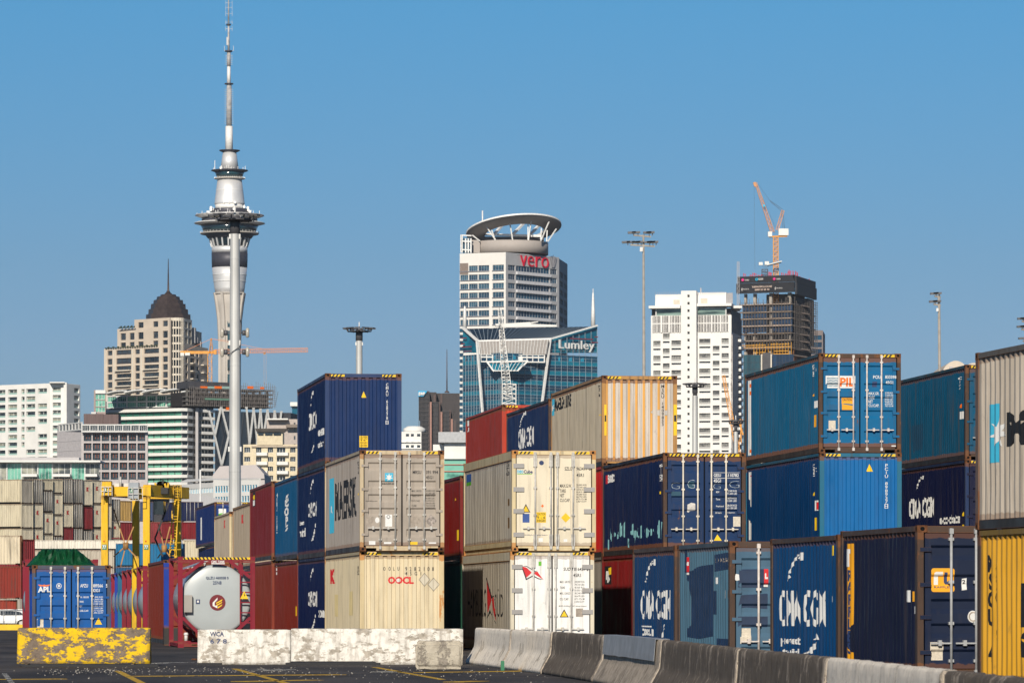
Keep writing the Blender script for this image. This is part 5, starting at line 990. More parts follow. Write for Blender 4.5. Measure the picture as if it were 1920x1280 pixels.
# ------------------------------------------------------------------ floodlight masts
M_GALV = pm('galvanised_mast', (0.56, 0.56, 0.54, 1), 0.45, 0.25, 0.16, 1.2, stretch=(1, 1, 0.25))
M_LAMP = pm('floodlight_housing', (0.10, 0.10, 0.11, 1), 0.5, 0.3, 0.1)
M_LENS = pm('floodlight_glass', (0.45, 0.42, 0.36, 1), 0.2, 0, 0.1)
def mast(px, ytop, D, w0, w1, label, crown='ring', group='floodlight masts', ngo=10, rings=True, cw=None):
    zt = ZP(ytop, D); r = empty('floodlight_mast', (XP(px, D), D, 0), 0, label, 'floodlight mast', group); s = D / F
    r0, r1 = w0 * s / 2, w1 * s / 2; m = MB(); nseg = 4
    m.lathe((0, 0, 0), [(0, r0), (zt, r1)], 16, 0, None, False)
    for k in (1, 2, 3):
        zc = zt * (0.12 + 0.26 * k); rc = r0 + (r1 - r0) * zc / zt; m.lathe((0, 0, 0), [(zc - .06, rc + .012), (zc + .06, rc + .012)], 16, 0, None, False)
        for sg in (-1, 1): m.box(sg * rc - .05, -.16, zc + 1.2, sg * rc + .05, 0, zc + 1.5)
    m.build('pole', M_GALV, r)
    cwm = (cw or 60) * s / 2
    if crown == 'ring':
        hd = MB(); hd.cyl((0, 0, zt - 1.0), (0, 0, zt + 0.1), r1 * 1.1, n=12); hd.lathe((0, 0, zt - .1), [(-0.10, cwm * .60), (-0.10, cwm * .66), (-0.02, cwm * .66), (-0.02, cwm * .60)], 24)
        for k in range(8): a = k * math.pi / 4; hd.bar((0, 0, zt - .15), (cwm * .62 * math.cos(a), cwm * .62 * math.sin(a), zt - .15), 0.12)
        hd.build('head_frame', M_LAMP, r)
        for k in range(10):
            a = k * math.pi / 5 + .2; ca, sa = math.cos(a), math.sin(a); p = Vector((cwm * .80 * ca, cwm * .80 * sa, zt + .14))
            M = Matrix.Translation(p) @ Matrix.Rotation(a, 4, 'Z') @ Matrix.Rotation(R(5), 4, 'Y')
            q = MB(); q.box(-cwm * .2, -0.22, -0.05, cwm * .2, 0.22, 0.05, 0, M); q.box(-cwm * .18, -0.19, -0.07, cwm * .18, 0.19, -0.05, 1, M); q.bar(p, p + Vector((-cwm * .1 * ca, -cwm * .1 * sa, -.35)), 0.07)
            q.build('floodlight', [M_LAMP, M_LENS], r)
        MB().cyl((0, 0, zt), (0, 0, zt + .7), 0.05, n=6).build('lightning_rod', M_WHT, r)
    return r, zt, s
r, zt, s = mast(440.5, 408, 270, 25, 17.5, 'tallest thick galvanised floodlight mast, standing before the telecommunication tower', cw=100)
for (yy, sd) in ((624, -1), (624, 1), (660, -1), (660, 1)):
    z = ZP(yy, 270); q = MB(); q.bar((sd * .3, 0, z), (sd * .75, -.05, z), 0.07); q.cyl((sd * .56, -.1, z - .16), (sd * .56, -.1, z + .16), .11, n=10); q.build('floodlight', [M_LAMP], r)
    MB().lathe((sd * .78, -.1, z), [(-.30, .04), (-.24, .11), (.24, .11), (.30, .04)], 12).build('antenna', M_LENS, r)
q = MB(); pts = [(-.38, -.36, ZP(690, 270)), (-.36, -.36, ZP(700, 270)), (-.34, -.36, ZP(665, 270)), (.1, -.4, ZP(655, 270)), (.36, -.3, ZP(650, 270)), (.42, -.1, ZP(610, 270)), (.34, 0, ZP(600, 270))]
for a, b in zip(pts, pts[1:]): q.bar(a, b, 0.035)
q.build('cable', M_BLK, r)
mast(673.5, 618, 400, 14, 12, 'floodlight mast rising right behind the topmost navy container', cw=62)
mast(1303, 722, 430, 12, 9.5, 'floodlight mast in front of the white apartment tower, with flat head', cw=46)
mast(1379.5, 791, 460, 9.5, 8, 'shortest floodlight mast, right of the one before the white apartment tower', cw=34)
# two tall slim masts with outrigger arms
def armmast(px, ytop, D, w0, w1, label, arms, pxb=None):
    zt = ZP(ytop, D); r = empty('floodlight_mast', (XP(px, D), D, 0), 0, label, 'floodlight mast', 'floodlight masts'); s = D / F; dx = ((pxb or px) - px) * s
    MB().cyl((dx, 0, 0), (0, 0, zt), w0 * s / 2, w1 * s / 2, 10).build('pole', pm('weathered_mast', (0.34, 0.31, 0.27, 1), 0.7, 0, 0.15, 2), r)
    for (y, x0, x1, lights) in arms:
        z = ZP(y, D); MB().bar((x0 * s, -.1, z + .05), (x1 * s, .1, z - .1), 0.16).build('arm', pm('weathered_mast', (0, 0, 0, 1)), r)
        for lx in lights:
            q = MB(); M = Matrix.Translation((lx * s, -.1, z + .32)) @ Matrix.Rotation(R(-4), 4, 'Y'); q.box(-.42, -.3, -.07, .42, .3, .1, 0, M); q.box(-.38, -.26, -.1, .38, .26, -.07, 1, M); q.bar((lx * s + .2, -.1, z), (lx * s + .2, -.1, z + .28), .09); q.build('floodlight', [M_LAMP, M_LENS], r)
    return r, s
r, s = armmast(1206.5, 440, 450, 9.5, 4, 'tall slim floodlight mast with two tiers of arms, left of the white tower', [(442, -18, 14, (-22, -14, 7, 13)), (460, -25, 21, (-33, -24, -14, -8, 8, 14, 20))], 1209)
MB().box(-.28 - .1, -.4, ZP(472, 450), -.08, -.2, ZP(464, 450)).build('junction_box', M_WHT, r)
r, s = armmast(1760.5, 553, 450, 7, 5, 'slim floodlight mast with small head above the far right stack', [(556, -8, 3, (-9, -3)), (571, -10, 3, (-11, -4))], 1766)
MB().box(-.3, -.35, ZP(584, 450), -.08, -.15, ZP(578, 450)).build('junction_box', M_WHT, r)
r, s = armmast(1924, 600, 450, 7, 5, 'floodlight mast mostly outside the right edge with only its head showing', [(603, -8, 3, (-9, -4)), (618, -9, 3, (-10, -4)), (640, -6, 3, (-7,))])

# ------------------------------------------------------------------ background yard: small containers
_lm = {}
def small(label, px, D, z0, Hh, L, yaw, colr, mname, endc=None, group='containers stacked far behind on the left', bars=False, Wd=2.438):
    """simplified container for the background (parts too small to show): corrugated walls, frame, door bars"""
    pa = paint(mname, colr, 0.15, 0.45, 0.3); fp = paint(mname + '_end', endc, 0.1, 0.45, 0.3) if endc else pa
    m = MB(); X0 = XP(px, D)
    pr = profile_side(L, 0.15)
    for side in (0, 1):
        k = len(m.v)
        for z in (0.15, Hh - 0.1):
            for t, d in pr: m.v.append(Vector(((0.02 + d) if side == 0 else Wd - 0.02 - d, t, z)))
        n = len(pr)
        for q in range(n - 1): m.face([k + q, k + q + 1, k + n + q + 1, k + n + q], 0)
    k = len(m.v); pe = [(0.12, 0.0)]; nn = 8; pt = (Wd - 0.24) / nn
    for q in range(nn): x = 0.12 + q * pt; pe += [(x + pt * .2, 0), (x + pt * .3, .05), (x + pt * .7, .05), (x + pt * .8, 0)]
    pe.append((Wd - 0.12, 0))
    for z in (0.12, Hh - 0.1):
        for t, d in pe: m.v.append(Vector((t, 0.03 + d, z)))
    n = len(pe)
    for q in range(n - 1): m.face([k + q, k + q + 1, k + n + q + 1, k + n + q], 1)
    m.box(0, 0.16, Hh - 0.1, 0.08, L - 0.16, Hh - .01, 0).box(0.02, 0.16, 0.01, 0.08, L - 0.16, 0.15, 3).box(0.15, 0, Hh - 0.1, Wd - 0.15, 0.1, Hh - .01, 1).box(0.5, 0.02, 0.03, Wd - 0.5, 0.1, 0.12, 1)
    m.box(0.05, 0.1, 0.12, Wd - 0.05, L - .02, 0.14, 3).box(0.05, 0.1, Hh - .06, Wd - 0.05, L - .02, Hh - .04, 0).box(0.1, L - .06, .1, Wd - .1, L - .01, Hh - .1, 0)
    for x in (0.0, Wd - 0.12):
        for y in (0, L - 0.12): m.box(x, y, 0.0, x + 0.12, y + 0.12, Hh, 2)
    if bars:
        for x in (0.55, 0.95, 1.45, 1.85): m.cyl((x, -0.03, 0.1), (x, -0.03, Hh - .05), 0.03, n=6, mi=4)
    o = m.build('shipping_container', [pa, fp, M_RUST if 'rust' in mname else pa, M_DARK, M_BAR]); o.location = (X0, D, z0); o.rotation_euler = (0, 0, yaw)
    tag(o, label, 'shipping container', group); return o
def front_dec(o, m2, x0, x1, z0, z1, mat, name='lettering'):
    V, Fc = fit2d(m2, (x0, x1, z0, z1)); me = bpy.data.meshes.new(name); me.from_pydata([(v[0], 0.02, v[1]) for v in V], [], Fc); me.materials.append(mat); return link(name, me, o)
grey1 = lin(204, 194, 170, 1.15); grey2 = lin(158, 152, 140, 1.1); crm = lin(226, 214, 184, 0.8); brn = lin(120, 34, 40, 1.3); Y6 = R(62)
cols_ = [  # px of near-left corner, [(top row, bottom row, colour, end colour, what)]
    (40.5, [(898, 943, crm, grey2, 'grey-ended cream'), (944, 989, crm, grey1, 'grey-ended cream'), (990, 1034, crm, grey1, 'grey-ended cream')]),
    (59, [(898, 943, grey2, None, 'dark grey'), (944, 989, grey1, None, 'light grey'), (990, 1034, grey1, None, 'light grey')]),
    (78, [(897.5, 918.5, crm, crm, 'low cream'), (920, 958, grey2, None, 'dark grey'), (960, 1000, grey1, None, 'light grey'), (1001, 1040, grey1, None, 'light grey')]),
    (96.5, [(897.5, 923.5, crm, crm, 'low cream'), (925, 964, grey1, None, 'light grey'), (965, 1004, grey1, None, 'light grey'), (1005, 1044, grey2, None, 'dark grey')]),
    (116, [(897, 943, grey2, None, 'dark grey'), (944, 988, grey1, None, 'light grey'), (988, 1030, brn, None, 'maroon')]),
    (134.5, [(897, 943, grey2, None, 'dark grey'), (944, 989, grey2, None, 'dark grey'), (990, 1034, grey2, None, 'dark grey')]),
    (153, [(899, 947, grey1, None, 'light grey'), (949, 992, brn, None, 'maroon'), (994, 1034, grey2, None, 'dark grey')]),
    (171, [(899, 943, grey1, None, 'light grey'), (944, 988, grey1, None, 'light grey'), (990, 1034, grey1, None, 'light grey')]),
    (189, [(900, 945, grey2, None, 'dark grey'), (946, 989, grey1, None, 'light grey'), (990, 1034, grey2, None, 'dark grey')]),
    (205, [(935, 976, grey2, None, 'dark grey'), (977, 1008, grey1, None, 'light grey'), (1009, 1040, grey1, None, 'light grey')])]
pos_ = ['top', 'second from top', 'third from top', 'fourth from top']; cn_ = ['first', 'second', 'third', 'fourth', 'fifth', 'sixth', 'seventh', 'eighth', 'ninth', 'tenth']
for i, (px, rows) in enumerate(cols_):
    D = 470 + i * 2.0
    for k, (yt, yb, cc, ec, nm) in enumerate(rows):
        z1, z0_ = ZP(yt, D), ZP(yb, D)
        o = small('%s container, %s in the %s column of the far left block' % (nm, pos_[k], cn_[i]), px, D, z0_, z1 - z0_, 12.19 if i < 2 else 9.5, Y6, cc, 'bg_%s_%s' % (nm.replace(' ', '_'), 'abcd'[k]), ec, bars=(cc == grey2), Wd=2.22)
        if cc == grey1: front_dec(o, text2d('K', .08), 1.0, 1.5, (z1 - z0_) * .55, (z1 - z0_) * .72, M_RED)
    # supports down to the ground
    small('grey container at the foot of the %s column of the far left block' % cn_[i], px, D, 0.0, z0_ - 0.01, 9.5, Y6, grey2, 'bg_dark_grey_a', None, Wd=2.22)
yel = lin(225, 180, 90, 1.1)
rowsB = [(224.5, 502, 938, 977, R(52), yel, lin(190, 155, 90, 1.0), 'tan-yellow container with brown end seen through the straddle carrier', 'bg_tan_yellow', 3.6),
         (224.5, 502, 978, 1018, R(52), brn, brn, 'maroon container under the tan-yellow one behind the straddle carrier', 'bg_maroon_a', 3.6),
         (282, 480, 978, 1018, R(4), brn, brn, 'maroon container seen between the legs of the straddle carrier', 'bg_maroon_b', 6.06),
         (246, 484, 940, 977, R(4), lin(50, 60, 90), lin(60, 80, 120), 'dark container behind the front legs of the straddle carrier', 'bg_navy_b', 6.06),
         (341, 470, 940, 977, R(25), lin(30, 42, 84), lin(40, 50, 90), 'navy container right of the straddle carrier above a maroon one', 'bg_navy_a', 6.06),
         (341, 470, 978, 1011, R(25), brn, brn, 'maroon container right of the straddle carrier below a navy one', 'bg_maroon_c', 6.06),
         (343, 440, 1012, 1050, R(2), crm, crm, 'cream container end at the right foot of the straddle carrier', 'bg_cream_b', 6.06)]
for (px, D, yt, yb, yw, cc, ec, lab, mn, L_) in rowsB:
    small(lab, px, D, ZP(yb, D), ZP(yt, D) - ZP(yb, D), L_, yw, cc, mn, ec, group='containers far behind the straddle carrier', bars=('navy' in mn))
# long side-on containers in the middle distance (yaw 90: the long side faces the camera)
def sideon(label, pxl, pxr, D, yt, yb, colr, mn, group='long containers lying side-on in the middle distance'):
    L = XP(pxr, D) - XP(pxl, D); z0_ = ZP(yb, D); h = ZP(yt, D) - z0_
    o = small(label, pxr, D, z0_, h, L, R(90), colr, mn, None, group); return o
sideon('white refrigerated container lying side-on, the long pale band behind the tarpaulin', 53, 252, 400, 1012, 1031, lin(250, 244, 228, .8), 'bg_white')
sideon('beige container lying side-on beneath the long white one, behind the tarpaulin', 53, 214, 396, 1030.5, 1064, lin(200, 190, 172, .9), 'bg_beige')
sideon('pale container lying side-on beneath the beige one', 53, 214, 396, 1064, 1104, lin(180, 170, 160, .9), 'bg_beige_low')
o = sideon('teal container with white panel and red writing, beyond the straddle carrier legs', 217, 343, 392, 1018, 1062, lin(0, 104, 150, 1.1), 'bg_teal')
sideon('teal container at ground level beneath the one with red writing', 217, 343, 392, 1062, 1110, lin(0, 84, 130, 1.0), 'bg_teal_low')
for k, (m2, x0, x1, y0, y1, mt) in enumerate(((SQ, 228, 237, 1023, 1058, M_WHT), (text2d('PIL', .05, True), 230, 235, 1026, 1056, M_ORG))):
    V, Fc = fit2d(m2, (XP(x0, 392), XP(x1, 392), ZP(y1, 392), ZP(y0, 392))); me = bpy.data.meshes.new('lettering'); me.from_pydata([(v[0], -0.03 - k * .02, v[1]) for v in V], [], Fc); me.materials.append(mt)
    ob = link('lettering', me, o); ob.matrix_world = Matrix.Translation((0, 391.99, 0)); ob.matrix_parent_inverse = (Matrix.Translation(o.location) @ Matrix.Rotation(R(90), 4, 'Z')).inverted(); ob.location = (0, 391.99, 0)
sideon('white container band behind the right legs of the straddle carrier', 343, 376, 445, 1011.5, 1048, lin(250, 240, 220, .8), 'bg_white_b')
# rusty stack at the left edge
rst = lin(210, 190, 165, .8)
for (px, D, yt, yb, yw, cc, ec, lab, mn, L_) in ((-14, 372, 1003, 1058, R(8), rst, lin(240, 225, 195, .8), 'cream container end cut off by the left edge, top of the rusty stack', 'bg_rusty_cream', 6.06),
                 (11, 376, 1003, 1058, R(60), rst, rst, 'white container end streaked with rust, left edge of the yard', 'bg_rust_streaked', 6.06),
                 (35, 390, 1010, 1064, R(60), brn, brn, 'maroon container end beside the rust-streaked white one', 'bg_maroon_d', 6.06),
                 (-14, 372, 1061, 1122, R(8), lin(150, 50, 36), lin(150, 50, 36), 'red-brown container cut off by the left edge, under the cream one', 'bg_redbrown_a', 6.06),
                 (11, 376, 1061, 1122, R(60), lin(130, 40, 32, 1.1), lin(110, 34, 30, 1.1), 'dark red-brown container under the rust-streaked white one', 'bg_redbrown_b', 6.06),
                 (35, 390, 1068, 1118, R(60), rst, rst, 'narrow rusty white container end left of the crimson tank frame', 'bg_rust_streaked_b', 6.06),
                 (-20, 372, 1124, 1156, R(20), lin(180, 60, 40), lin(150, 60, 44, 1.1), 'rust red container at ground level behind the white cars', 'bg_rustred', 9)):
    small(lab, px, D, ZP(yb, D), ZP(yt, D) - ZP(yb, D), L_, yw, cc, mn, ec, group='rusty containers stacked at the left edge', bars=False)

# ------------------------------------------------------------------ kerb, fence and white cars at the left
tag(MB().box(XP(-60, 232), 232, 0, XP(330, 232), 232.3, 0.30).build('kerb_wall', pm('yellow_kerb_paint', (0.80, 0.50, 0.01, 1), 0.6, 0, 0.15, 2)), 'low bright yellow kerb wall running behind the blue container', 'kerb')
fr = empty('mesh_fence', (XP(-60, 245), 245, 0), 0, 'galvanised mesh fence in front of the white cars at the left edge', 'fence')
fm = pm('fence_wire', (0.35, 0.36, 0.37, 1), 0.5, 0.5, 0.1); LF = XP(52, 245) - XP(-60, 245)
for k in range(6): MB().cyl((LF * k / 5, 0, 0), (LF * k / 5, 0, 1.05), 0.03, n=8).build('post', fm, fr)
q = MB().cyl((0, 0, 1.03), (LF, 0, 1.03), 0.03, n=6)
q.build('top_rail', fm, fr); q = MB()
for k in range(int(LF / 0.16)): q.box(k * .16, -.004, .05, k * .16 + .008, .004, 1.03)
for k in range(7): q.box(0, -.004, .08 + k * .15, LF, .004, .088 + k * .15)
q.build('wire_mesh', fm, fr)
def car(px, D, label):
    r = empty('parked_car', (XP(px, D), D, 0), R(-6), label, 'car', 'white cars parked at the left edge'); r.scale = (1, 1, .74)
    wp = pm('white_car_paint', (0.78, 0.78, 0.77, 1), 0.2, 0, 0.02, spec=0.7); gl = pm('car_glass', (0.02, 0.025, 0.03, 1), 0.05, 0, 0.1, spec=0.9)
    prof = [(-2.2, .35), (-2.25, .6), (-2.15, .88), (-1.35, .98), (-0.75, 1.38), (0.5, 1.45), (1.3, 1.32), (1.95, 1.0), (2.15, .9), (2.2, .5), (2.1, .32)]
    m = MB(); n = len(prof)
    for y, s_ in ((-.84, .93), (-.86, 1), (.86, 1), (.84, .93)):
        for x, z in prof: m.v.append(Vector((x * (1 if abs(y) > .85 else .995), y * (0.82 if z > 1.1 else 1), z if z < 1 else z * (1 if s_ == 1 else .985))))
    for j in range(3):
        for i in range(n - 1): m.face([j * n + i, j * n + i + 1, (j + 1) * n + i + 1, (j + 1) * n + i], 0, True)
        m.face([j * n + n - 1, j * n, (j + 1) * n, (j + 1) * n + n - 1])
    m.face(list(range(n))[::-1]); m.face([3 * n + i for i in range(n)])
    m.build('body', wp, r)
    for poly in ([(-1.15, 1.0), (-.7, 1.31), (-.1, 1.36), (-.1, 1.0)], [(0, 1.0), (0, 1.36), (.5, 1.36), (1.2, 1.24), (1.45, 1.02)]):
        MB().slab([(x, -.80 if z < 1.1 else -.735, z) for x, z in poly], (0, -.06, 0)).build('side_window', gl, r)
    MB().slab([(-1.32, -.7, 1.0), (-.78, -.62, 1.38), (-.78, .62, 1.38), (-1.32, .7, 1.0)], (-.03, 0, .03)).build('windscreen', gl, r)
    for x in (-1.4, 1.35):
        for y in (-.8, .8):
            wh = MB().cyl((x, y - .1, .32), (x, y + .1, .32), .32, n=20).build('wheel', pm('tyre', (.015, .015, .015, 1), .8), r); MB().cyl((x, y - .115, .32), (x, y + .115, .32), .19, n=16).build('rim', M_BAR, wh)
    for y in (-.6, .6): MB().box(-2.24, y - .16, .66, -2.16, y + .16, .8).build('headlight', M_LENS, r)
car(6, 262, 'white car with dark side windows behind the fence, nearest the left edge'); car(40, 275, 'white car partly hidden by the crimson tank frame')

# ------------------------------------------------------------------ straddle carrier
def straddle():
    D = 372; s = D / F; r = empty('straddle_carrier', (XP(190, D), D, 0), R(0), 'tall yellow straddle carrier numbered 77 standing over the yard', 'straddle carrier')
    yp = paint('carrier_yellow', (0.80, 0.47, 0.01, 1), 0.12, 0.25, 0.1); X = lambda px: (px - 190) * s; Z = lambda py: ZP(py, D)
    dy = 9.0; sh = 46 * s   # the far frame stands 9 m behind and shows shifted to the right
    # legs: two at the front, two at the back
    for nm, px, y0 in (('leg', 189.5, 0), ('leg', 268, 0), ('leg', 248, dy), ('leg', 326.5, dy)):
        k = (D + y0) / D; x0 = (px - CX) * (D + y0) / F - XP(190, D)
        lg = MB().box(x0, y0, 1.4, x0 + 12.5 * s, y0 + .9, Z(928) * k - (k - 1) * CH, 0).box(x0 + 12.5 * s * .25, y0 - .015, 2, x0 + 12.5 * s * .75, y0, Z(940), 0).build('leg', yp, r)
        if y0 == 0:
            b = MB().box(x0 + .08, -.03, Z(1030), x0 + .48, -.005, Z(1020)); b = b.build('number_plate', pm('green_plate', (0.0, 0.16, 0.07, 1), .5), lg)
            V, Fc = fit2d(text2d('77', .05), (x0 + .11, x0 + .45, Z(1028.6), Z(1021.4))); me = bpy.data.meshes.new('lettering'); me.from_pydata([(v[0], -.04, v[1]) for v in V], [], Fc); me.materials.append(M_WHT); link('lettering', me, b)
            MB().lathe((x0 + .25, -.03, Z(1014)), [(-.06, .05), (.06, .05)], 8).build('lamp', M_RED, lg)
        for q in (0, 1.6): MB().cyl((x0 + .05, y0 + q - .4, .75), (x0 + .52, y0 + q - .4, .75), .75, n=24).build('wheel', pm('tyre', (0, 0, 0, 1)), lg)
        MB().box(x0 - .02, y0 - .9, 1.1, x0 + .6, y0 + 2.1, 1.7).build('bogie', yp, lg)
    # side sill beams on top and cross beams
    zt0, zt1 = Z(930), Z(912)
    MB().box(X(191), -.1, zt0, X(283), .8, zt1).build('cross_beam', yp, r); MB().box(X(240), dy, zt0, X(336), dy + .9, zt1).build('cross_beam', yp, r)
    for a in (192, 270):
        m = MB(); m.bar((X(a + 5), .4, Z(919)), (X(a + 5) + 2.6, dy + .4, Z(919)), .7, 0, 1.0); m.build('top_girder', yp, r)
    for (a, b, yt, yb, mt, txt) in ((194, 211, 903, 932, yp, '7'), (243, 262, 905, 938, pm('machine_grey', (.30, .33, .36, 1), .5), '7')):
        bx = MB().box(X(a), -1.2, Z(yb - 3), X(b), -.15, Z(yt)).build('power_box', mt, r)
        p2 = MB().box(X(a + 3), -1.24, Z(924), X(a + 9), -1.21, Z(914)).build('number_plate', pm('green_plate', (0, 0, 0, 1)), bx)
        V, Fc = fit2d(text2d(txt, .05), (X(a + 4), X(a + 8), Z(923), Z(915))); me = bpy.data.meshes.new('lettering'); me.from_pydata([(v[0], -1.25, v[1]) for v in V], [], Fc); me.materials.append(M_WHT); link('lettering', me, p2)
    m = MB()
    for x in (190.5, 198, 206, 213): m.bar((X(x), -1.4, Z(930)), (X(x), -1.4, Z(913)), .05)
    for y in (913, 921): m.bar((X(190.5), -1.4, Z(y)), (X(213), -1.4, Z(y)), .05)
    for x in (243, 252, 262, 270): m.bar((X(x), -1.4, Z(938)), (X(x), -1.4, Z(915)), .05)
    for y in (915, 926, 938): m.bar((X(243), -1.4, Z(y)), (X(270), -1.4, Z(y)), .05)
    m.build('handrail', M_BAR, r)
    m = MB()
    for (x0, y0, x1, y1) in ((225, 893, 225.5, 916), (225.5, 916, 230, 924), (230, 924, 238, 926)): m.cyl((X(x0), .2, Z(y0)), (X(x1), .2, Z(y1)), .11, n=8)
    m.build('exhaust_pipe', M_BAR, r)
    MB().box(X(212), .9, Z(918), X(240), 3, Z(905)).box(X(218), .5, Z(930), X(241), .9, Z(918)).build('engine_housing', pm('machine_white', (.62, .60, .55, 1), .5), r)
    m = MB()
    for k in range(7): m.cyl((X(294 + k * 1.6), 3, Z(906)), (X(294 + k * 1.6), 5, Z(906)), .3, n=8)
    m.box(X(290), 2.6, Z(924), X(310), 5.2, Z(912)); m.build('cable_drum', M_BLK, r)
    m = MB()
    for (x0, y0, x1, y1) in ((285, 903, 292, 921), (304, 904, 308, 922), (311, 903, 306, 924)): m.bar((X(x0), 3, Z(y0)), (X(x1), 3, Z(y1)), .16)
    m.build('brace', yp, r)
    MB().box(X(284), 2, Z(963), X(303), 4.4, Z(938)).build('cab', pm('cab_glass', (.015, .02, .025, 1), .1, 0, .1, spec=.9), r)
    # ladders with cage
    m = MB(); M0 = (X(308), dy - 2, Z(1042)); 
    for dx in (0, .45): m.bar((X(307) + dx, dy - 3, Z(1045)), (X(318) + dx, dy - 3, Z(906)), .07)
    n = 26
    for k in range(n): t = k / n; x = X(307) + (X(318) - X(307)) * t; z = Z(1045) + (Z(906) - Z(1045)) * t; m.bar((x, dy - 3, z), (x + .45, dy - 3, z), .05)
    for yy in (906, 914, 934, 975, 1015, 1028): m.bar((X(306), dy - 3.6, Z(yy)), (X(330), dy - 3.6, Z(yy)), .05)
    for x in (309, 316, 324, 331): m.bar((X(x), dy - 3.6, Z(930)), (X(x), dy - 3.6, Z(905)), .05)
    for x in (310, 321): m.bar((X(x), dy - 3.6, Z(1045)), (X(x + 4), dy - 3.6, Z(930)), .05)
    m.build('ladder', yp, r)
    m = MB()
    for (x0, y0, x1, y1) in ((228, 1022, 204, 950), (228, 1022, 243, 985), (228, 1022, 205, 1042), (228, 1022, 250, 1045), (228, 1022, 218, 1062), (301, 1027, 290, 980), (301, 1027, 312, 985), (301, 1027, 288, 1045), (301, 1027, 312, 1042)): m.bar((X(x0), 4, Z(y0)), (X(x1), 4, Z(y1)), .1)
    m.lathe((X(228), 4, Z(1022)), [(-.3, .25), (.3, .25)], 8); m.lathe((X(301), 4, Z(1027)), [(-.3, .25), (.3, .25)], 8)
    m.build('spreader_rigging', P_RUSTPOST, r)
    m = MB(); m.bar((X(312), 3, Z(940)), (X(285), 3, Z(1008)), .14); m.bar((X(285), 3, Z(1008)), (X(300), 3, Z(1042)), .14); m.build('hydraulic_arm', M_BLK, r)
    MB().box(X(243), .2, Z(937), X(252), .9, Z(930)).build('bracket', yp, r)
    m = MB(); m.bar((X(227), 1, Z(893)), (X(236), 1, Z(897)), .06); m.bar((X(240), 1, Z(889)), (X(240), 1, Z(905)), .06); m.bar((X(240), 1, Z(893)), (X(256), 1, Z(899)), .05); m.bar((X(300), 3, Z(905)), (X(300), 3, Z(897)), .15); m.build('aerial', M_BLK, r)
straddle()
# ================================================================== the city
class Bld:
    def __init__(b, name, label, cat, px, D, group=None):
        b.o = Vector((XP(px, D), D, 0)); b.root = empty(name, b.o, 0, label, cat, group); b.nw = 0; b.D = D
    def P(b, px, py, D=None): return W(px, py, D or b.D) - b.o
    def mb(b): return MB()
    def add(b, m, name, mats, parent=None): return m.build(name, mats, parent or b.root)
    def prism(b, pts, ytop, name, mat, ybot=None, yD=None):
        """pts = [(px, D)...] footprint"""
        D0 = yD or pts[0][1]; poly = [((XP(p, d)) - b.o.x, d - b.o.y) for p, d in pts]
        return b.add(MB().prism(poly, 0 if ybot is None else ZP(ybot, D0), ZP(ytop, D0)), name, mat)
    def box(b, x0, x1, y0, y1, D, dep, name, mat, parent=None):
        m = MB(); a = b.P(x0, y1, D); c = b.P(x1, y0, D); m.box(a.x, a.y, a.z, c.x, a.y + dep, c.z); return b.add(m, name, mat, parent)
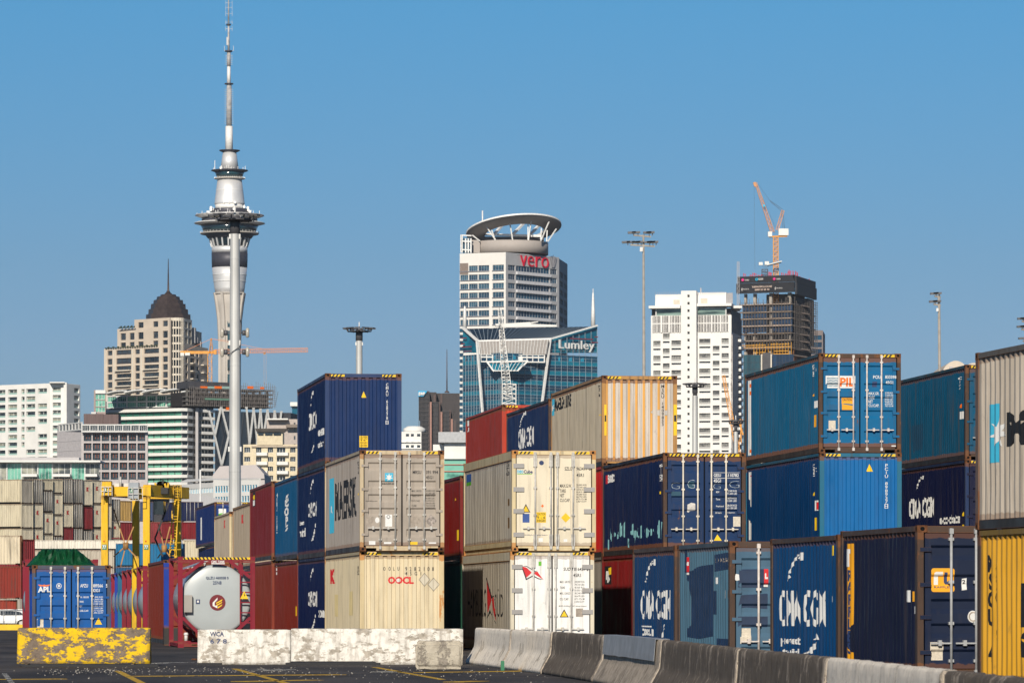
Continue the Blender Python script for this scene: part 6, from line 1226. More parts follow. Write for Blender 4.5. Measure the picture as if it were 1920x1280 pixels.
class Face:
    def __init__(f, b, A, B, yD=None):
        f.b = b; f.A = Vector((XP(*A), A[1])); f.B = Vector((XP(*B), B[1])); f.d = (f.B - f.A).normalized(); f.ang = math.atan2(f.d.y, f.d.x); f.yD = yD or A[1]
        f.M = Matrix.Translation((f.A.x - b.o.x, f.A.y - b.o.y, 0)) @ Matrix.Rotation(f.ang, 4, 'Z')
    def u(f, px): return ((px - CX) * f.A.y - F * f.A.x) / (F * f.d.x - (px - CX) * f.d.y)
    def z(f, py): return ZP(py, f.yD)
    def wall(f, xs, ys, wm, dep=0.45, name='wall', win=None, openf=None, wname='window', ztobase=True, winy=0.6, bandmats=None, parent=None):
        us = [f.u(x) for x in xs]; zs = [f.z(y) for y in ys]; b = f.b
        if openf is None: openf = lambda i, j: i % 2 == 1 and j % 2 == 1
        m = MB()
        for j in range(len(ys) - 1):
            i = 0
            while i < len(xs) - 1:
                if openf(i, j): i += 1; continue
                k = i
                while k < len(xs) - 1 and not openf(k, j): k += 1
                m.box(us[i], 0, zs[j + 1], us[k], dep, zs[j], 0, f.M); i = k
        if ztobase and zs[-1] > 0.5: m.box(us[0], 0, 0, us[-1], dep, zs[-1], 0, f.M)
        w_ = m.build(name, wm, b.root)
        st = MB()
        if win is not None:
            for j in range(len(ys) - 1):
                for i in range(len(xs) - 1):
                    if openf(i, j):
                        wm_ = win(i, j) if callable(win) else win
                        if b.nw < 98:
                            o = link(wname, wm_, b.root); o.matrix_basis = f.M @ Matrix.Translation((us[i], dep * winy, zs[j + 1])) @ Matrix.Diagonal((us[i + 1] - us[i], 1, zs[j] - zs[j + 1], 1)); b.nw += 1
                        else: st.box(us[i], dep * winy, zs[j + 1], us[i + 1], dep * winy + .08, zs[j], 0, f.M); sm = wm_.materials[-1]
            if st.v: tag(st.build(wname, sm, b.root), kind='stuff')
        return w_
    def slab(f, x0, x1, y0, y1, out, dep, name, mat, parent=None):
        """box standing 'out' proud of the face, 'dep' deep"""
        return MB().box(f.u(x0), -out, f.z(y1), f.u(x1), -out + dep, f.z(y0), 0, f.M).build(name, mat, parent or f.b.root)
    def decal(f, m2, x0, x1, y0, y1, mat, off=0.15, name='lettering', th=0.12, bb=None, parent=None):
        V, Fc = fit2d(m2, (f.u(x0), f.u(x1), f.z(y1), f.z(y0)), bb)
        bm = bmesh.new(); vs = [bm.verts.new((v[0], -off, v[1])) for v in V]
        for q in Fc:
            try: bm.faces.new([vs[i] for i in q])
            except ValueError: pass
        r = bmesh.ops.extrude_face_region(bm, geom=bm.faces[:])
        for g in r['geom']:
            if isinstance(g, bmesh.types.BMVert): g.co.y += th
        for v in bm.verts: v.co = f.M @ v.co
        bmesh.ops.recalc_face_normals(bm, faces=bm.faces)
        me = bpy.data.meshes.new(name); bm.to_mesh(me); bm.free(); me.materials.append(mat); return link(name, me, parent or f.b.root)
_wm = {}
def win(nx, frame, glass, fr=0.04, bal=None, bh=0.35, ny=1):
    key = (nx, frame.name, glass.name, bal.name if bal else '', ny, bh)
    if key in _wm: return _wm[key]
    m = MB(); m.box(0, 0.02, 0, 1, 0.1, 1, 1)
    for i in range(nx + 1): x = i / nx; m.box(max(0, x - fr / 2), -0.04, 0, min(1, x + fr / 2), 0.03, 1, 0)
    for i in range(ny + 1): z = i / ny; m.box(0, -0.035, max(0, z - fr), 1, 0.025, min(1, z + fr), 0)
    if bal: m.box(0, -0.20, 0.0, 1, -0.17, bh, 2)
    _wm[key] = m.mesh('window', [frame, glass, bal or glass, glass]); return _wm[key]
def rows(y0, pitch, n, h, top=None, end=None):
    """alternating solid / opening rows starting with solid at 'top'"""
    ys = [top if top is not None else y0 - (pitch - h)]
    for k in range(n): ys += [y0 + k * pitch, y0 + k * pitch + h]
    ys.append(end if end is not None else ys[-1] + (pitch - h)); return ys
K_W = pm('white_render', (0.78, 0.77, 0.73, 1), 0.8, 0, 0.06, 0.3)
K_C = pm('cream_render', (0.66, 0.60, 0.50, 1), 0.8, 0, 0.06, 0.3)
K_CC = pm('warm_concrete', (0.60, 0.51, 0.41, 1), 0.8, 0, 0.07, 0.3)
K_G = pm('grey_render', (0.46, 0.44, 0.44, 1), 0.8, 0, 0.06, 0.3)
K_DG = pm('dark_cladding', (0.055, 0.055, 0.062, 1), 0.6, 0, 0.2, 0.5)
K_GL = glassm('dark_window_glass', (0.012, 0.018, 0.024, 1), (0.05, 0.065, 0.08, 1))
K_GLC = glassm('curtained_window_glass', (0.03, 0.04, 0.045, 1), (0.34, 0.34, 0.27, 1), 0.3)
K_GLG = glassm('green_window_glass', (0.03, 0.15, 0.11, 1), (0.20, 0.50, 0.38, 1))
K_GLT = glassm('teal_curtain_glass', (0.002, 0.10, 0.17, 1), (0.004, 0.19, 0.28, 1), 0.15)
K_GLD = glassm('deep_blue_glass', (0.006, 0.02, 0.05, 1), (0.01, 0.07, 0.13, 1), 0.1)
K_GLB = glassm('blue_office_glass', (0.015, 0.045, 0.08, 1), (0.05, 0.12, 0.17, 1), 0.12)
K_BAL = pm('green_glass_balustrade', (0.30, 0.44, 0.40, 1), 0.2, 0, 0.08)
K_FR = pm('white_frame', (0.62, 0.62, 0.60, 1), 0.6)
K_FD = pm('dark_frame', (0.04, 0.04, 0.045, 1), 0.6)
K_BR = pm('red_brown_panel', (0.20, 0.055, 0.025, 1), 0.7)

# white apartment block at the left
b = Bld('apartment_building', 'large white apartment block with scattered balconies at the far left', 'apartment building', 118, 1600); rng = random.Random(11)
W1 = win(2, K_FR, K_GLC, .05, K_BAL); W2 = win(1, K_FR, K_GL, .05, K_BAL)
f = Face(b, (-30, 1624), (94, 1605), 1600); xs = [-30]; x = -26
while x < 86: w_ = rng.choice((5, 6, 9, 14, 17)); xs += [x, min(90, x + w_)]; x += w_ + rng.choice((3, 5, 8))
xs.append(94); ys = rows(726, 14.3, 11, 9.6, 717, 884)
rs = {(i, j): rng.random() for i in range(60) for j in range(60)}
f.wall(xs, ys, K_W, 1.2, win=lambda i, j: W1 if rs[i, j] < .6 else W2, openf=lambda i, j: i % 2 == 1 and j % 2 == 1 and rs[i, j] < .84)
f = Face(b, (94, 1604), (125, 1603), 1600); f.wall([94, 99, 114, 125], rows(725, 14.3, 11, 9, 716, 884), K_W, 1.2, win=W1)
f = Face(b, (125, 1601), (150.5, 1612), 1600); f.wall([125, 139, 148.5, 150.5], rows(725, 14.3, 11, 9, 719, 884), K_W, 1.2, win=W1)
b.prism([(-29, 1626.5), (94, 1606.8), (125, 1605.5), (150, 1614), (150, 1650), (-29, 1650)], 717.5, 'core', K_W, yD=1600)
b.prism([(93, 1600), (121, 1600), (121, 1640), (93, 1640)], 715.5, 'parapet', K_W, 717.6, 1600)
# low green glass building in front of it
b = Bld('glass_building', 'low building of green glass panels under a thin white roof, at the left', 'building', 0, 1250)
f = Face(b, (-40, 1250), (186, 1250)); xs = [-40]
for a in (-30, -2, 14, 41, 72, 99, 134, 160): xs += [a, a + 25]
xs = [-40, -20, 12, 14, 39, 41, 70, 72, 97, 99, 132, 134, 158, 160, 186]
f.wall(xs, [866, 868, 900], K_FR, 0.6, win=lambda i, j: win(4, K_FR, K_GLG, .02) if i % 4 == 3 else win(3, K_FR, K_GLC, .03), openf=lambda i, j: j == 1 and i % 2 == 1)
b.box(-45, 188, 862.5, 866, 1247, 14, 'roof_slab', K_W); b.box(-40, 148, 857, 862.6, 1252, 6, 'roof_glazing', K_G)
for a, c_ in ((40, 69), (98, 131), (158, 182)): b.box(a, c_, 888, 893, 1246.5, 3, 'balcony', K_W)
b.prism([(-40, 1251), (186, 1251), (186, 1270), (-40, 1270)], 867, 'core', K_DG)
# grid building
b = Bld('apartment_building', 'grey apartment block with a grid of red-brown balconies', 'apartment building', 152, 1450)
f = Face(b, (107, 1466), (152.5, 1450)); f.wall([107, 110, 112, 123, 124.5, 152.5], rows(818, 18, 4, 5, 809, 906), pm('pale_lilac_panel', (0.52, 0.49, 0.49, 1), .8), 0.3, win=win(1, K_FD, K_GL), openf=lambda i, j: False)
f.slab(107, 152, 828, 829, .08, .1, 'wall_joint', K_G); f.slab(107, 152, 846, 847, .08, .1, 'wall_joint', K_G)
f = Face(b, (152.5, 1450), (277, 1450)); xs = [152.5]; 
for k in range(7): a = 157.0 + k * 16.8; xs += [a, a + 14.6]
xs.append(277); ys = rows(812.5, 18, 5, 14.2, 809.5, 903)
WG = win(3, K_BR, K_GL, .10, K_GL, .3); f.wall(xs, ys, pm('pale_frame', (0.50, 0.46, 0.45, 1), .8), 1.8, win=WG)
f2 = Face(b, (109, 1466), (152.5, 1448)); f2.wall([109] + [v for k in range(7) for v in (111 + k * 6, 115.5 + k * 6)] + [152.5], [795, 797, 808, 810], K_FR, .5, win=win(1, K_FR, K_GL), ztobase=False)
f3 = Face(b, (152.5, 1448), (276.5, 1448)); xs = [152.5]
for k in range(8): a = 154 + k * 15.4; xs += [a, a + 13.6]
xs.append(276.5); f3.wall(xs, [795, 797.5, 807.5, 810], K_FR, .6, win=win(4, K_FR, K_GL, .05), ztobase=False)
b.prism([(108, 1468), (152.5, 1452.5), (276, 1452.5), (276, 1475), (108, 1490)], 796, 'core', K_DG, yD=1450)
b.box(157, 193, 775.5, 795, 1456, 10, 'plant_room', pm('brown_cladding', (0.13, 0.085, 0.08, 1), .7, stretch=(3, 1, .1), var=.3)); b.box(193.5, 222, 776.5, 795, 1455, 10, 'plant_room', pm('brown_cladding', (0, 0, 0, 1)))
b.box(171, 180, 772, 775.6, 1460, 3, 'roof_vent', K_FR)
# curved balcony building
b = Bld('apartment_building', 'apartment block wrapped in white balcony bands with four wing-shaped roofs', 'apartment building', 341, 1650)
Wc = win(5, K_FD, K_GLG, .03); Wd_ = win(4, K_FR, K_GL, .03)
chain = [(184, 1668), (341, 1650), (352, 1651), (362, 1656), (370, 1664)]
ysf = [765 + 13.85 * k for k in range(12)]
for (A, B), nx in zip(zip(chain, chain[1:]), (12, 2, 1, 1)):
    f = Face(b, A, B, 1650); xa, xb = A[0], B[0]
    for k, y in enumerate(ysf):
        f.wall([xa, xa + .3, xb - .3, xb], [y + 5.5, y + 5.6, y + 13.7, y + 13.8], K_W, 0.2, name='wall', win=win(nx, K_FD, K_GLG if nx > 5 else K_GL, .03 * 12 / nx * .3), ztobase=False)
off = 1.8
for k, y in enumerate(ysf):
    poly = [(XP(p, d) - b.o.x, d - b.o.y - off) for p, d in chain]; poly += [(XP(p, d) - b.o.x, d - b.o.y + 1.0) for p, d in chain[::-1]]
    m = MB().prism(poly, ZP(y + 5.6, 1650), ZP(y, 1650)); b.add(m, 'balcony', K_W)
b.box(366.5, 371.5, 728, 905, 1655, 6, 'column', K_G); b.box(361, 369, 730, 900, 1659, 6, 'lift_shaft', pm('mid_grey_render', (.33, .33, .34, 1), .8))
f = Face(b, (371, 1662), (400, 1668), 1650)
for k, y in enumerate(ysf):
    f.slab(371, 402, y, y + 5.0, 2.5, 3, 'balcony', K_W)
f.wall([371, 372, 397, 400], rows(757, 13.85, 12, 12.5, 745, 935), K_FD, .5, win=win(4, K_FR, K_GL, .04))
b.prism([(186, 1672), (341, 1655), (369, 1668), (399, 1672), (399, 1700), (186, 1700)], 748, 'core', K_DG, yD=1650)
f = Face(b, (200, 1667), (369, 1651), 1650); f.wall([200] + [v for k in range(9) for v in (202 + k * 18.4, 218 + k * 18.4)] + [369], [738, 740, 749, 751.5, 760, 762], K_FR, .6, win=win(4, K_FR, K_GLG, .05), ztobase=False)
for (xa, xb, ya) in ((198, 238, 737), (232, 275, 735.5), (266, 312, 734.5), (300, 352, 733.5), (340, 402, 734)):
    m = MB(); n = 10; k0 = 0; up = []; 
    for i in range(n + 1):
        t = i / n; py = ya - 8.5 * math.sin(math.pi * (.12 + .5 * t)) + 4.5; p = b.P(xa + (xb - xa) * t, py, 1648); up.append(p)
    for i in range(n): m.slab([up[i], up[i + 1], up[i + 1] + Vector((0, 14, 0)), up[i] + Vector((0, 14, 0))], (0, 0, 0.45))
    b.add(m, 'roof_wing', K_FR)
f = Face(b, (176, 1640), (198, 1640), 1640); f.wall([176, 179, 197, 198], [731, 738, 749, 750, 762, 763, 772], pm('taupe_render', (.36, .28, .26, 1), .8), .5, win=win(3, K_FR, K_GLG, .05))
b.prism([(177, 1641), (197.5, 1641), (197.5, 1655), (177, 1655)], 731.5, 'core', K_DG); b.box(179, 198, 731, 737.5, 1639.4, 3, 'roof_slab', K_W)
# tall stone tower with dome
b = Bld('apartment_tower', 'cream stepped apartment tower with a dark stepped dome and spire', 'apartment tower', 345, 1750)
WS = win(2, K_FD, K_GL, .05, ny=1); WB = win(3, K_FD, K_GL, .05, K_FD, .25)
f = Face(b, (195, 1775), (318, 1752), 1750)
xs = [195, 201.5, 210.5, 218, 246, 253.5, 262, 270, 298, 305, 314.5, 318]
f.wall(xs, [647, 651, 660] + [v for k in range(6) for v in (666.5 + k * 14.7, 677.5 + k * 14.7)] + [760], K_CC, .9, win=lambda i, j: WB if i in (3, 7) else WS, openf=lambda i, j: i % 2 == 1 and j % 2 == 1)
for (xa, xb) in ((218, 246), (270, 298)):
    for k in range(1, 6): f.slab(xa, xb, 677.3 + k * 14.7 - 14.7 + 11.7, 679.5 + k * 14.7 - 14.7 + 11.7, 1.3, 1.4, 'balcony', K_C)
for px in (198, 214.5, 249.5, 266, 301.5): f.slab(px - 1.2, px + 1.2, 650, 760, .35, .4, 'pilaster', K_C)
f = Face(b, (220, 1772), (318, 1752), 1750); f.wall([220, 226, 236, 243, 252, 259, 269, 287, 296.5, 305, 314.5, 318], [610.5, 619, 632, 636.5, 645, 647.2], K_CC, .8, win=WS, ztobase=False)
f = Face(b, (252, 1766), (318, 1752), 1750); f.wall([252, 259, 269, 287, 296.5, 305, 314.5, 318], [594.5, 600, 612, 612.2], K_CC, .8, win=WS, ztobase=False, openf=lambda i, j: i % 2 == 1 and j == 1)
b.prism([(196.5, 1778), (318, 1758.5), (345, 1763), (390, 1785), (390, 1800), (196.5, 1800)], 648, 'core', K_CC, yD=1750)
b.prism([(221, 1777), (318, 1759), (345, 1763), (356, 1769), (378, 1790), (221, 1790)], 611.5, 'core', K_CC, 648.2, 1750); b.prism([(253, 1772), (318, 1759), (345, 1763), (357, 1769), (358, 1790), (253, 1790)], 595.5, 'core', K_CC, 611.7, 1750)
# rounded corner bay
bayc = (331, 1756); R0 = 13.5 * 1750 / F; rw = [(595, 600)] + [(600 + k * 14.55 + 0, 0) for k in range(0)]
m = MB(); g = MB(); cx0, cy0 = XP(331, 1757) - b.o.x, 1757 - b.o.y
ang = [math.pi + i * math.pi / 8 for i in range(9)]
zf = lambda y: ZP(y, 1750)
yy = [600 + k * 14.65 for k in range(11)]
for k, y in enumerate([594] + yy):
    y1 = 600 if k == 0 else y + 14.65; ytop = y if k == 0 else y + 11.2
    m.prism([(cx0 + R0 * math.cos(a), cy0 + R0 * math.sin(a)) for a in ang] + [(cx0 + R0, cy0 + 3), (cx0 - R0, cy0 + 3)], zf(y1), zf(ytop))
for a in ang[1:8]: m.bar((cx0 + R0 * .98 * math.cos(a), cy0 + R0 * .98 * math.sin(a), 0), (cx0 + R0 * .98 * math.cos(a), cy0 + R0 * .98 * math.sin(a), zf(594)), .3)
b.add(m, 'corner_bay', K_C)
g.cyl((cx0, cy0, 0), (cx0, cy0, zf(595)), R0 - .35, n=24); b.add(g, 'window', K_GL)
f = Face(b, (345, 1757), (360, 1768), 1750); f.wall([345, 347.5, 351.5, 354.5, 358.5, 360], rows(600, 14.65, 3, 11.5, 594.5, 643), K_C, .7, win=WS, ztobase=False)
f = Face(b, (345, 1757), (390, 1786), 1750); f.wall([345, 348, 352, 357, 366, 369, 373, 377, 387, 390], rows(652, 14.65, 7, 11, 643, 760), K_CC, .8, win=lambda i, j: WB)
for k in range(6): f.slab(357, 366, 676 + k * 14.65, 678 + k * 14.65, 1.2, 1.3, 'balcony', K_C); f.slab(377, 387, 676 + k * 14.65, 678 + k * 14.65, 1.2, 1.3, 'balcony', K_C)
for (xa, xb, ya, yb, D) in ((360, 366, 614, 643, 1772), (366, 371, 632, 643, 1776), (371, 377, 640, 650, 1780)): b.box(xa, xb, ya, yb, D, 6, 'wall', pm('mid_grey_render', (0, 0, 0, 1)))
# dome: stepped dark tiers
dm = pm('dark_bronze_roof', (0.075, 0.052, 0.045, 1), 0.38, 0.5, 0.3, 0.6); cx1, cy1 = XP(315.5, 1775) - b.o.x, 1775 - b.o.y; sp = 1750 / F
tiers = [(595, 42.5), (582, 42.2), (582, 38), (572, 37.4), (572, 33.5), (562, 32.8), (562, 28.5), (554.5, 27.8), (554.5, 22.5), (548, 21.5), (548, 15.5), (544, 14.5), (544, 8), (541, 6)]
for i in range(0, len(tiers) - 1, 2):
    m = MB(); (ya, ra), (yb, rb_) = tiers[i], tiers[i + 1]
    for q, sc in ((0, 1.0), (math.pi / 8, .92)): m.lathe((cx1, cy1, 0), [(ZP(ya, 1750), ra * sp * sc), (ZP(yb, 1750) - .05 * (q > 0), rb_ * sp * sc)], 8, 0, Matrix.Rotation(q, 3, 'Z'), False)
    b.add(m, 'dome_tier', dm)
b.add(MB().lathe((cx1, cy1, 0), [(ZP(543, 1750), 1.2), (ZP(535, 1750), .4), (ZP(476, 1750), .12)], 8), 'spire', dm)
f = Face(b, (195, 1774), (318, 1751), 1750); m = MB()
for i in range(14): m.box(f.u(222 + i * 2.2), -.1, f.z(610), f.u(223.4 + i * 2.2), .3, f.z(608.4) + .3 * (i % 3), 0, f.M)
for i in range(22): m.box(f.u(197 + i * 4.5), -.1, f.z(647), f.u(199.6 + i * 4.5), .4, f.z(645.3) + .3 * (i % 2), 0, f.M)
b.add(m, 'roof_planting', pm('roof_plants', (0.03, 0.045, 0.02, 1), .9))

# office block under construction with diagonal braces
b = Bld('construction_site_building', 'dark office building under construction with white diagonal braces and scaffolding on top', 'building', 404, 1500); kf = Face(b, (403, 1500), (505, 1512), 1500)
b.prism([(403, 1501), (505, 1513), (560, 1530), (560, 1550), (403, 1550)], 770, 'core', glassm('smoked_glass', (.008, .012, .02, 1), (.03, .04, .055, 1)), yD=1500)
b.prism([(505, 1512), (545, 1515), (560, 1530), (505, 1540)], 770, 'wing', K_DG, yD=1500)
for (x0, y0, x1, y1) in ((413, 762, 401, 817), (413, 762, 427, 817), (401, 817, 414, 872), (427, 817, 414, 872), (440, 765, 427, 817), (390, 770, 401, 817)):
    kf.b.add(MB().bar(kf.M @ Vector((kf.u(x0), -.6, kf.z(y0))), kf.M @ Vector((kf.u(x1), -.6, kf.z(y1))), .55), 'brace', K_FR)
for k, (xt, xl, xr, yb_) in enumerate(((456, None, 462, 835), (469.5, 461.5, 477, 834), (482.5, 475.5, 487.5, 832), (495.5, 490, 500.5, 802), (509, 507, 511.5, 785), (521.5, 519.5, None, 785))):
    m = MB(); yt = 762 + k * 1.2
    for xb in (xl, xr):
        if xb: m.bar(kf.M @ Vector((kf.u(xt), -2.2, kf.z(yt))), kf.M @ Vector((kf.u(xb), -2.2, kf.z(yb_))), .5)
    m.box(kf.u(xt - 1.5), -2.5, kf.z(yt + 2.2), kf.u(xt + 1.5), -1.8, kf.z(yt - .5), 0, kf.M); b.add(m, 'brace', K_FR)
scf = pm('scaffold_steel', (.17, .15, .14, 1), .7, .2, .2)
m = MB()
for k, y in enumerate((728, 736, 744, 752, 760)): m.box(kf.u(352 if k > 1 else 368), 0, kf.z(y + 1.6), kf.u(513 - k * .5), 14, kf.z(y), 0, kf.M)
b.add(m, 'floor_slab', pm('dim_concrete', (.14, .13, .12, 1), .8))
m = MB(); rng = random.Random(4)
for i in range(42): x = 352 + i * 3.9; m.bar(kf.M @ Vector((kf.u(x), -1.2, kf.z(762))), kf.M @ Vector((kf.u(x), -1.2, kf.z(722 if x > 430 else 728) + rng.uniform(0, 1.6))), .13)
for y in (718 + 5, 727, 731, 735, 739, 743, 747, 751, 755, 759): m.bar(kf.M @ Vector((kf.u(352 if y > 726 else 440), -1.2, kf.z(y))), kf.M @ Vector((kf.u(515), -1.2, kf.z(y))), .12)
for i in range(20): x = 360 + i * 8; m.bar(kf.M @ Vector((kf.u(x), -1.3, kf.z(758))), kf.M @ Vector((kf.u(x + 6), -1.3, kf.z(730))), .1)
b.add(m, 'scaffolding', scf)
m = MB()
for i in range(13): x = 354 + i * 12.5; m.box(kf.u(x), 1, kf.z(762), kf.u(x + 1.6), 2.2, kf.z(729), 0, kf.M)
m.box(kf.u(352), 4, kf.z(762), kf.u(512), 12, kf.z(736), 1, kf.M); m.box(kf.u(353), .2, kf.z(729), kf.u(438), 8, kf.z(716), 2, kf.M)
b.add(m, 'floor_interior', [pm('dim_concrete', (0, 0, 0, 1)), pm('dark_interior', (.02, .018, .018, 1), .9), K_DG])
for (xa, xb, ya, yb, mt) in ((372, 385, 725, 728.5, M_ORG), (385, 398, 725, 728.5, K_BAL), (398, 412, 724, 728.5, M_ORG), (412, 430, 724, 728.5, K_BAL), (460, 471, 722, 727, M_ORG), (484, 491, 723, 727, M_ORG), (420, 431, 763, 768, M_ORG), (380, 430, 747, 750, pm('green_netting', (.12, .25, .18, 1), .8))): kf.slab(xa, xb, ya, yb, 1.5, .15, 'edge_screen', mt)
# hammerhead crane
oc = pm('orange_crane_paint', (0.70, 0.30, 0.03, 1), .5, 0, .15); redm = pm('salmon_crane_paint', (0.62, 0.26, 0.13, 1), .5)
b = Bld('tower_crane', 'orange hammerhead tower crane with a long horizontal jib crossing the tall tower', 'crane', 393.5, 1700)
b.add(MB().lattice(b.P(393.5, 1000), b.P(393.5, 662), 1.6, 22, .2), 'mast', oc); b.add(MB().lattice(b.P(396, 662), b.P(396, 634), 1.5, 3, .18, w2=.2), 'tower_head', oc)
b.add(MB().lattice(b.P(402, 659), b.P(577, 656), 1.5, 44, .17), 'jib', redm); m = MB().bar(b.P(338, 660.5), b.P(400, 660.5), .5, h=1.1); b.add(m, 'counter_jib', oc); b.box(338, 345, 661, 667, 1699, 2, 'counterweight', K_W); b.box(347, 356, 661, 666, 1699, 2, 'counterweight', K_W)
b.add(MB().bar(b.P(396, 635), b.P(500, 655), .12).bar(b.P(396, 635), b.P(342, 660), .14).bar(b.P(396, 635), b.P(450, 641), .1), 'tie_rod', redm); b.box(400, 406, 656, 664, 1698, 1.6, 'cab', oc)
b.add(MB().bar(b.P(496, 660), b.P(496, 664), .8).bar(b.P(495, 664), b.P(495, 722), .05).bar(b.P(499, 664), b.P(499, 722), .05), 'hook_trolley', oc)
# telecommunication tower
b = Bld('telecommunication_tower', 'very tall tower with silver pod, observation decks and thin antenna mast', 'tower', 430, 2190); s = 2190 / F
Zs = lambda y: ZP(y, 2190)
towc = pm('tower_concrete', (.50, .46, .41, 1), .85, 0, .08, .15); sil = pm('silver_cladding', (.74, .74, .74, 1), .55, .4, .07, .25); tgl = glassm('tower_glass', (.008, .022, .032, 1), (.02, .07, .085, 1)); dkb = pm('dark_louvre_band', (.055, .055, .07, 1), .5, .2, .2); whr = pm('white_rim', (.80, .79, .76, 1), .5)
def L(prof, name, mat, n=40, cx=430.5, smooth=True): return b.add(MB().lathe((XP(cx, 2190) - b.o.x, 0, 0), [(Zs(y), r_ * s) for y, r_ in prof], n, 0, None, smooth), name, mat)
L([(1100, 19), (700, 18.8), (620, 19.2), (590, 21), (570, 24), (550, 27.8)], 'shaft', towc, 24)
m = MB()
for k in range(8):
    a = k * math.pi / 4 + .35; ca, sa = math.cos(a), math.sin(a)
    for (y0, r0, y1, r1) in ((1050, 19.6, 640, 19.6), (640, 19.6, 600, 21.5), (600, 21.5, 572, 25), (572, 25, 549, 29)): m.bar((.13 + r0 * s * ca, r0 * s * sa, Zs(y0)), (.13 + r1 * s * ca, r1 * s * sa, Zs(y1)), 1.2)
b.add(m, 'rib', towc)
for k in range(7): b.box(426.5, 432, 566 + k * 27, 586 + k * 27, 2190 - 19.9 * s, 1, 'window', tgl)
L([(552, 28.8), (549, 29.2)], 'collar', towc); L([(549.5, 27.2), (540, 28.5), (520, 31.2), (502, 33)], 'lower_pod', sil); L([(502, 33.2), (488, 33.8), (474.5, 33.9)], 'louvre_band', dkb); L([(474.5, 33.6), (463, 33.6)], 'pod_ring', sil)
L([(516.2, 32.2), (515.2, 32.3)], 'seam', M_WHT); L([(528.2, 30.9), (527.2, 31)], 'seam', M_WHT)
L([(463, 32.8), (449, 36.8), (447, 37.5)], 'window_band', tgl)
m = MB()
for k in range(20):
    a = k * math.pi / 10; m.bar((.13 + 33.4 * s * math.cos(a), 33.4 * s * math.sin(a), Zs(463)), (.13 + 38 * s * math.cos(a), 38 * s * math.sin(a), Zs(447)), .7)
b.add(m, 'window_frame', sil)
L([(447, 41), (439.5, 47)], 'deck_soffit', dkb); L([(439.5, 54), (438.5, 55), (437.2, 55), (437, 47)], 'walkway', towc, 60); L([(437, 47.5), (433, 50), (422, 54.5)], 'observation_deck', tgl)
L([(422, 55.5), (419.5, 66), (418.6, 66.6), (417.5, 64), (417, 53)], 'deck_roof', whr, 60); L([(417, 52), (411, 52.5), (410.8, 48)], 'upper_level', dkb); L([(409.5, 50), (406.5, 60), (404.5, 65), (403.2, 64), (401.5, 50)], 'maintenance_platform', pm('platform_grey', (.62, .61, .60, 1), .5, .3, .4, .5), 60)
L([(401.5, 36), (394, 36.5), (392.5, 35)], 'equipment_level', dkb); L([(392.5, 27), (384, 27)], 'equipment_level', whr, 24)
L([(384.5, 26.5), (382.6, 28.6), (380, 28.2), (359, 25.6), (337, 22.8)], 'upper_cone', sil); L([(357.6, 25.6), (356.5, 25.55)], 'seam', whr)
L([(337, 23), (335.6, 28.8), (334.5, 28.6), (333, 24)], 'walkway', towc); L([(333, 23.5), (322.5, 28)], 'sky_deck', tgl); L([(322.5, 28.5), (320.5, 34.8), (319.4, 34.5), (318.5, 26)], 'deck_roof', dkb); L([(318.5, 17.4), (286, 12.6)], 'top_cone', sil)
L([(286, 12.8), (282.8, 19.5), (281.8, 19.6), (281, 12)], 'top_platform', dkb); L([(281, 7.1), (237, 6.8)], 'mast_base', whr, 16, 429.5); L([(237, 5.2), (157, 4.6)], 'mast', pm('mast_grey', (.42, .41, .40, 1), .6, 0, .3, .6), 12, 429.5); L([(158.5, 8.2), (156.5, 8.2)], 'mast_platform', dkb, 16, 429.3); L([(156.5, 3.6), (125, 3.2)], 'mast', whr, 12, 429.0)
L([(125, 3.6), (98, 3.4)], 'mast', pm('mast_grey', (0, 0, 0, 1)), 12, 429); L([(97.5, 7), (95, 7)], 'mast_platform', dkb, 16, 428.8); L([(95, 2.0), (46, 1.8)], 'mast', pm('mast_grey', (0, 0, 0, 1)), 8, 428.6); L([(48, 4.4), (45.5, 4.4)], 'mast_platform', dkb, 12, 428.6); L([(45.5, 1.5), (-40, 1.1)], 'mast', pm('mast_grey', (0, 0, 0, 1)), 8, 428.5)
m = MB(); rng = random.Random(2); xc = XP(429.3, 2190) - b.o.x
for (ya, yb, n, rr_) in ((232, 164, 17, 8.3), (121, 101, 6, 6.6)):
    for k in range(n):
        y = ya + (yb - ya) * k / n
        for a in (0, math.pi / 2, math.pi, 3 * math.pi / 2): m.bar((xc, 0, Zs(y)), (xc + rr_ * s * math.cos(a), rr_ * s * math.sin(a), Zs(y)), .16)
for (ya, yb) in ((2, 9), (10, 19), (21, 31), (38, 46), (50, 59)):
    for sx in (-6, 6):
        m.bar((xc, 0, Zs((ya + yb) / 2)), (xc + sx * s, 0, Zs((ya + yb) / 2)), .12); m.bar((xc + sx * s, 0, Zs(yb)), (xc + sx * s, 0, Zs(ya)), .14)
for sx in (-8.5, 8.5): m.bar((xc + sx * s, 0, Zs(96)), (xc + sx * s, 0, Zs(86)), .2); m.bar((xc, 0, Zs(95)), (xc + sx * s, 0, Zs(95)), .2)
m.bar((xc - 2.8 * s, 0, Zs(85)), (xc - 2.8 * s, 0, Zs(70)), .9)
b.add(m, 'dipole_array', pm('antenna_grey', (.5, .5, .5, 1), .5))
m = MB()
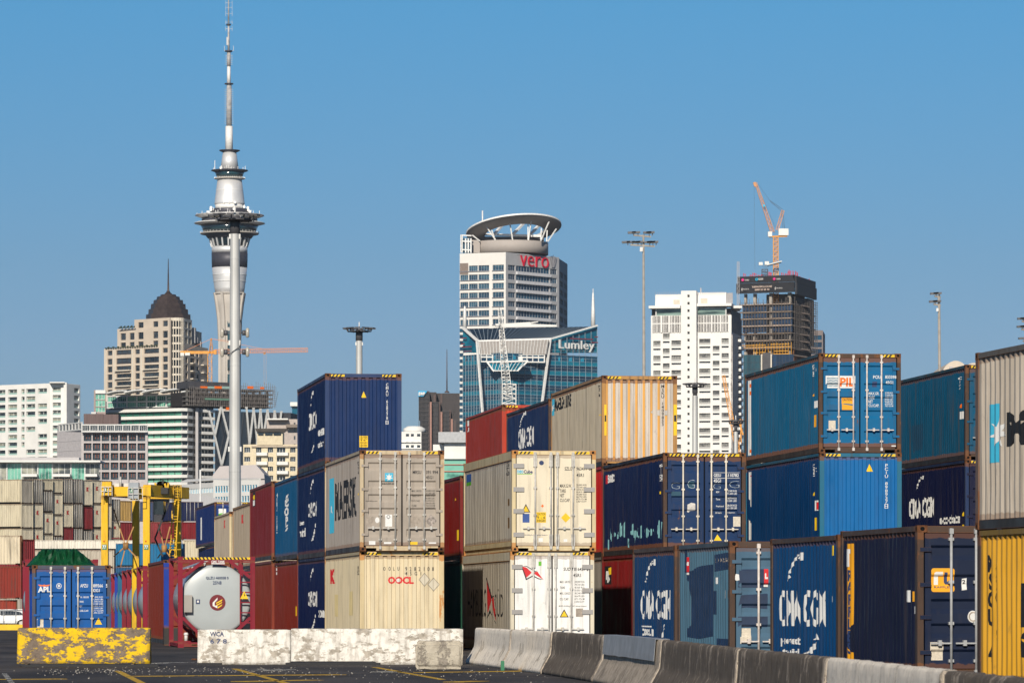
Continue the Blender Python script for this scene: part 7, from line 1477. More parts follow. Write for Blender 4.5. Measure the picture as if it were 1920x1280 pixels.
for k in range(46):
    a = rng.uniform(math.pi, 2 * math.pi); q = rng.choice(((403, 62), (402, 45), (397, 37), (320, 32), (318.5, 30), (384, 30), (392, 35))); h = rng.uniform(2, 7); x, y = .13 + q[1] * s * math.cos(a), q[1] * s * math.sin(a)
    m.bar((x, y, Zs(q[0])), (x, y, Zs(q[0] - h)), .22)
    if k % 5 == 0: m.cyl((x, y - .3, Zs(q[0] - 2)), (x, y - .8, Zs(q[0] - 2)), .7, n=10)
m.bar((XP(402.8, 2190) - b.o.x, 0, Zs(318)), (XP(402.8, 2190) - b.o.x, 0, Zs(301)), .25)
b.add(m, 'antenna', whr)
m = MB()
for r_, y0, y1 in ((55, 437, 434.5), (28.8, 335, 332.5)):
    for k in range(48): a = 2 * math.pi * k / 48; m.bar((.13 + r_ * s * math.cos(a), r_ * s * math.sin(a), Zs(y0)), (.13 + r_ * s * math.cos(a), r_ * s * math.sin(a), Zs(y1)), .14)
b.add(m, 'railing', whr)
# cream flats with white balconies
b = Bld('apartment_building', 'cream block of flats with rounded white balconies', 'apartment building', 456, 1150)
f = Face(b, (456, 1150), (560, 1150)); xs = [456, 458, 469, 480, 490, 502, 512, 519, 535, 544, 554, 560]
f.wall(xs, [833, 838, 848, 856, 865, 874, 883, 891, 900, 908], pm('yellow_cream_render', (0.66, 0.57, 0.40, 1), .8), .9, win=lambda i, j: win(3, K_FR, K_GL, .05))
for y in (848, 865.5, 882.5):
    for xa, xb in ((479.5, 503), (518, 542)):
        x0, x1 = XP(xa, 1150) - b.o.x, XP(xb, 1150) - b.o.x; pl = [(x0, 0), (x0 + .25, -1.3), (x1 - .25, -1.3), (x1, 0)]; b.add(MB().prism(pl, ZP(y + 6, 1150), ZP(y, 1150)), 'balcony', K_W)
m = MB(); m.box(XP(472, 1150) - b.o.x, -.6, ZP(838, 1150), XP(562, 1150) - b.o.x, 12, ZP(835, 1150)); b.add(m, 'roof', pm('tan_roof', (.50, .42, .32, 1), .8))
b.prism([(456.5, 1151), (560, 1151), (560, 1165), (456.5, 1165)], 834, 'core', K_C)
f = Face(b, (471, 1149.5), (529.5, 1149.5)); b.box(482, 530, 810, 834, 1149.6, 8, 'penthouse', pm('yellow_cream_render', (0, 0, 0, 1)))
for xa, xb in ((484, 494), (497, 511), (513, 527)): f.slab(xa, xb, 811, 815.5, .25, .3, 'window', K_GL)
m = MB(); m.slab([b.P(478, 803, 1147), b.P(541, 803, 1147), b.P(529, 810.5, 1149.4), b.P(482, 810.5, 1149.4)], (0, 6, 0)); b.add(m, 'roof', K_G)
b = Bld('apartment_building', 'pale taupe apartment block rising behind the cream flats', 'apartment building', 501, 1300)
f = Face(b, (500, 1300), (566, 1300)); f.wall([500, 543, 545, 551, 554, 558, 560, 566], [785.5, 792, 795, 801.5, 809, 817, 824, 832, 860], pm('pale_taupe', (.46, .40, .36, 1), .8), .5, win=win(1, K_FD, K_GL), openf=lambda i, j: i in (3, 5) and j % 2 == 1)
b.prism([(501, 1301), (566, 1301), (566, 1315), (501, 1315)], 786, 'core', K_G); b.box(536, 558, 795, 801, 1297, 3, 'canopy', pm('tan_dark', (.22, .18, .15, 1), .8)); b.box(501, 540, 784, 786.5, 1297, 6, 'roof', K_W)
b = Bld('office_building', 'small teal-windowed block with a white cap, left of the topmost navy container', 'building', 547, 1700)
b.box(547.5, 566, 761, 776, 1700, 14, 'window_band', K_GLT); b.box(544, 566, 753.5, 761, 1698, 16, 'roof', K_W); b.box(547.5, 566, 776, 900, 1700, 14, 'wall', pm('taupe_render', (0, 0, 0, 1)))
# white and blue low terminal building, grey roofs
b = Bld('office_building', 'low white building with rows of bright blue window frames, beside the tall mast', 'building', 340, 700)
f = Face(b, (338, 715), (400, 700), 700); Wb = win(1, pm('sky_blue_frame', (.05, .40, .62, 1), .5), K_GLD, .16)
f.wall([338] + [v for k in range(20) for v in (339.5 + k * 3, 341.8 + k * 3)] + [400], [904, 913, 922.5, 932, 940], K_W, .3, win=Wb, openf=lambda i, j: i % 2 == 1 and j in (1, 3))
f = Face(b, (400, 700), (486, 690), 700); f.wall([400] + [v for k in range(16) for v in (403 + k * 5, 406.8 + k * 5)] + [486], [900, 911, 923.5, 931, 942], K_W, .3, win=Wb, openf=lambda i, j: i % 2 == 1 and j in (1, 3))
b.prism([(339, 716), (400, 701), (486, 691), (486, 730), (339, 740)], 905, 'core', K_W, yD=700)
m = MB(); m.slab([b.P(338, 904, 715), b.P(400, 900, 700), b.P(486, 899, 690), b.P(486, 897, 720), b.P(400, 897.5, 730), b.P(350, 899, 735)], (0, 0, .1)); b.add(m, 'roof', K_W)
b = Bld('warehouse', 'shed with a pale grey curved roof, in front of the white and blue building', 'warehouse', 341, 600)
m = MB(); n = 12; up = []
for i in range(n + 1): t = i / n; up.append(b.P(318 + 112 * t, 920 + 16 * t + 4 * t * t - 2 * math.sin(math.pi * t), 600))
for i in range(n): m.slab([up[i], up[i + 1], Vector((up[i + 1].x, up[i + 1].y, 0)), Vector((up[i].x, up[i].y, 0))], (0, 20, 0))
b.add(m, 'wall', pm('pale_grey_sheet', (.40, .40, .41, 1), .6, stretch=(4, 1, .1), var=.06))
b = Bld('tent_hall', 'pale grey domed roof hall behind the tall floodlight mast', 'hall', 402, 900)
m = MB(); pr = [(399, 897), (399, 890), (412, 873.5), (480, 871), (495, 888), (496, 897)]
m.slab([b.P(x, y, 900) for x, y in pr], (0, 25, 0)); m.box(b.P(399, 897).x, .5, 0, b.P(496, 897).x, 24, b.P(399, 897).z); b.add(m, 'roof', pm('pale_membrane', (.50, .46, .45, 1), .7, var=.05, scale=.3))
b = Bld('flagpole', 'slim white pole standing left of the tallest mast', 'pole', 375.5, 500); b.add(MB().cyl(b.P(375.5, 1100), b.P(375.5, 880), .10, n=8).bar(b.P(375.5, 882), b.P(379, 879), .08), 'pole', M_WHT)

# dark brown stepped tower and its neighbours
b = Bld('office_tower', 'dark brown stepped office tower with a blue corner sign', 'office tower', 785, 1800)
dk = pm('brown_black_cladding', (0.030, 0.022, 0.022, 1), .35, 0, .4, 1.2, stretch=(3, 3, .15)); pk = pm('pink_brown_stone', (.36, .20, .16, 1), .7)
for (xa, xb, yt, D, dep) in ((785, 805, 733, 1798, 20), (805, 818, 735, 1803, 20), (818, 866, 737, 1810, 25), (809.5, 822, 753, 1801, 10), (829.5, 843, 769, 1804, 10), (849, 866, 785, 1806, 10), (822, 866, 755, 1807, 10)):
    if D == 1798: b.box(xa, xb, yt, 785, D, dep, 'wall', dk); b.box(789, xb, 785.1, 1100, D + .5, dep, 'wall', dk)
    else: b.box(xa, xb, yt, 1100, D, dep, 'wall', dk)
for (xa, xb, yt, D) in ((806, 809.3, 753, 1797.4), (826, 829.3, 772, 1801), (845.6, 849, 785, 1804), (787.5, 789, 788, 1798)): b.box(xa, xb, yt, 1100, D, 3, 'column', pk)
for (xa, xb, yt, D) in ((803, 805.5, 756, 1797.6), (823, 825.5, 753, 1802), (843, 845, 769, 1803.5), (851, 856, 788, 1805.5), (826, 829, 738, 1809.5), (813, 817, 740, 1802.5)): b.box(xa, xb, yt, 1100, D, 3, 'column', pm('dull_brown', (.10, .065, .06, 1), .7))
m = MB()
for xx in [785.5 + 2.4 * k for k in range(33)]:
    d0 = 1796.9 if xx < 805 else (1800.3 if xx < 822 else 1803.2); y0 = 734 if xx < 805 else (754 if xx < 822 else 770)
    if xx > 843: d0, y0 = 1805.3, 786
    a = b.P(xx, 1000, d0); c_ = b.P(xx, y0, d0); m.bar(a, c_, .22)
b.add(m, 'mullion', K_DG)
m = MB()
for k in range(24):
    y = 745 + k * 8.3; m.box(b.P(790 if y > 785 else 785, y, 1797).x, -3.1, ZP(y + .9, 1797), b.P(805, y, 1797).x, -2.5, ZP(y, 1797))
    m.box(b.P(809.5, y, 1800).x, .2, ZP(y + 8.9, 1800), b.P(822, y, 1800).x, .6, ZP(y + 8, 1800)); m.box(b.P(829.6, y, 1803).x, 3.2, ZP(y + 26.9, 1803), b.P(843, y, 1803).x, 3.6, ZP(y + 26, 1803))
b.add(m, 'spandrel', pm('warm_dark_spandrel', (.045, .035, .033, 1), .6))
sg = MB().slab([b.P(784, 743, 1796), b.P(794, 743, 1796), b.P(801.5, 732.2, 1796), b.P(784, 732.2, 1796)], (0, .5, 0)).build('sign', pm('sign_blue', (0.01, .35, .62, 1), .5), b.root)
V, Fc = fit2d(text2d('SAP', .07, spacing=.85), (b.P(784.6, 0, 1795.8).x, b.P(797, 0, 1795.8).x, ZP(741.3, 1795.8), ZP(734.8, 1795.8))); me = bpy.data.meshes.new('lettering'); me.from_pydata([(v[0], -4.3, v[1]) for v in V], [], Fc); me.materials.append(M_WHT); link('lettering', me, sg)
b.add(MB().cyl(b.P(838, 736, 1815), b.P(838, 655, 1815), .28, .12, 8).lathe(b.P(838, 736, 1815), [(0, 1.2), (.8, .5)], 8), 'antenna', pm('dull_brown', (0, 0, 0, 1)))
b = Bld('apartment_building', 'small white flats seen between the navy container and the dark brown tower', 'apartment building', 754, 1500)
f = Face(b, (750, 1500), (790, 1500)); f.wall([750, 761, 767, 770.5, 776, 782, 788, 790], [809, 813, 818, 827.5, 830, 834, 839, 845, 870], K_W, .6, win=win(2, K_FD, K_GL, .06), openf=lambda i, j: i % 2 == 1 and j % 2 == 1)
b.prism([(750, 1501), (790, 1501), (790, 1515), (750, 1515)], 810, 'core', K_W); b.add(MB().lathe(b.P(777, 810, 1508), [(0, 2.6 * 1.5), (1.2, 3.8), (1.9, 2.6), (2.0, 2.5)], 20), 'roof', K_W)
for y in (828, 840): f.slab(751, 789, y, y + 1.2, .8, .9, 'balcony', K_W)
b = Bld('office_building', 'blank white block with a grey cap, left of the brick red container', 'building', 811, 1200)
b.box(812, 833, 833, 866, 1205, 20, 'wall', K_W); b.box(833, 880, 829, 860, 1200, 20, 'wall', K_W); b.box(822, 880, 809.5, 829, 1198, 22, 'roof', pm('grey_cap', (.44, .45, .46, 1), .7))
b.box(833, 880, 860, 900, 1201, 18, 'window_band', K_GLG); b.box(832, 880, 870, 871.2, 1200.6, .4, 'red_stripe', pm('red_stripe', (.55, .14, .09, 1), .6)); b.box(832, 880, 882.5, 884, 1200.6, .4, 'red_stripe', pm('red_stripe', (0, 0, 0, 1)))
b.box(812, 833, 866, 900, 1206, 18, 'wall', K_G)

# ring-crowned office tower
b = Bld('office_tower', 'tall office tower with a tilted halo ring and red letters near its top', 'office tower', 948, 1880)
lt = pm('pale_stone_panel', (.76, .735, .69, 1), .7, 0, .05, .3); gr = pm('shaded_stone_panel', (.42, .42, .43, 1), .6, 0, .06, .3); dgp = pm('deep_shaded_stone_panel', (.14, .15, .18, 1), .6, 0, .06, .3)  # faces turned from the sun get darker panels, shade put into the colour
K_FG = pm('grey_frame', (.34, .35, .37, 1), .6)
f = Face(b, (862, 1888), (948.3, 1880), 1880); ys = rows(496, 16.9, 8, 10.3, 472.8, 900)
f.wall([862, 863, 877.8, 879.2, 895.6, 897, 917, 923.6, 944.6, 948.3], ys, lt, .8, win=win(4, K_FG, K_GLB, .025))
f.slab(862.5, 878, 491, 512, .15, .3, 'louvre', pm('brown_louvre', (.22, .17, .14, 1), .6))
for (xa, xb) in ((863, 877.8), (879.2, 895.6), (897, 917), (923.6, 944.6)):
    for k in range(8): f.slab(xa - .5, xb + .5, 496 + 16.9 * k + 10.4, 496 + 16.9 * k + 11.6, .5, .55, 'sill', pm('grey_sill', (.25, .25, .28, 1), .6))
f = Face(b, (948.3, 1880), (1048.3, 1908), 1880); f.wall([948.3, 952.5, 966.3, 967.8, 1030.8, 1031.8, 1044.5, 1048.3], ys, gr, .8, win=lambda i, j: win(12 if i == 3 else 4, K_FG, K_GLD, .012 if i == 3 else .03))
for k in range(8): f.slab(967.5, 1031, 496 + 16.9 * k + 11.3, 496 + 16.9 * k + 16.6, .9, 1, 'spandrel', pm('light_spandrel', (.62, .62, .64, 1), .6))
f.decal(text2d('vero', -.012), 974.4, 1027.5, 475.6, 496, pm('sign_red', (.62, .004, .03, 1), .5), .7, th=.5)
f.slab(969, 1028, 474.5, 475.2, .2, .2, 'sign_rail', K_FR)
m = MB()
for k, (x0, x1) in enumerate(((1030, 1034), (1033, 1036), (1036, 1036), (1039, 1037), (1042, 1038))): m.bar(f.M @ Vector((f.u(x0), -.4, f.z(470 + abs(k - 2) * 2))), f.M @ Vector((f.u(x1), -.4, f.z(493))), .3)
b.add(m, 'emblem', pm('grey_sill', (0, 0, 0, 1)))
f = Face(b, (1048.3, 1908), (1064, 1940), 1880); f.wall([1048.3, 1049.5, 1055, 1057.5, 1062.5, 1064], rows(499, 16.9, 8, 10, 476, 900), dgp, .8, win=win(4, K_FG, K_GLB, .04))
b.prism([(862.5, 1890), (948.3, 1882), (1048, 1911), (1063.5, 1941), (1060, 1965), (862.5, 1950)], 474, 'core', K_DG, yD=1880)
cD = 1905; sc_ = cD / F; cxl = XP(956, cD) - b.o.x; cyl_ = cD - b.o.y
b.add(MB().lathe((cxl, cyl_, 0), [(ZP(478, cD), 72 * sc_), (ZP(450, cD - 16), 72 * sc_), (ZP(449.5, cD - 16), 71 * sc_)], 48), 'drum', pm('taupe_panel', (.42, .375, .34, 1), .7, 0, .05, .3)); b.box(884, 900, 450, 474, 1893, 10, 'drum_wing', pm('taupe_panel', (0, 0, 0, 1)))
def halo():
    n = 64; c = b.P(963.5, 431.5, cD); RX = 90 * sc_; m = MB(); tilt = R(17.5); rot = Matrix.Rotation(R(-6.0), 3, 'Y') @ Matrix.Rotation(-R(12.5), 3, 'X')
    rings = []
    for (ro, zo_, off) in ((1.0, 0.75, 0), (1.0, 0.05, 0), (.93, -.35, 0), (.62, -.2, .2), (.62, .8, .2)):
        rings.append([c + rot @ Vector((RX * ro * math.cos(2 * math.pi * i / n), RX * (ro * math.sin(2 * math.pi * i / n) + off), zo_)) for i in range(n)])
    k = 0
    for r_ in rings: m.v += r_
    for j in range(5):
        j2 = (j + 1) % 5
        for i in range(n): m.face([j * n + i, j * n + (i + 1) % n, j2 * n + (i + 1) % n, j2 * n + i], 1 if j in (1, 2) else 0, False)
    return b.add(m, 'halo_ring', [whr, pm('ring_soffit', (.36, .35, .34, 1), .7, 0, .08, .3)])
halo()
m = MB()
for (x0, y0, x1, y1) in ((911.5, 424, 930, 451), (954.8, 411, 961, 450), (996.8, 408, 991, 451), (1029.5, 415, 1013.8, 452), (1043, 429, 1027, 453), (886, 441, 900, 452), (922, 432, 928, 450), (990, 420, 990, 450), (1015, 428, 1014, 450), (1026, 432, 1025, 453)): m.bar(b.P(x0, y0, 1895), b.P(x1, y1, 1892), .42)
b.add(m, 'strut', whr)
for (x0, y0, x1, y1) in ((942, 422, 925, 441), (984, 416.5, 960, 441), (1011, 422, 992, 442), (908, 439.5, 1014, 442.5)): b.add(MB().bar(b.P(x0, y0, 1908), b.P(x1, y1, 1900), .95), 'ring_beam', whr)
b.box(905, 1020, 443.5, 450, 1904, 8, 'plant_room', K_DG)
m = MB()
for x in (864.5, 866.3, 873, 878, 883): m.bar(b.P(x, 474, 1888), b.P(x, 440 if x < 868 else 447, 1888), .55)
for y in (441, 452, 468): m.bar(b.P(864, y, 1888), b.P(884, y + 1, 1888), .5)
b.add(m, 'side_frame', whr); b.box(867, 883, 446, 474, 1889, 2, 'window', K_GLB)
b.add(MB().cyl(b.P(904.7, 430, 1900), b.P(904.7, 395, 1900), .3, n=8), 'antenna', whr)
# teal glass tower in front
b = Bld('office_tower', 'teal glass office tower with slanted white beams, in front of the ring-crowned one', 'office tower', 938, 1650)
wl = pm('mullion_grey', (.32, .38, .42, 1), .5)
def curtain(A, B, pitchpx, y0s):
    f = Face(b, A, B, 1650); m = MB(); x = A[0]
    for k in range(11):
        ya = y0s + k * 19.2
        f.slab(A[0], B[0], ya, ya + 11.2, .0, .5, 'window_band', K_GLD); f.slab(A[0], B[0], ya + 11.2, ya + 19.2, .02, .5, 'spandrel', K_GLT)
        for q in (ya, ya + 5.6, ya + 11.2): m.box(f.u(A[0]), -.14, f.z(q + .4), f.u(B[0]), 0, f.z(q), 0, f.M)
    while x < B[0]:
        m.box(f.u(x), -.16, 0, f.u(x + .38), 0, f.z(y0s), 0, f.M); x += pitchpx
    b.add(m, 'mullion', wl); 
    for k in range(14):     # blue blinds on some panes
        xx = A[0] + (B[0] - A[0]) * ((k * .377) % 1) * .93; ya = y0s + ((k * 7) % 7) * 19.2; f.slab(xx + .7, xx + min(pitchpx * .45, 4), ya + 3 + k % 3, ya + 11, .06, .07, 'blind', pm('blue_blind', (.01, .28, .45, 1), .5))
    return f
f1 = curtain((868, 1668), (938, 1650), 5.2, 661); f2 = curtain((938, 1650), (1120, 1676), 11.4, 661)
b.prism([(869, 1670), (938, 1651.5), (1119.5, 1677.5), (1119.5, 1700), (869, 1700)], 661, 'core', K_GLT, yD=1650)
b.box(862, 868.3, 612, 900, 1669, 10, 'side_pier', K_FR)
for k in range(24): b.box(862, 868, 616 + k * 11.5, 622 + k * 11.5, 1668.6, .5, 'window', K_GLD)
D1, D2 = 1668, 1676
b.add(MB().slab([b.P(868, 614, D1), b.P(897, 640, 1661), b.P(897, 661, 1661), b.P(868, 661, D1)], (0, 1.5, 0)), 'corner_wing', K_GLT)
b.add(MB().slab([b.P(1032, 636, 1663.5), b.P(1120, 610, D2), b.P(1120, 661, D2), b.P(1030, 661, 1663.2)], (0, 1.5, 0)), 'corner_wing', K_GLT)
b.add(MB().slab([b.P(874, 617, 1690), b.P(1108, 613, 1695), b.P(1033, 635, 1662), b.P(897, 639, 1660)], (0, .6, .2)), 'roof', pm('dark_roof_glass', (.012, .03, .05, 1), .5, 0, .2, .3, spec=.2))
m = MB()
for k in range(26): t = k / 25; p0 = b.P(879 + 225 * t, 617.0 - 3.8 * t, 1689.0 + 5 * t); p1 = b.P(899 + 133 * t - 6, 638.8 - 4 * t, 1659.3 + 2 * t); m.bar(p0, p1, .2)
b.add(m, 'roof_rib', wl)
m = MB(); m.bar(b.P(868, 614.5, 1666.5), b.P(896.5, 639.5, 1658.5), .8).bar(b.P(1032.5, 635, 1661), b.P(1120, 610, 1674), .6).bar(b.P(896, 639, 1658), b.P(1033, 635, 1660.5), .6)
b.add(m, 'roof_edge', whr)
for (x0, y0, x1, y1) in ((894.5, 640, 906, 790), (1031.5, 636, 1012, 790)): b.add(MB().bar(b.P(x0, y0, 1650 if x0 < 900 else 1660), b.P(x1, y1, 1648 if x0 < 900 else 1657), .75), 'slanted_beam', whr)
pan = pm('ribbed_taupe_panel', (.34, .31, .29, 1), .7)
b.add(MB().slab([b.P(898, 640.5, 1654), b.P(1029, 636.5, 1657), b.P(1024, 664, 1657), b.P(901, 665, 1654)], (0, 3, 0)), 'louvre_panel', pan)
m = MB()
for k in range(22): t = k / 21; m.bar(b.P(900 + 127 * t, 640.8 - 4 * t, 1653.8 + 3 * t), b.P(903 + 119 * t, 664.5 - .6 * t, 1653.8 + 3 * t), .22)
b.add(m, 'panel_rib', K_FR)
f = Face(b, (901, 1652.5), (1022, 1656.5), 1650); f.wall([901] + [v for k in range(11) for v in (902.5 + k * 10.8, 912 + k * 10.8)] + [1022], [663.2, 664.2, 667, 669.5, 676, 678], K_W, .4, win=win(1, K_FR, K_GLD, .05), ztobase=False)
f.slab(948, 980, 666.5, 676.5, .12, .2, 'sun_screen', K_W)
m = MB(); m.slab([b.P(913, 678, 1646), b.P(990, 676, 1648), b.P(972, 694, 1648), b.P(927, 695, 1646)], (0, 5, 0)); b.add(m, 'bay', K_GLT)
m = MB(); m.bar(b.P(913, 678, 1645.5), b.P(926, 696, 1645.5), .55).bar(b.P(990, 676.5, 1647.5), b.P(970, 695, 1647.5), .55).bar(b.P(913, 678.5, 1645.5), b.P(990, 676.5, 1647.5), .6).bar(b.P(924, 695, 1645.6), b.P(972, 694.5, 1647.5), .4)
for k in range(9): m.bar(b.P(925 + 7 * k, 679, 1645.6), b.P(922 + 6 * k, 694, 1645.6), .15)
b.add(m, 'bay_frame', whr)
f = Face(b, (1030, 1661.5), (1120, 1674.3), 1650); f.decal(text2d('Lumley', .004), 1047, 1113.5, 632.5, 654, M_WHT, .5, th=.4)
m = MB()
for k in range(8): x = 1040 + k * 11.3; m.box(f.u(x), -.16, f.z(661), f.u(x + .5), .0, f.z(636 - (x - 1032) * .29), 0, f.M)
for y in (643, 652): m.box(f.u(1033), -.14, f.z(y + .4), f.u(1120), 0, f.z(y), 0, f.M)
b.add(m, 'mullion', wl)
mr = pm('maroon_bar', (.22, .02, .03, 1), .5)
for (xa, xb, y) in ((1068, 1111, 628.5), (1109, 1120, 634), (1114.5, 1120, 623.5)): f.slab(xa, xb, y, y + 1.8, .5, .4, 'sign_bar', mr)
f = Face(b, (868, 1666.5), (897, 1659.5), 1650)
for (xa, xb, y) in ((867.5, 875.5, 628), (866, 872, 638.5), (868, 885, 645), (871, 885, 653.5)): f.slab(xa, xb, y, y + 1.8, .5, .4, 'sign_bar', mr)
b.add(MB().lathe(b.P(1112, 611, 1685), [(0, .9), (6, .7), (12.4, .35), (13, .1)], 8).cyl(b.P(1112, 552, 1685), b.P(1112, 541, 1685), .15, n=6), 'antenna', whr)
b.add(MB().lathe(b.P(871.5, 615, 1685), [(0, .8), (6, .6), (8.5, .3)], 8), 'antenna', whr)
# white lattice luffing crane
b = Bld('mobile_crane', 'white lattice crane boom leaning in front of the teal glass tower', 'crane', 955, 700)
b.add(MB().lattice(b.P(954, 900), b.P(954.5, 720), 2.2, 20, .13), 'mast', K_W); b.add(MB().lattice(b.P(952, 745), b.P(937, 580), 1.5, 26, .10, w2=.5), 'boom', K_W); b.add(MB().bar(b.P(951, 740, 698), b.P(936, 576, 698), .07), 'cable', M_BLK)
m = MB(); m.cyl(b.P(933, 607, 699), b.P(933, 612, 699), .4, n=8); b.add(m, 'pulley', K_W)
b = Bld('mobile_crane', 'white folded crane arm lying across the top of the teal glass tower', 'crane', 933, 1600)
m = MB(); m.slab([b.P(933, 607), b.P(995, 603.5), b.P(996, 607), b.P(1043, 609), b.P(1045, 612.5), b.P(934, 613.5)], (0, 2, 0)); m.slab([b.P(994, 604), b.P(1009, 602.2), b.P(1009, 603.6), b.P(997, 606)], (0, 1.5, 0)); b.add(m, 'boom', K_W)

# white apartment tower
b = Bld('apartment_tower', 'white residential tower with staggered balconies and a plain central shaft', 'apartment tower', 1371, 1780); rng = random.Random(8)
wh = pm('bright_white_render', (.82, .80, .76, 1), .85, 0, .04, .2); dl = pm('dark_louvre', (.07, .065, .065, 1), .6, 0, .3, 3)
WL = win(4, K_FD, glassm('white_tower_glass', (.02, .022, .025, 1), (.22, .22, .20, 1), .4), .03, pm('pale_balustrade', (.36, .36, .35, 1), .6), .38); WSm = win(3, K_FD, K_GL, .05); WSq = win(1, K_FR, K_GL, .05)
def wcol(x0, x1, offs, A, B, top=622):
    f = Face(b, A, B, 1780); ys = [top]
    y = top + offs
    while y < 850: ys += [y, y + 11, y + 14.2, y + 17.6]; y += 27.9
    ys = [v for v in ys if v < 858] + [862]
    if len(ys) % 2: ys.append(870)
    xa, xb = A[0], B[0]
    f.wall([xa, x0, x1, xb], ys, wh, 1.3, win=lambda i, j: WL if (j % 4) == 1 else WSm)
L0, L1 = (1220, 1786), (1371.5, 1780)
def LD(px): t = (px - 1220) / 151.5; return (px, 1786 - 6 * t)
for (xa, xb, x0, x1, o_) in ((1220.5, 1241, 1225, 1238.5, 15.5), (1241, 1257, 1243, 1255.5, 2), (1257, 1279, 1259, 1277.8, 15.0), (1308, 1334.5, 1311, 1332, 12.5), (1334.5, 1351, 1336.5, 1349, 26), (1351, 1371.5, 1353, 1366.5, 12)): wcol(x0, x1, o_, LD(xa), LD(xb))
f = Face(b, (1277, 1779.5), (1305.5, 1778.3), 1780); f.wall([1277, 1288.8, 1293, 1305.5], [545.3] + [v for k in range(22) for v in (552.5 + k * 13.8, 557.5 + k * 13.8)] + [864], wh, 3.5, win=WSq)
f = Face(b, L0, L1, 1780)
f.wall([1220.5, 1223, 1278, 1308, 1366, 1371.5], [590, 591, 622, 622.2], wh, 1.0, win=lambda i, j: win(12, K_FR, dl, .03, ny=2), openf=lambda i, j: i in (1, 3) and j == 1, ztobase=False, winy=.1)
for x in [1224 + k * 2.9 for k in range(19)] + [1310 + k * 2.9 for k in range(20)]: f.slab(x, x + (0.9 if (x % 5) < 3 else 1.5), 590, 622, .5, .5, 'fin', wh)
for x0 in (1239, 1255, 1333, 1350): f.slab(x0, x0 + 2.4, 590, 622, .6, .6, 'pier', wh)
for xa, xb in ((1223, 1278), (1308, 1366)): f.slab(xa, xb, 604, 606.5, .3, .3, 'floor_band', K_FR)
f.wall([1229, 1231, 1277, 1308, 1360, 1362], [576, 577.5, 590.5, 591], K_FR, 1.0, win=win(9, K_FR, glassm('penthouse_glass', (.03, .05, .045, 1), (.22, .32, .28, 1)), .04), openf=lambda i, j: i in (1, 3) and j == 1, ztobase=False)
f.slab(1218, 1277, 572, 577, 2.5, 8, 'roof_slab', wh); f.slab(1306, 1373, 569, 574, 2.5, 10, 'roof_slab', wh); f.slab(1228, 1277, 550, 572.2, -1, 10, 'plant_room', wh); f.slab(1306, 1361, 547.5, 569.2, -1, 10, 'plant_room', wh)
f.slab(1262, 1274, 560.5, 569, -.9, .5, 'vent', pm('vent_beige', (.62, .56, .46, 1), .8)); f.slab(1313, 1326, 558.5, 568, -.9, .5, 'vent', pm('vent_beige', (0, 0, 0, 1)))
m = MB()
for x in range(1229, 1361, 4): m.bar(f.M @ Vector((f.u(x), 0, f.z(550))), f.M @ Vector((f.u(x), 0, f.z(545.5))), .1)
m.bar(f.M @ Vector((f.u(1312), 3, f.z(547))), f.M @ Vector((f.u(1312), 3, f.z(538))), .5); b.add(m, 'railing', K_G)
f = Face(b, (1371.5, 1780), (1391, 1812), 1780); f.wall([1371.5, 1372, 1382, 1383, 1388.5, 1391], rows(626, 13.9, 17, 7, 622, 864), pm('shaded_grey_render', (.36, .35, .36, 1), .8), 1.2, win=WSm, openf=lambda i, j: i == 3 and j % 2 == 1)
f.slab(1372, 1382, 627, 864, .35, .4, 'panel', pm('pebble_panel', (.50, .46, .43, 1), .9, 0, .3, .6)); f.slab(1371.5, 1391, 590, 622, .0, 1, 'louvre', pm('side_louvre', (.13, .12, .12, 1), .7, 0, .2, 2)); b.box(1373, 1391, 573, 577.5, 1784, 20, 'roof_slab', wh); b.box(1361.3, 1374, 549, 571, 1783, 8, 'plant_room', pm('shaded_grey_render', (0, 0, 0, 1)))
for k in range(17): f.slab(1384, 1391, 630 + k * 13.9, 635 + k * 13.9, 1.2, 1.2, 'balcony', wh)
b.prism([(1222, 1788.5), (1370, 1783), (1389, 1815), (1389, 1830), (1222, 1830)], 577, 'core', dl, yD=1780)
# small orange crane before it
b = Bld('tower_crane', 'small orange lattice crane jib in front of the white residential tower', 'crane', 1375, 1500)
b.add(MB().lattice(b.P(1384, 850), b.P(1356.5, 704), 1.6, 22, .18, w2=.9), 'jib', oc); b.add(MB().bar(b.P(1384, 850), b.P(1392, 785), .2).bar(b.P(1386, 790), b.P(1393, 815), .5).bar(b.P(1388, 785), b.P(1390, 830), .3), 'frame', oc)

# tower under construction
b = Bld('construction_tower', 'unfinished dark tower wrapped in black banners with red props and a crane on top', 'tower under construction', 1484, 1850)
fl = Face(b, (1386, 1860), (1484, 1850), 1850); fr_ = Face(b, (1484, 1850), (1528, 1885), 1850)
scr = pm('black_screen', (.012, .013, .018, 1), .7, 0, .3, .4)
fl.slab(1384, 1492, 529, 548, 2.2, 1.2, 'banner', scr); fl.slab(1386, 1492, 516, 528.2, 1.8, 1.2, 'banner', scr)
frb = Face(b, (1491, 1848), (1528, 1884), 1850); frb.slab(1491, 1528, 530, 552, .8, .9, 'banner', scr); frb.slab(1491, 1527, 517.5, 529.5, .6, .9, 'banner', scr)
pkm = pm('banner_pink', (.75, .02, .22, 1), .6); bnt = pm('banner_white', (.5, .48, .46, 1), .6); bcl = pm('banner_cyan', (.02, .45, .7, 1), .6)
ob = 2.35
for x in (1394, 1453): fl.decal(DISC, x, x + 4.8, 520, 525, pkm, ob, 'emblem', .1); fl.decal(text2d('PONSA', .03), x + 6, x + 14.5, 521.5, 524.5, bnt, ob, th=.1)
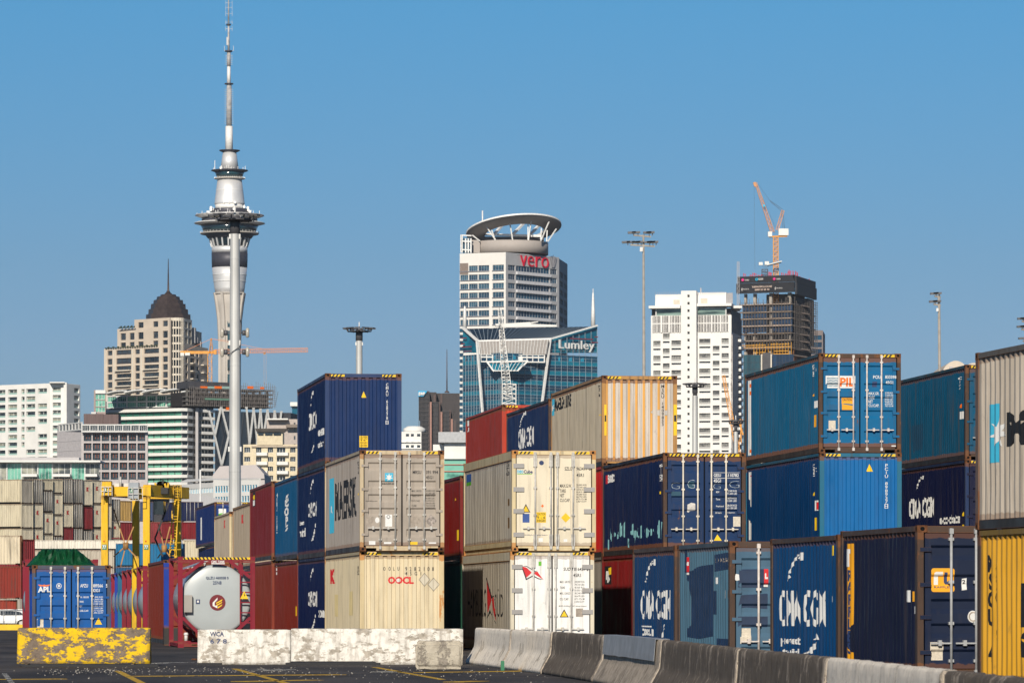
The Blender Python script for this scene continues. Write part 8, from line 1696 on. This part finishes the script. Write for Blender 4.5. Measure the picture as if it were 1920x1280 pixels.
fl.decal(polys2d(ringp(.5, .5, .25, .5, 16)), 1420, 1425, 519.5, 525, bcl, ob, 'emblem', .1); fl.decal(text2d('ICON', .05), 1425.8, 1434.5, 520, 524, bnt, ob, th=.1)
fl.decal(text2d('THEPACIFICA.CO.NZ', .03), 1414, 1452, 534.8, 538.2, pm('banner_tan', (.62, .48, .40, 1), .6), ob + .4, th=.1); fl.decal(text2d('0800 20 20 40', .03), 1419.5, 1447, 540.4, 543.6, pm('banner_tan', (0, 0, 0, 1)), ob + .4, th=.1)
for x in (1394.5, 1457): fl.decal(polys2d([[(.3, 0), (1, .1), (1, 1), (.5, .95), (0, .5)]]), x, x + 2, 537.5, 543.5, bnt, ob + .4, 'emblem', .1); fl.decal(text2d('PACIFICA', .02), x + 3, x + 14.5, 539, 541.5, bnt, ob + .4, th=.1)
ccol = pm('bare_concrete', (.40, .36, .31, 1), .85); dkin = pm('dark_interior', (0, 0, 0, 1))
m = MB()
for x, w_ in ((1394, 3.6), (1411, 4.6), (1441, 4.6), (1475.5, 5.4)): m.box(fl.u(x), .8, fl.z(640), fl.u(x + w_), 2.4, fl.z(548), 0, fl.M)
for x in (1394, 1411, 1441, 1475.5): m.box(fl.u(x), .8, 0, fl.u(x + 4.6), 2.4, fl.z(655), 0, fl.M)
b.add(m, 'column', ccol)
fl.slab(1424, 1474, 548, 900, -8, 14, 'lift_core', pm('dark_concrete', (.06, .055, .055, 1), .85)); fr_.slab(1490, 1508, 551, 900, -2, 2, 'lift_core', pm('dark_concrete', (0, 0, 0, 1)))
fy = [568.5, 582.5, 595, 608.5, 623, 636, 650.5, 664, 678]
Wk = win(9, K_FR, glassm('site_blue_glass', (.01, .022, .05, 1), (.02, .06, .14, 1), .12), .03); orgm = pm('site_orange', (.72, .36, .04, 1), .7, 0, .3, 2)
for k, y in enumerate(fy):
    fl.slab(1389, 1485, y, y + 1.9, 1.0, 22, 'floor_slab', pm('slab_edge', (.42, .32, .25, 1), .8, 0, .3, .3)); fr_.slab(1484, 1527, y, y + 1.5, .4, 3, 'floor_slab', pm('dim_concrete', (0, 0, 0, 1)))
    if k < 6:
        for (xa, xb) in ((1393, 1438), (1447, 1485)):
            if k < 4: o = fl.slab(xa, xb, y + 1.9, y + 13, -.1, .2, 'window_band', glassm('site_blue_glass', (0, 0, 0, 1)))
            else: fl.slab(xa, xb, y + 1.9, y + 13, -2.5, .3, 'interior', dkin)
        m = MB()
        for q in range(17): x = 1393.5 + q * 5.6; m.box(fl.u(x), -.35, fl.z(y + 13), fl.u(x + .55), .0, fl.z(y + 1.9), 0, fl.M)
        b.add(m, 'mullion', pm('site_mullion', (.20, .18, .17, 1), .7))
    else: fl.slab(1393, 1484, y + 1.9, y + 13, -3, .3, 'interior', pm('timber_interior', (.16, .07, .03, 1), .9, 0, .5, .6))
for (xa, xb, y) in ((1393, 1437, 645), (1447, 1482, 644), (1393, 1485, 649), (1415, 1424, 659), (1427, 1436, 658.5), (1453, 1480, 657), (1415, 1425, 664), (1452, 1482, 662.5)): fl.slab(xa, xb, y, y + 1.3, 1.3, .2, 'edge_screen', orgm)
for x in [1415 + k * 5.4 for k in range(14)]: fl.slab(x, x + .7, 641 + (x % 3), 664, 1.2, .2, 'prop', orgm)
m = MB(); rng = random.Random(9)
for k in range(15): x = 1485 + k * 3; m.bar(fr_.M @ Vector((fr_.u(x), -1.2, fr_.z(655))), fr_.M @ Vector((fr_.u(x), -1.2, fr_.z(556))), .22)
for k in range(24): y = 558 + k * 4.2; m.bar(fr_.M @ Vector((fr_.u(1484), -1.2, fr_.z(y))), fr_.M @ Vector((fr_.u(1528), -1.2, fr_.z(y))), .18)
b.add(m, 'scaffolding', pm('scaffold_dark', (.10, .085, .075, 1), .7)); m = MB()
for k in range(18): x = 1389 + k * 5.6; m.bar(fl.M @ Vector((fl.u(x), -1.25, fl.z(655))), fl.M @ Vector((fl.u(x), -1.25, fl.z(566))), .13)
for k in range(22): y = 566 + k * 4.1; m.bar(fl.M @ Vector((fl.u(1388), -1.25, fl.z(y))), fl.M @ Vector((fl.u(1485), -1.25, fl.z(y))), .10)
for k in range(12): x = 1390 + k * 8.6; m.bar(fl.M @ Vector((fl.u(x), -1.3, fl.z(572))), fl.M @ Vector((fl.u(x), -1.3, fl.z(560 + rng.uniform(-2, 2)))), .18)
b.add(m, 'scaffolding', pm('scaffold_dark', (.10, .085, .075, 1), .7))
frb.slab(1516, 1528, 552, 640, -.5, 3, 'hoist_shaft', scr)
m = MB(); m.box(fr_.u(1484.5), 1.2, fr_.z(660), fr_.u(1526), 3, fr_.z(556), 0, fr_.M); b.add(m, 'core', pm('dark_interior', (0, 0, 0, 1)))
m = MB(); m.box(fr_.u(1484.5), 1.2, 0, fr_.u(1520), 3, fr_.z(661), 0, fr_.M); b.add(m, 'brick_core', pm('site_brick', (.32, .13, .07, 1), .9, 0, .3, .5))
redp = pm('red_prop_paint', (.50, .02, .05, 1), .6); rng = random.Random(12)
for x, h in ((1394, 8), (1406, 5), (1411, 8), (1414, 8), (1421, 4), (1427, 5), (1441, 9), (1443, 9), (1465, 7), (1472, 5), (1477, 9), (1479, 12), (1488, 8), (1493, 9), (1496, 8), (1501, 7), (1504, 6), (1508, 6), (1518.5, 8)):
    ff, u_ = (fl, fl.u(x)) if x < 1486 else (frb, frb.u(x)); yb = 517 if x < 1500 else 522
    m = MB(); m.bar(ff.M @ Vector((u_, .3, ff.z(yb))), ff.M @ Vector((u_, .3, ff.z(yb - h))), .28); m.bar(ff.M @ Vector((u_ + .8, .3, ff.z(yb))), ff.M @ Vector((u_ + .8, .3, ff.z(yb - h * .8))), .24); m.bar(ff.M @ Vector((u_, .3, ff.z(yb - h * .7))), ff.M @ Vector((u_ + .8, .3, ff.z(yb - h * .7))), .2); b.add(m, 'prop', redp)
b.add(MB().lattice(b.P(1384, 700, 1858), b.P(1384, 491, 1858), .9, 50, .12), 'hoist_mast', K_G)
b = Bld('placing_boom', 'white and blue concrete placing boom folded on the unfinished tower', 'concrete boom', 1435, 1856)
b.add(MB().lattice(b.P(1434, 520), b.P(1434, 505), 2.4, 3, .25), 'pedestal', K_DG); b.box(1423, 1430, 491.5, 497, 1856, 2, 'counterweight', K_W); b.box(1434, 1442, 490, 496.5, 1855, 2, 'pump_box', K_W)
m = MB()
for (x0, y0, x1, y1) in ((1432, 497, 1465, 489), (1436, 499, 1465, 492), (1442, 496, 1464, 490.5)): m.bar(b.P(x0, y0), b.P(x1, y1), .35)
m.bar(b.P(1430, 497), b.P(1440, 501), .9); b.add(m, 'folded_boom', pm('boom_blue', (.10, .22, .36, 1), .5)); b.add(MB().bar(b.P(1438, 496.5, 1855), b.P(1466, 489.6, 1855), .4), 'folded_boom', K_W)
b = Bld('tower_crane', 'orange luffing tower crane with a raised jib on the unfinished tower', 'crane', 1455, 1862); oc2 = pm('salmon_orange_paint', (.60, .27, .10, 1), .55, 0, .12)
b.add(MB().lattice(b.P(1455, 640), b.P(1454.5, 444), 2.0, 42, .28), 'mast', oc); b.add(MB().lattice(b.P(1449, 437), b.P(1417, 343), 1.6, 22, .2, w2=.8), 'jib', oc2); b.add(MB().bar(b.P(1417, 350), b.P(1414, 342), 1.1), 'jib_head', oc2)
b.add(MB().lattice(b.P(1457, 432), b.P(1468, 395), 1.1, 5, .22), 'back_frame', oc2); b.add(MB().bar(b.P(1468, 394), b.P(1471, 430), .15).bar(b.P(1465, 396), b.P(1468, 428), .12), 'back_stay', K_FD)
b.box(1460, 1478.5, 428.5, 441, 1861, 2.4, 'counterweight', K_W); b.box(1440, 1447.5, 434, 443.5, 1861, 2, 'cab', K_W); b.add(MB().bar(b.P(1442, 444), b.P(1476, 442.5), .7), 'deck', oc)
b.add(MB().bar(b.P(1444, 376, 1862), b.P(1468, 393, 1862), .14).bar(b.P(1444, 377.5), b.P(1466, 396), .14).bar(b.P(1421, 345), b.P(1444, 377), .08).bar(b.P(1419, 346), b.P(1453, 425), .08), 'luffing_rope', K_FD); b.add(MB().bar(b.P(1414, 347), b.P(1415.5, 505), .07), 'hoist_rope', K_FD)
b.add(MB().cyl(b.P(1432.5, 385.5, 1860), b.P(1432.5, 385.5, 1859), .5, n=12), 'emblem', bcl)
b = Bld('office_building', 'dark teal glass block below the unfinished tower', 'building', 1393, 1600)
gg = glassm('slate_teal_glass', (.012, .04, .055, 1), (.03, .09, .115, 1), .12)
f = Face(b, (1394, 1600), (1488, 1600)); f.slab(1394, 1426, 665, 900, 0, 1, 'window_band', gg); f.slab(1430, 1445, 661, 900, .1, 1, 'stair_block', K_DG); f.slab(1448, 1488, 664, 900, 0, 1, 'window_band', glassm('site_blue_glass', (0, 0, 0, 1)))
b.prism([(1394, 1601.2), (1488, 1601.2), (1488, 1620), (1394, 1620)], 666, 'core', K_DG)
f.slab(1426.5, 1429, 664, 900, .8, .9, 'fin', K_C); f.slab(1444.5, 1447, 664, 900, .8, .9, 'fin', K_C)
m = MB()
for y in (679, 692): m.box(f.u(1394), -.12, f.z(y + .4), f.u(1488), 0, f.z(y), 0, f.M)
for x in (1402, 1408, 1413.5, 1424, 1455, 1461, 1467, 1473, 1480): m.box(f.u(x), -.12, 0, f.u(x + .4), 0, f.z(665), 0, f.M)
b.add(m, 'mullion', K_FD)
b = Bld('office_building', 'grey-brown building with dark window bands behind the unfinished tower', 'building', 1525, 2000)
f = Face(b, (1520, 2000), (1543, 2000)); f.wall([1520, 1521, 1541, 1543], [619, 628.5, 637, 641.5, 651, 654, 664, 700], pm('grey_brown_panel', (.20, .165, .16, 1), .7), .6, win=win(1, K_FD, K_GLD)); b.prism([(1521, 2001), (1543, 2001), (1547, 2030), (1521, 2030)], 620, 'core', pm('grey_brown_panel', (0, 0, 0, 1)))
b = Bld('silo_hall', 'cream barrel-vaulted roof showing above the teal container at the far right', 'hall', 1770, 600)
m = MB(); n = 14
pts = [b.P(1769 + 44 * i / n, 696 - 20 * math.sin(math.pi * (i / n) * .92 + .06) ** .6, 600) for i in range(n + 1)]; base = [Vector((p.x, p.y, 0)) for p in pts]
for i in range(n): m.slab([base[i], base[i + 1], pts[i + 1], pts[i]], (0, 18, 0))
b.add(m, 'vault', pm('cream_membrane', (.62, .54, .44, 1), .8, 0, .05))
m = MB(); pts = [b.P(1806 + 40 * i / n, 694 - 14 * math.sin(math.pi * i / n) ** .6, 615) for i in range(n + 1)]; base = [Vector((p.x, p.y, 0)) for p in pts]
for i in range(n): m.slab([base[i], base[i + 1], pts[i + 1], pts[i]], (0, 18, 0))
b.add(m, 'vault', pm('cream_membrane', (0, 0, 0, 1)))
b.box(1780.5, 1786.5, 687, 691, 599.6, .5, 'vent', K_G)

# ------------------------------------------------------------------ the air
hz = bpy.data.materials.new('haze'); hz.use_nodes = True; hn = hz.node_tree; hn.nodes.remove(hn.nodes['Principled BSDF'])
pv = hn.nodes.new('ShaderNodeVolumePrincipled'); pv.inputs['Density'].default_value = 0.00003; pv.inputs['Color'].default_value = (0.80, 0.88, 1.0, 1)
hn.links.new(pv.outputs[0], hn.nodes['Material Output'].inputs['Volume'])
tag(MB().box(-3100, -300, -1.6, 3100, 9100, 420).build('haze', hz), kind='stuff')
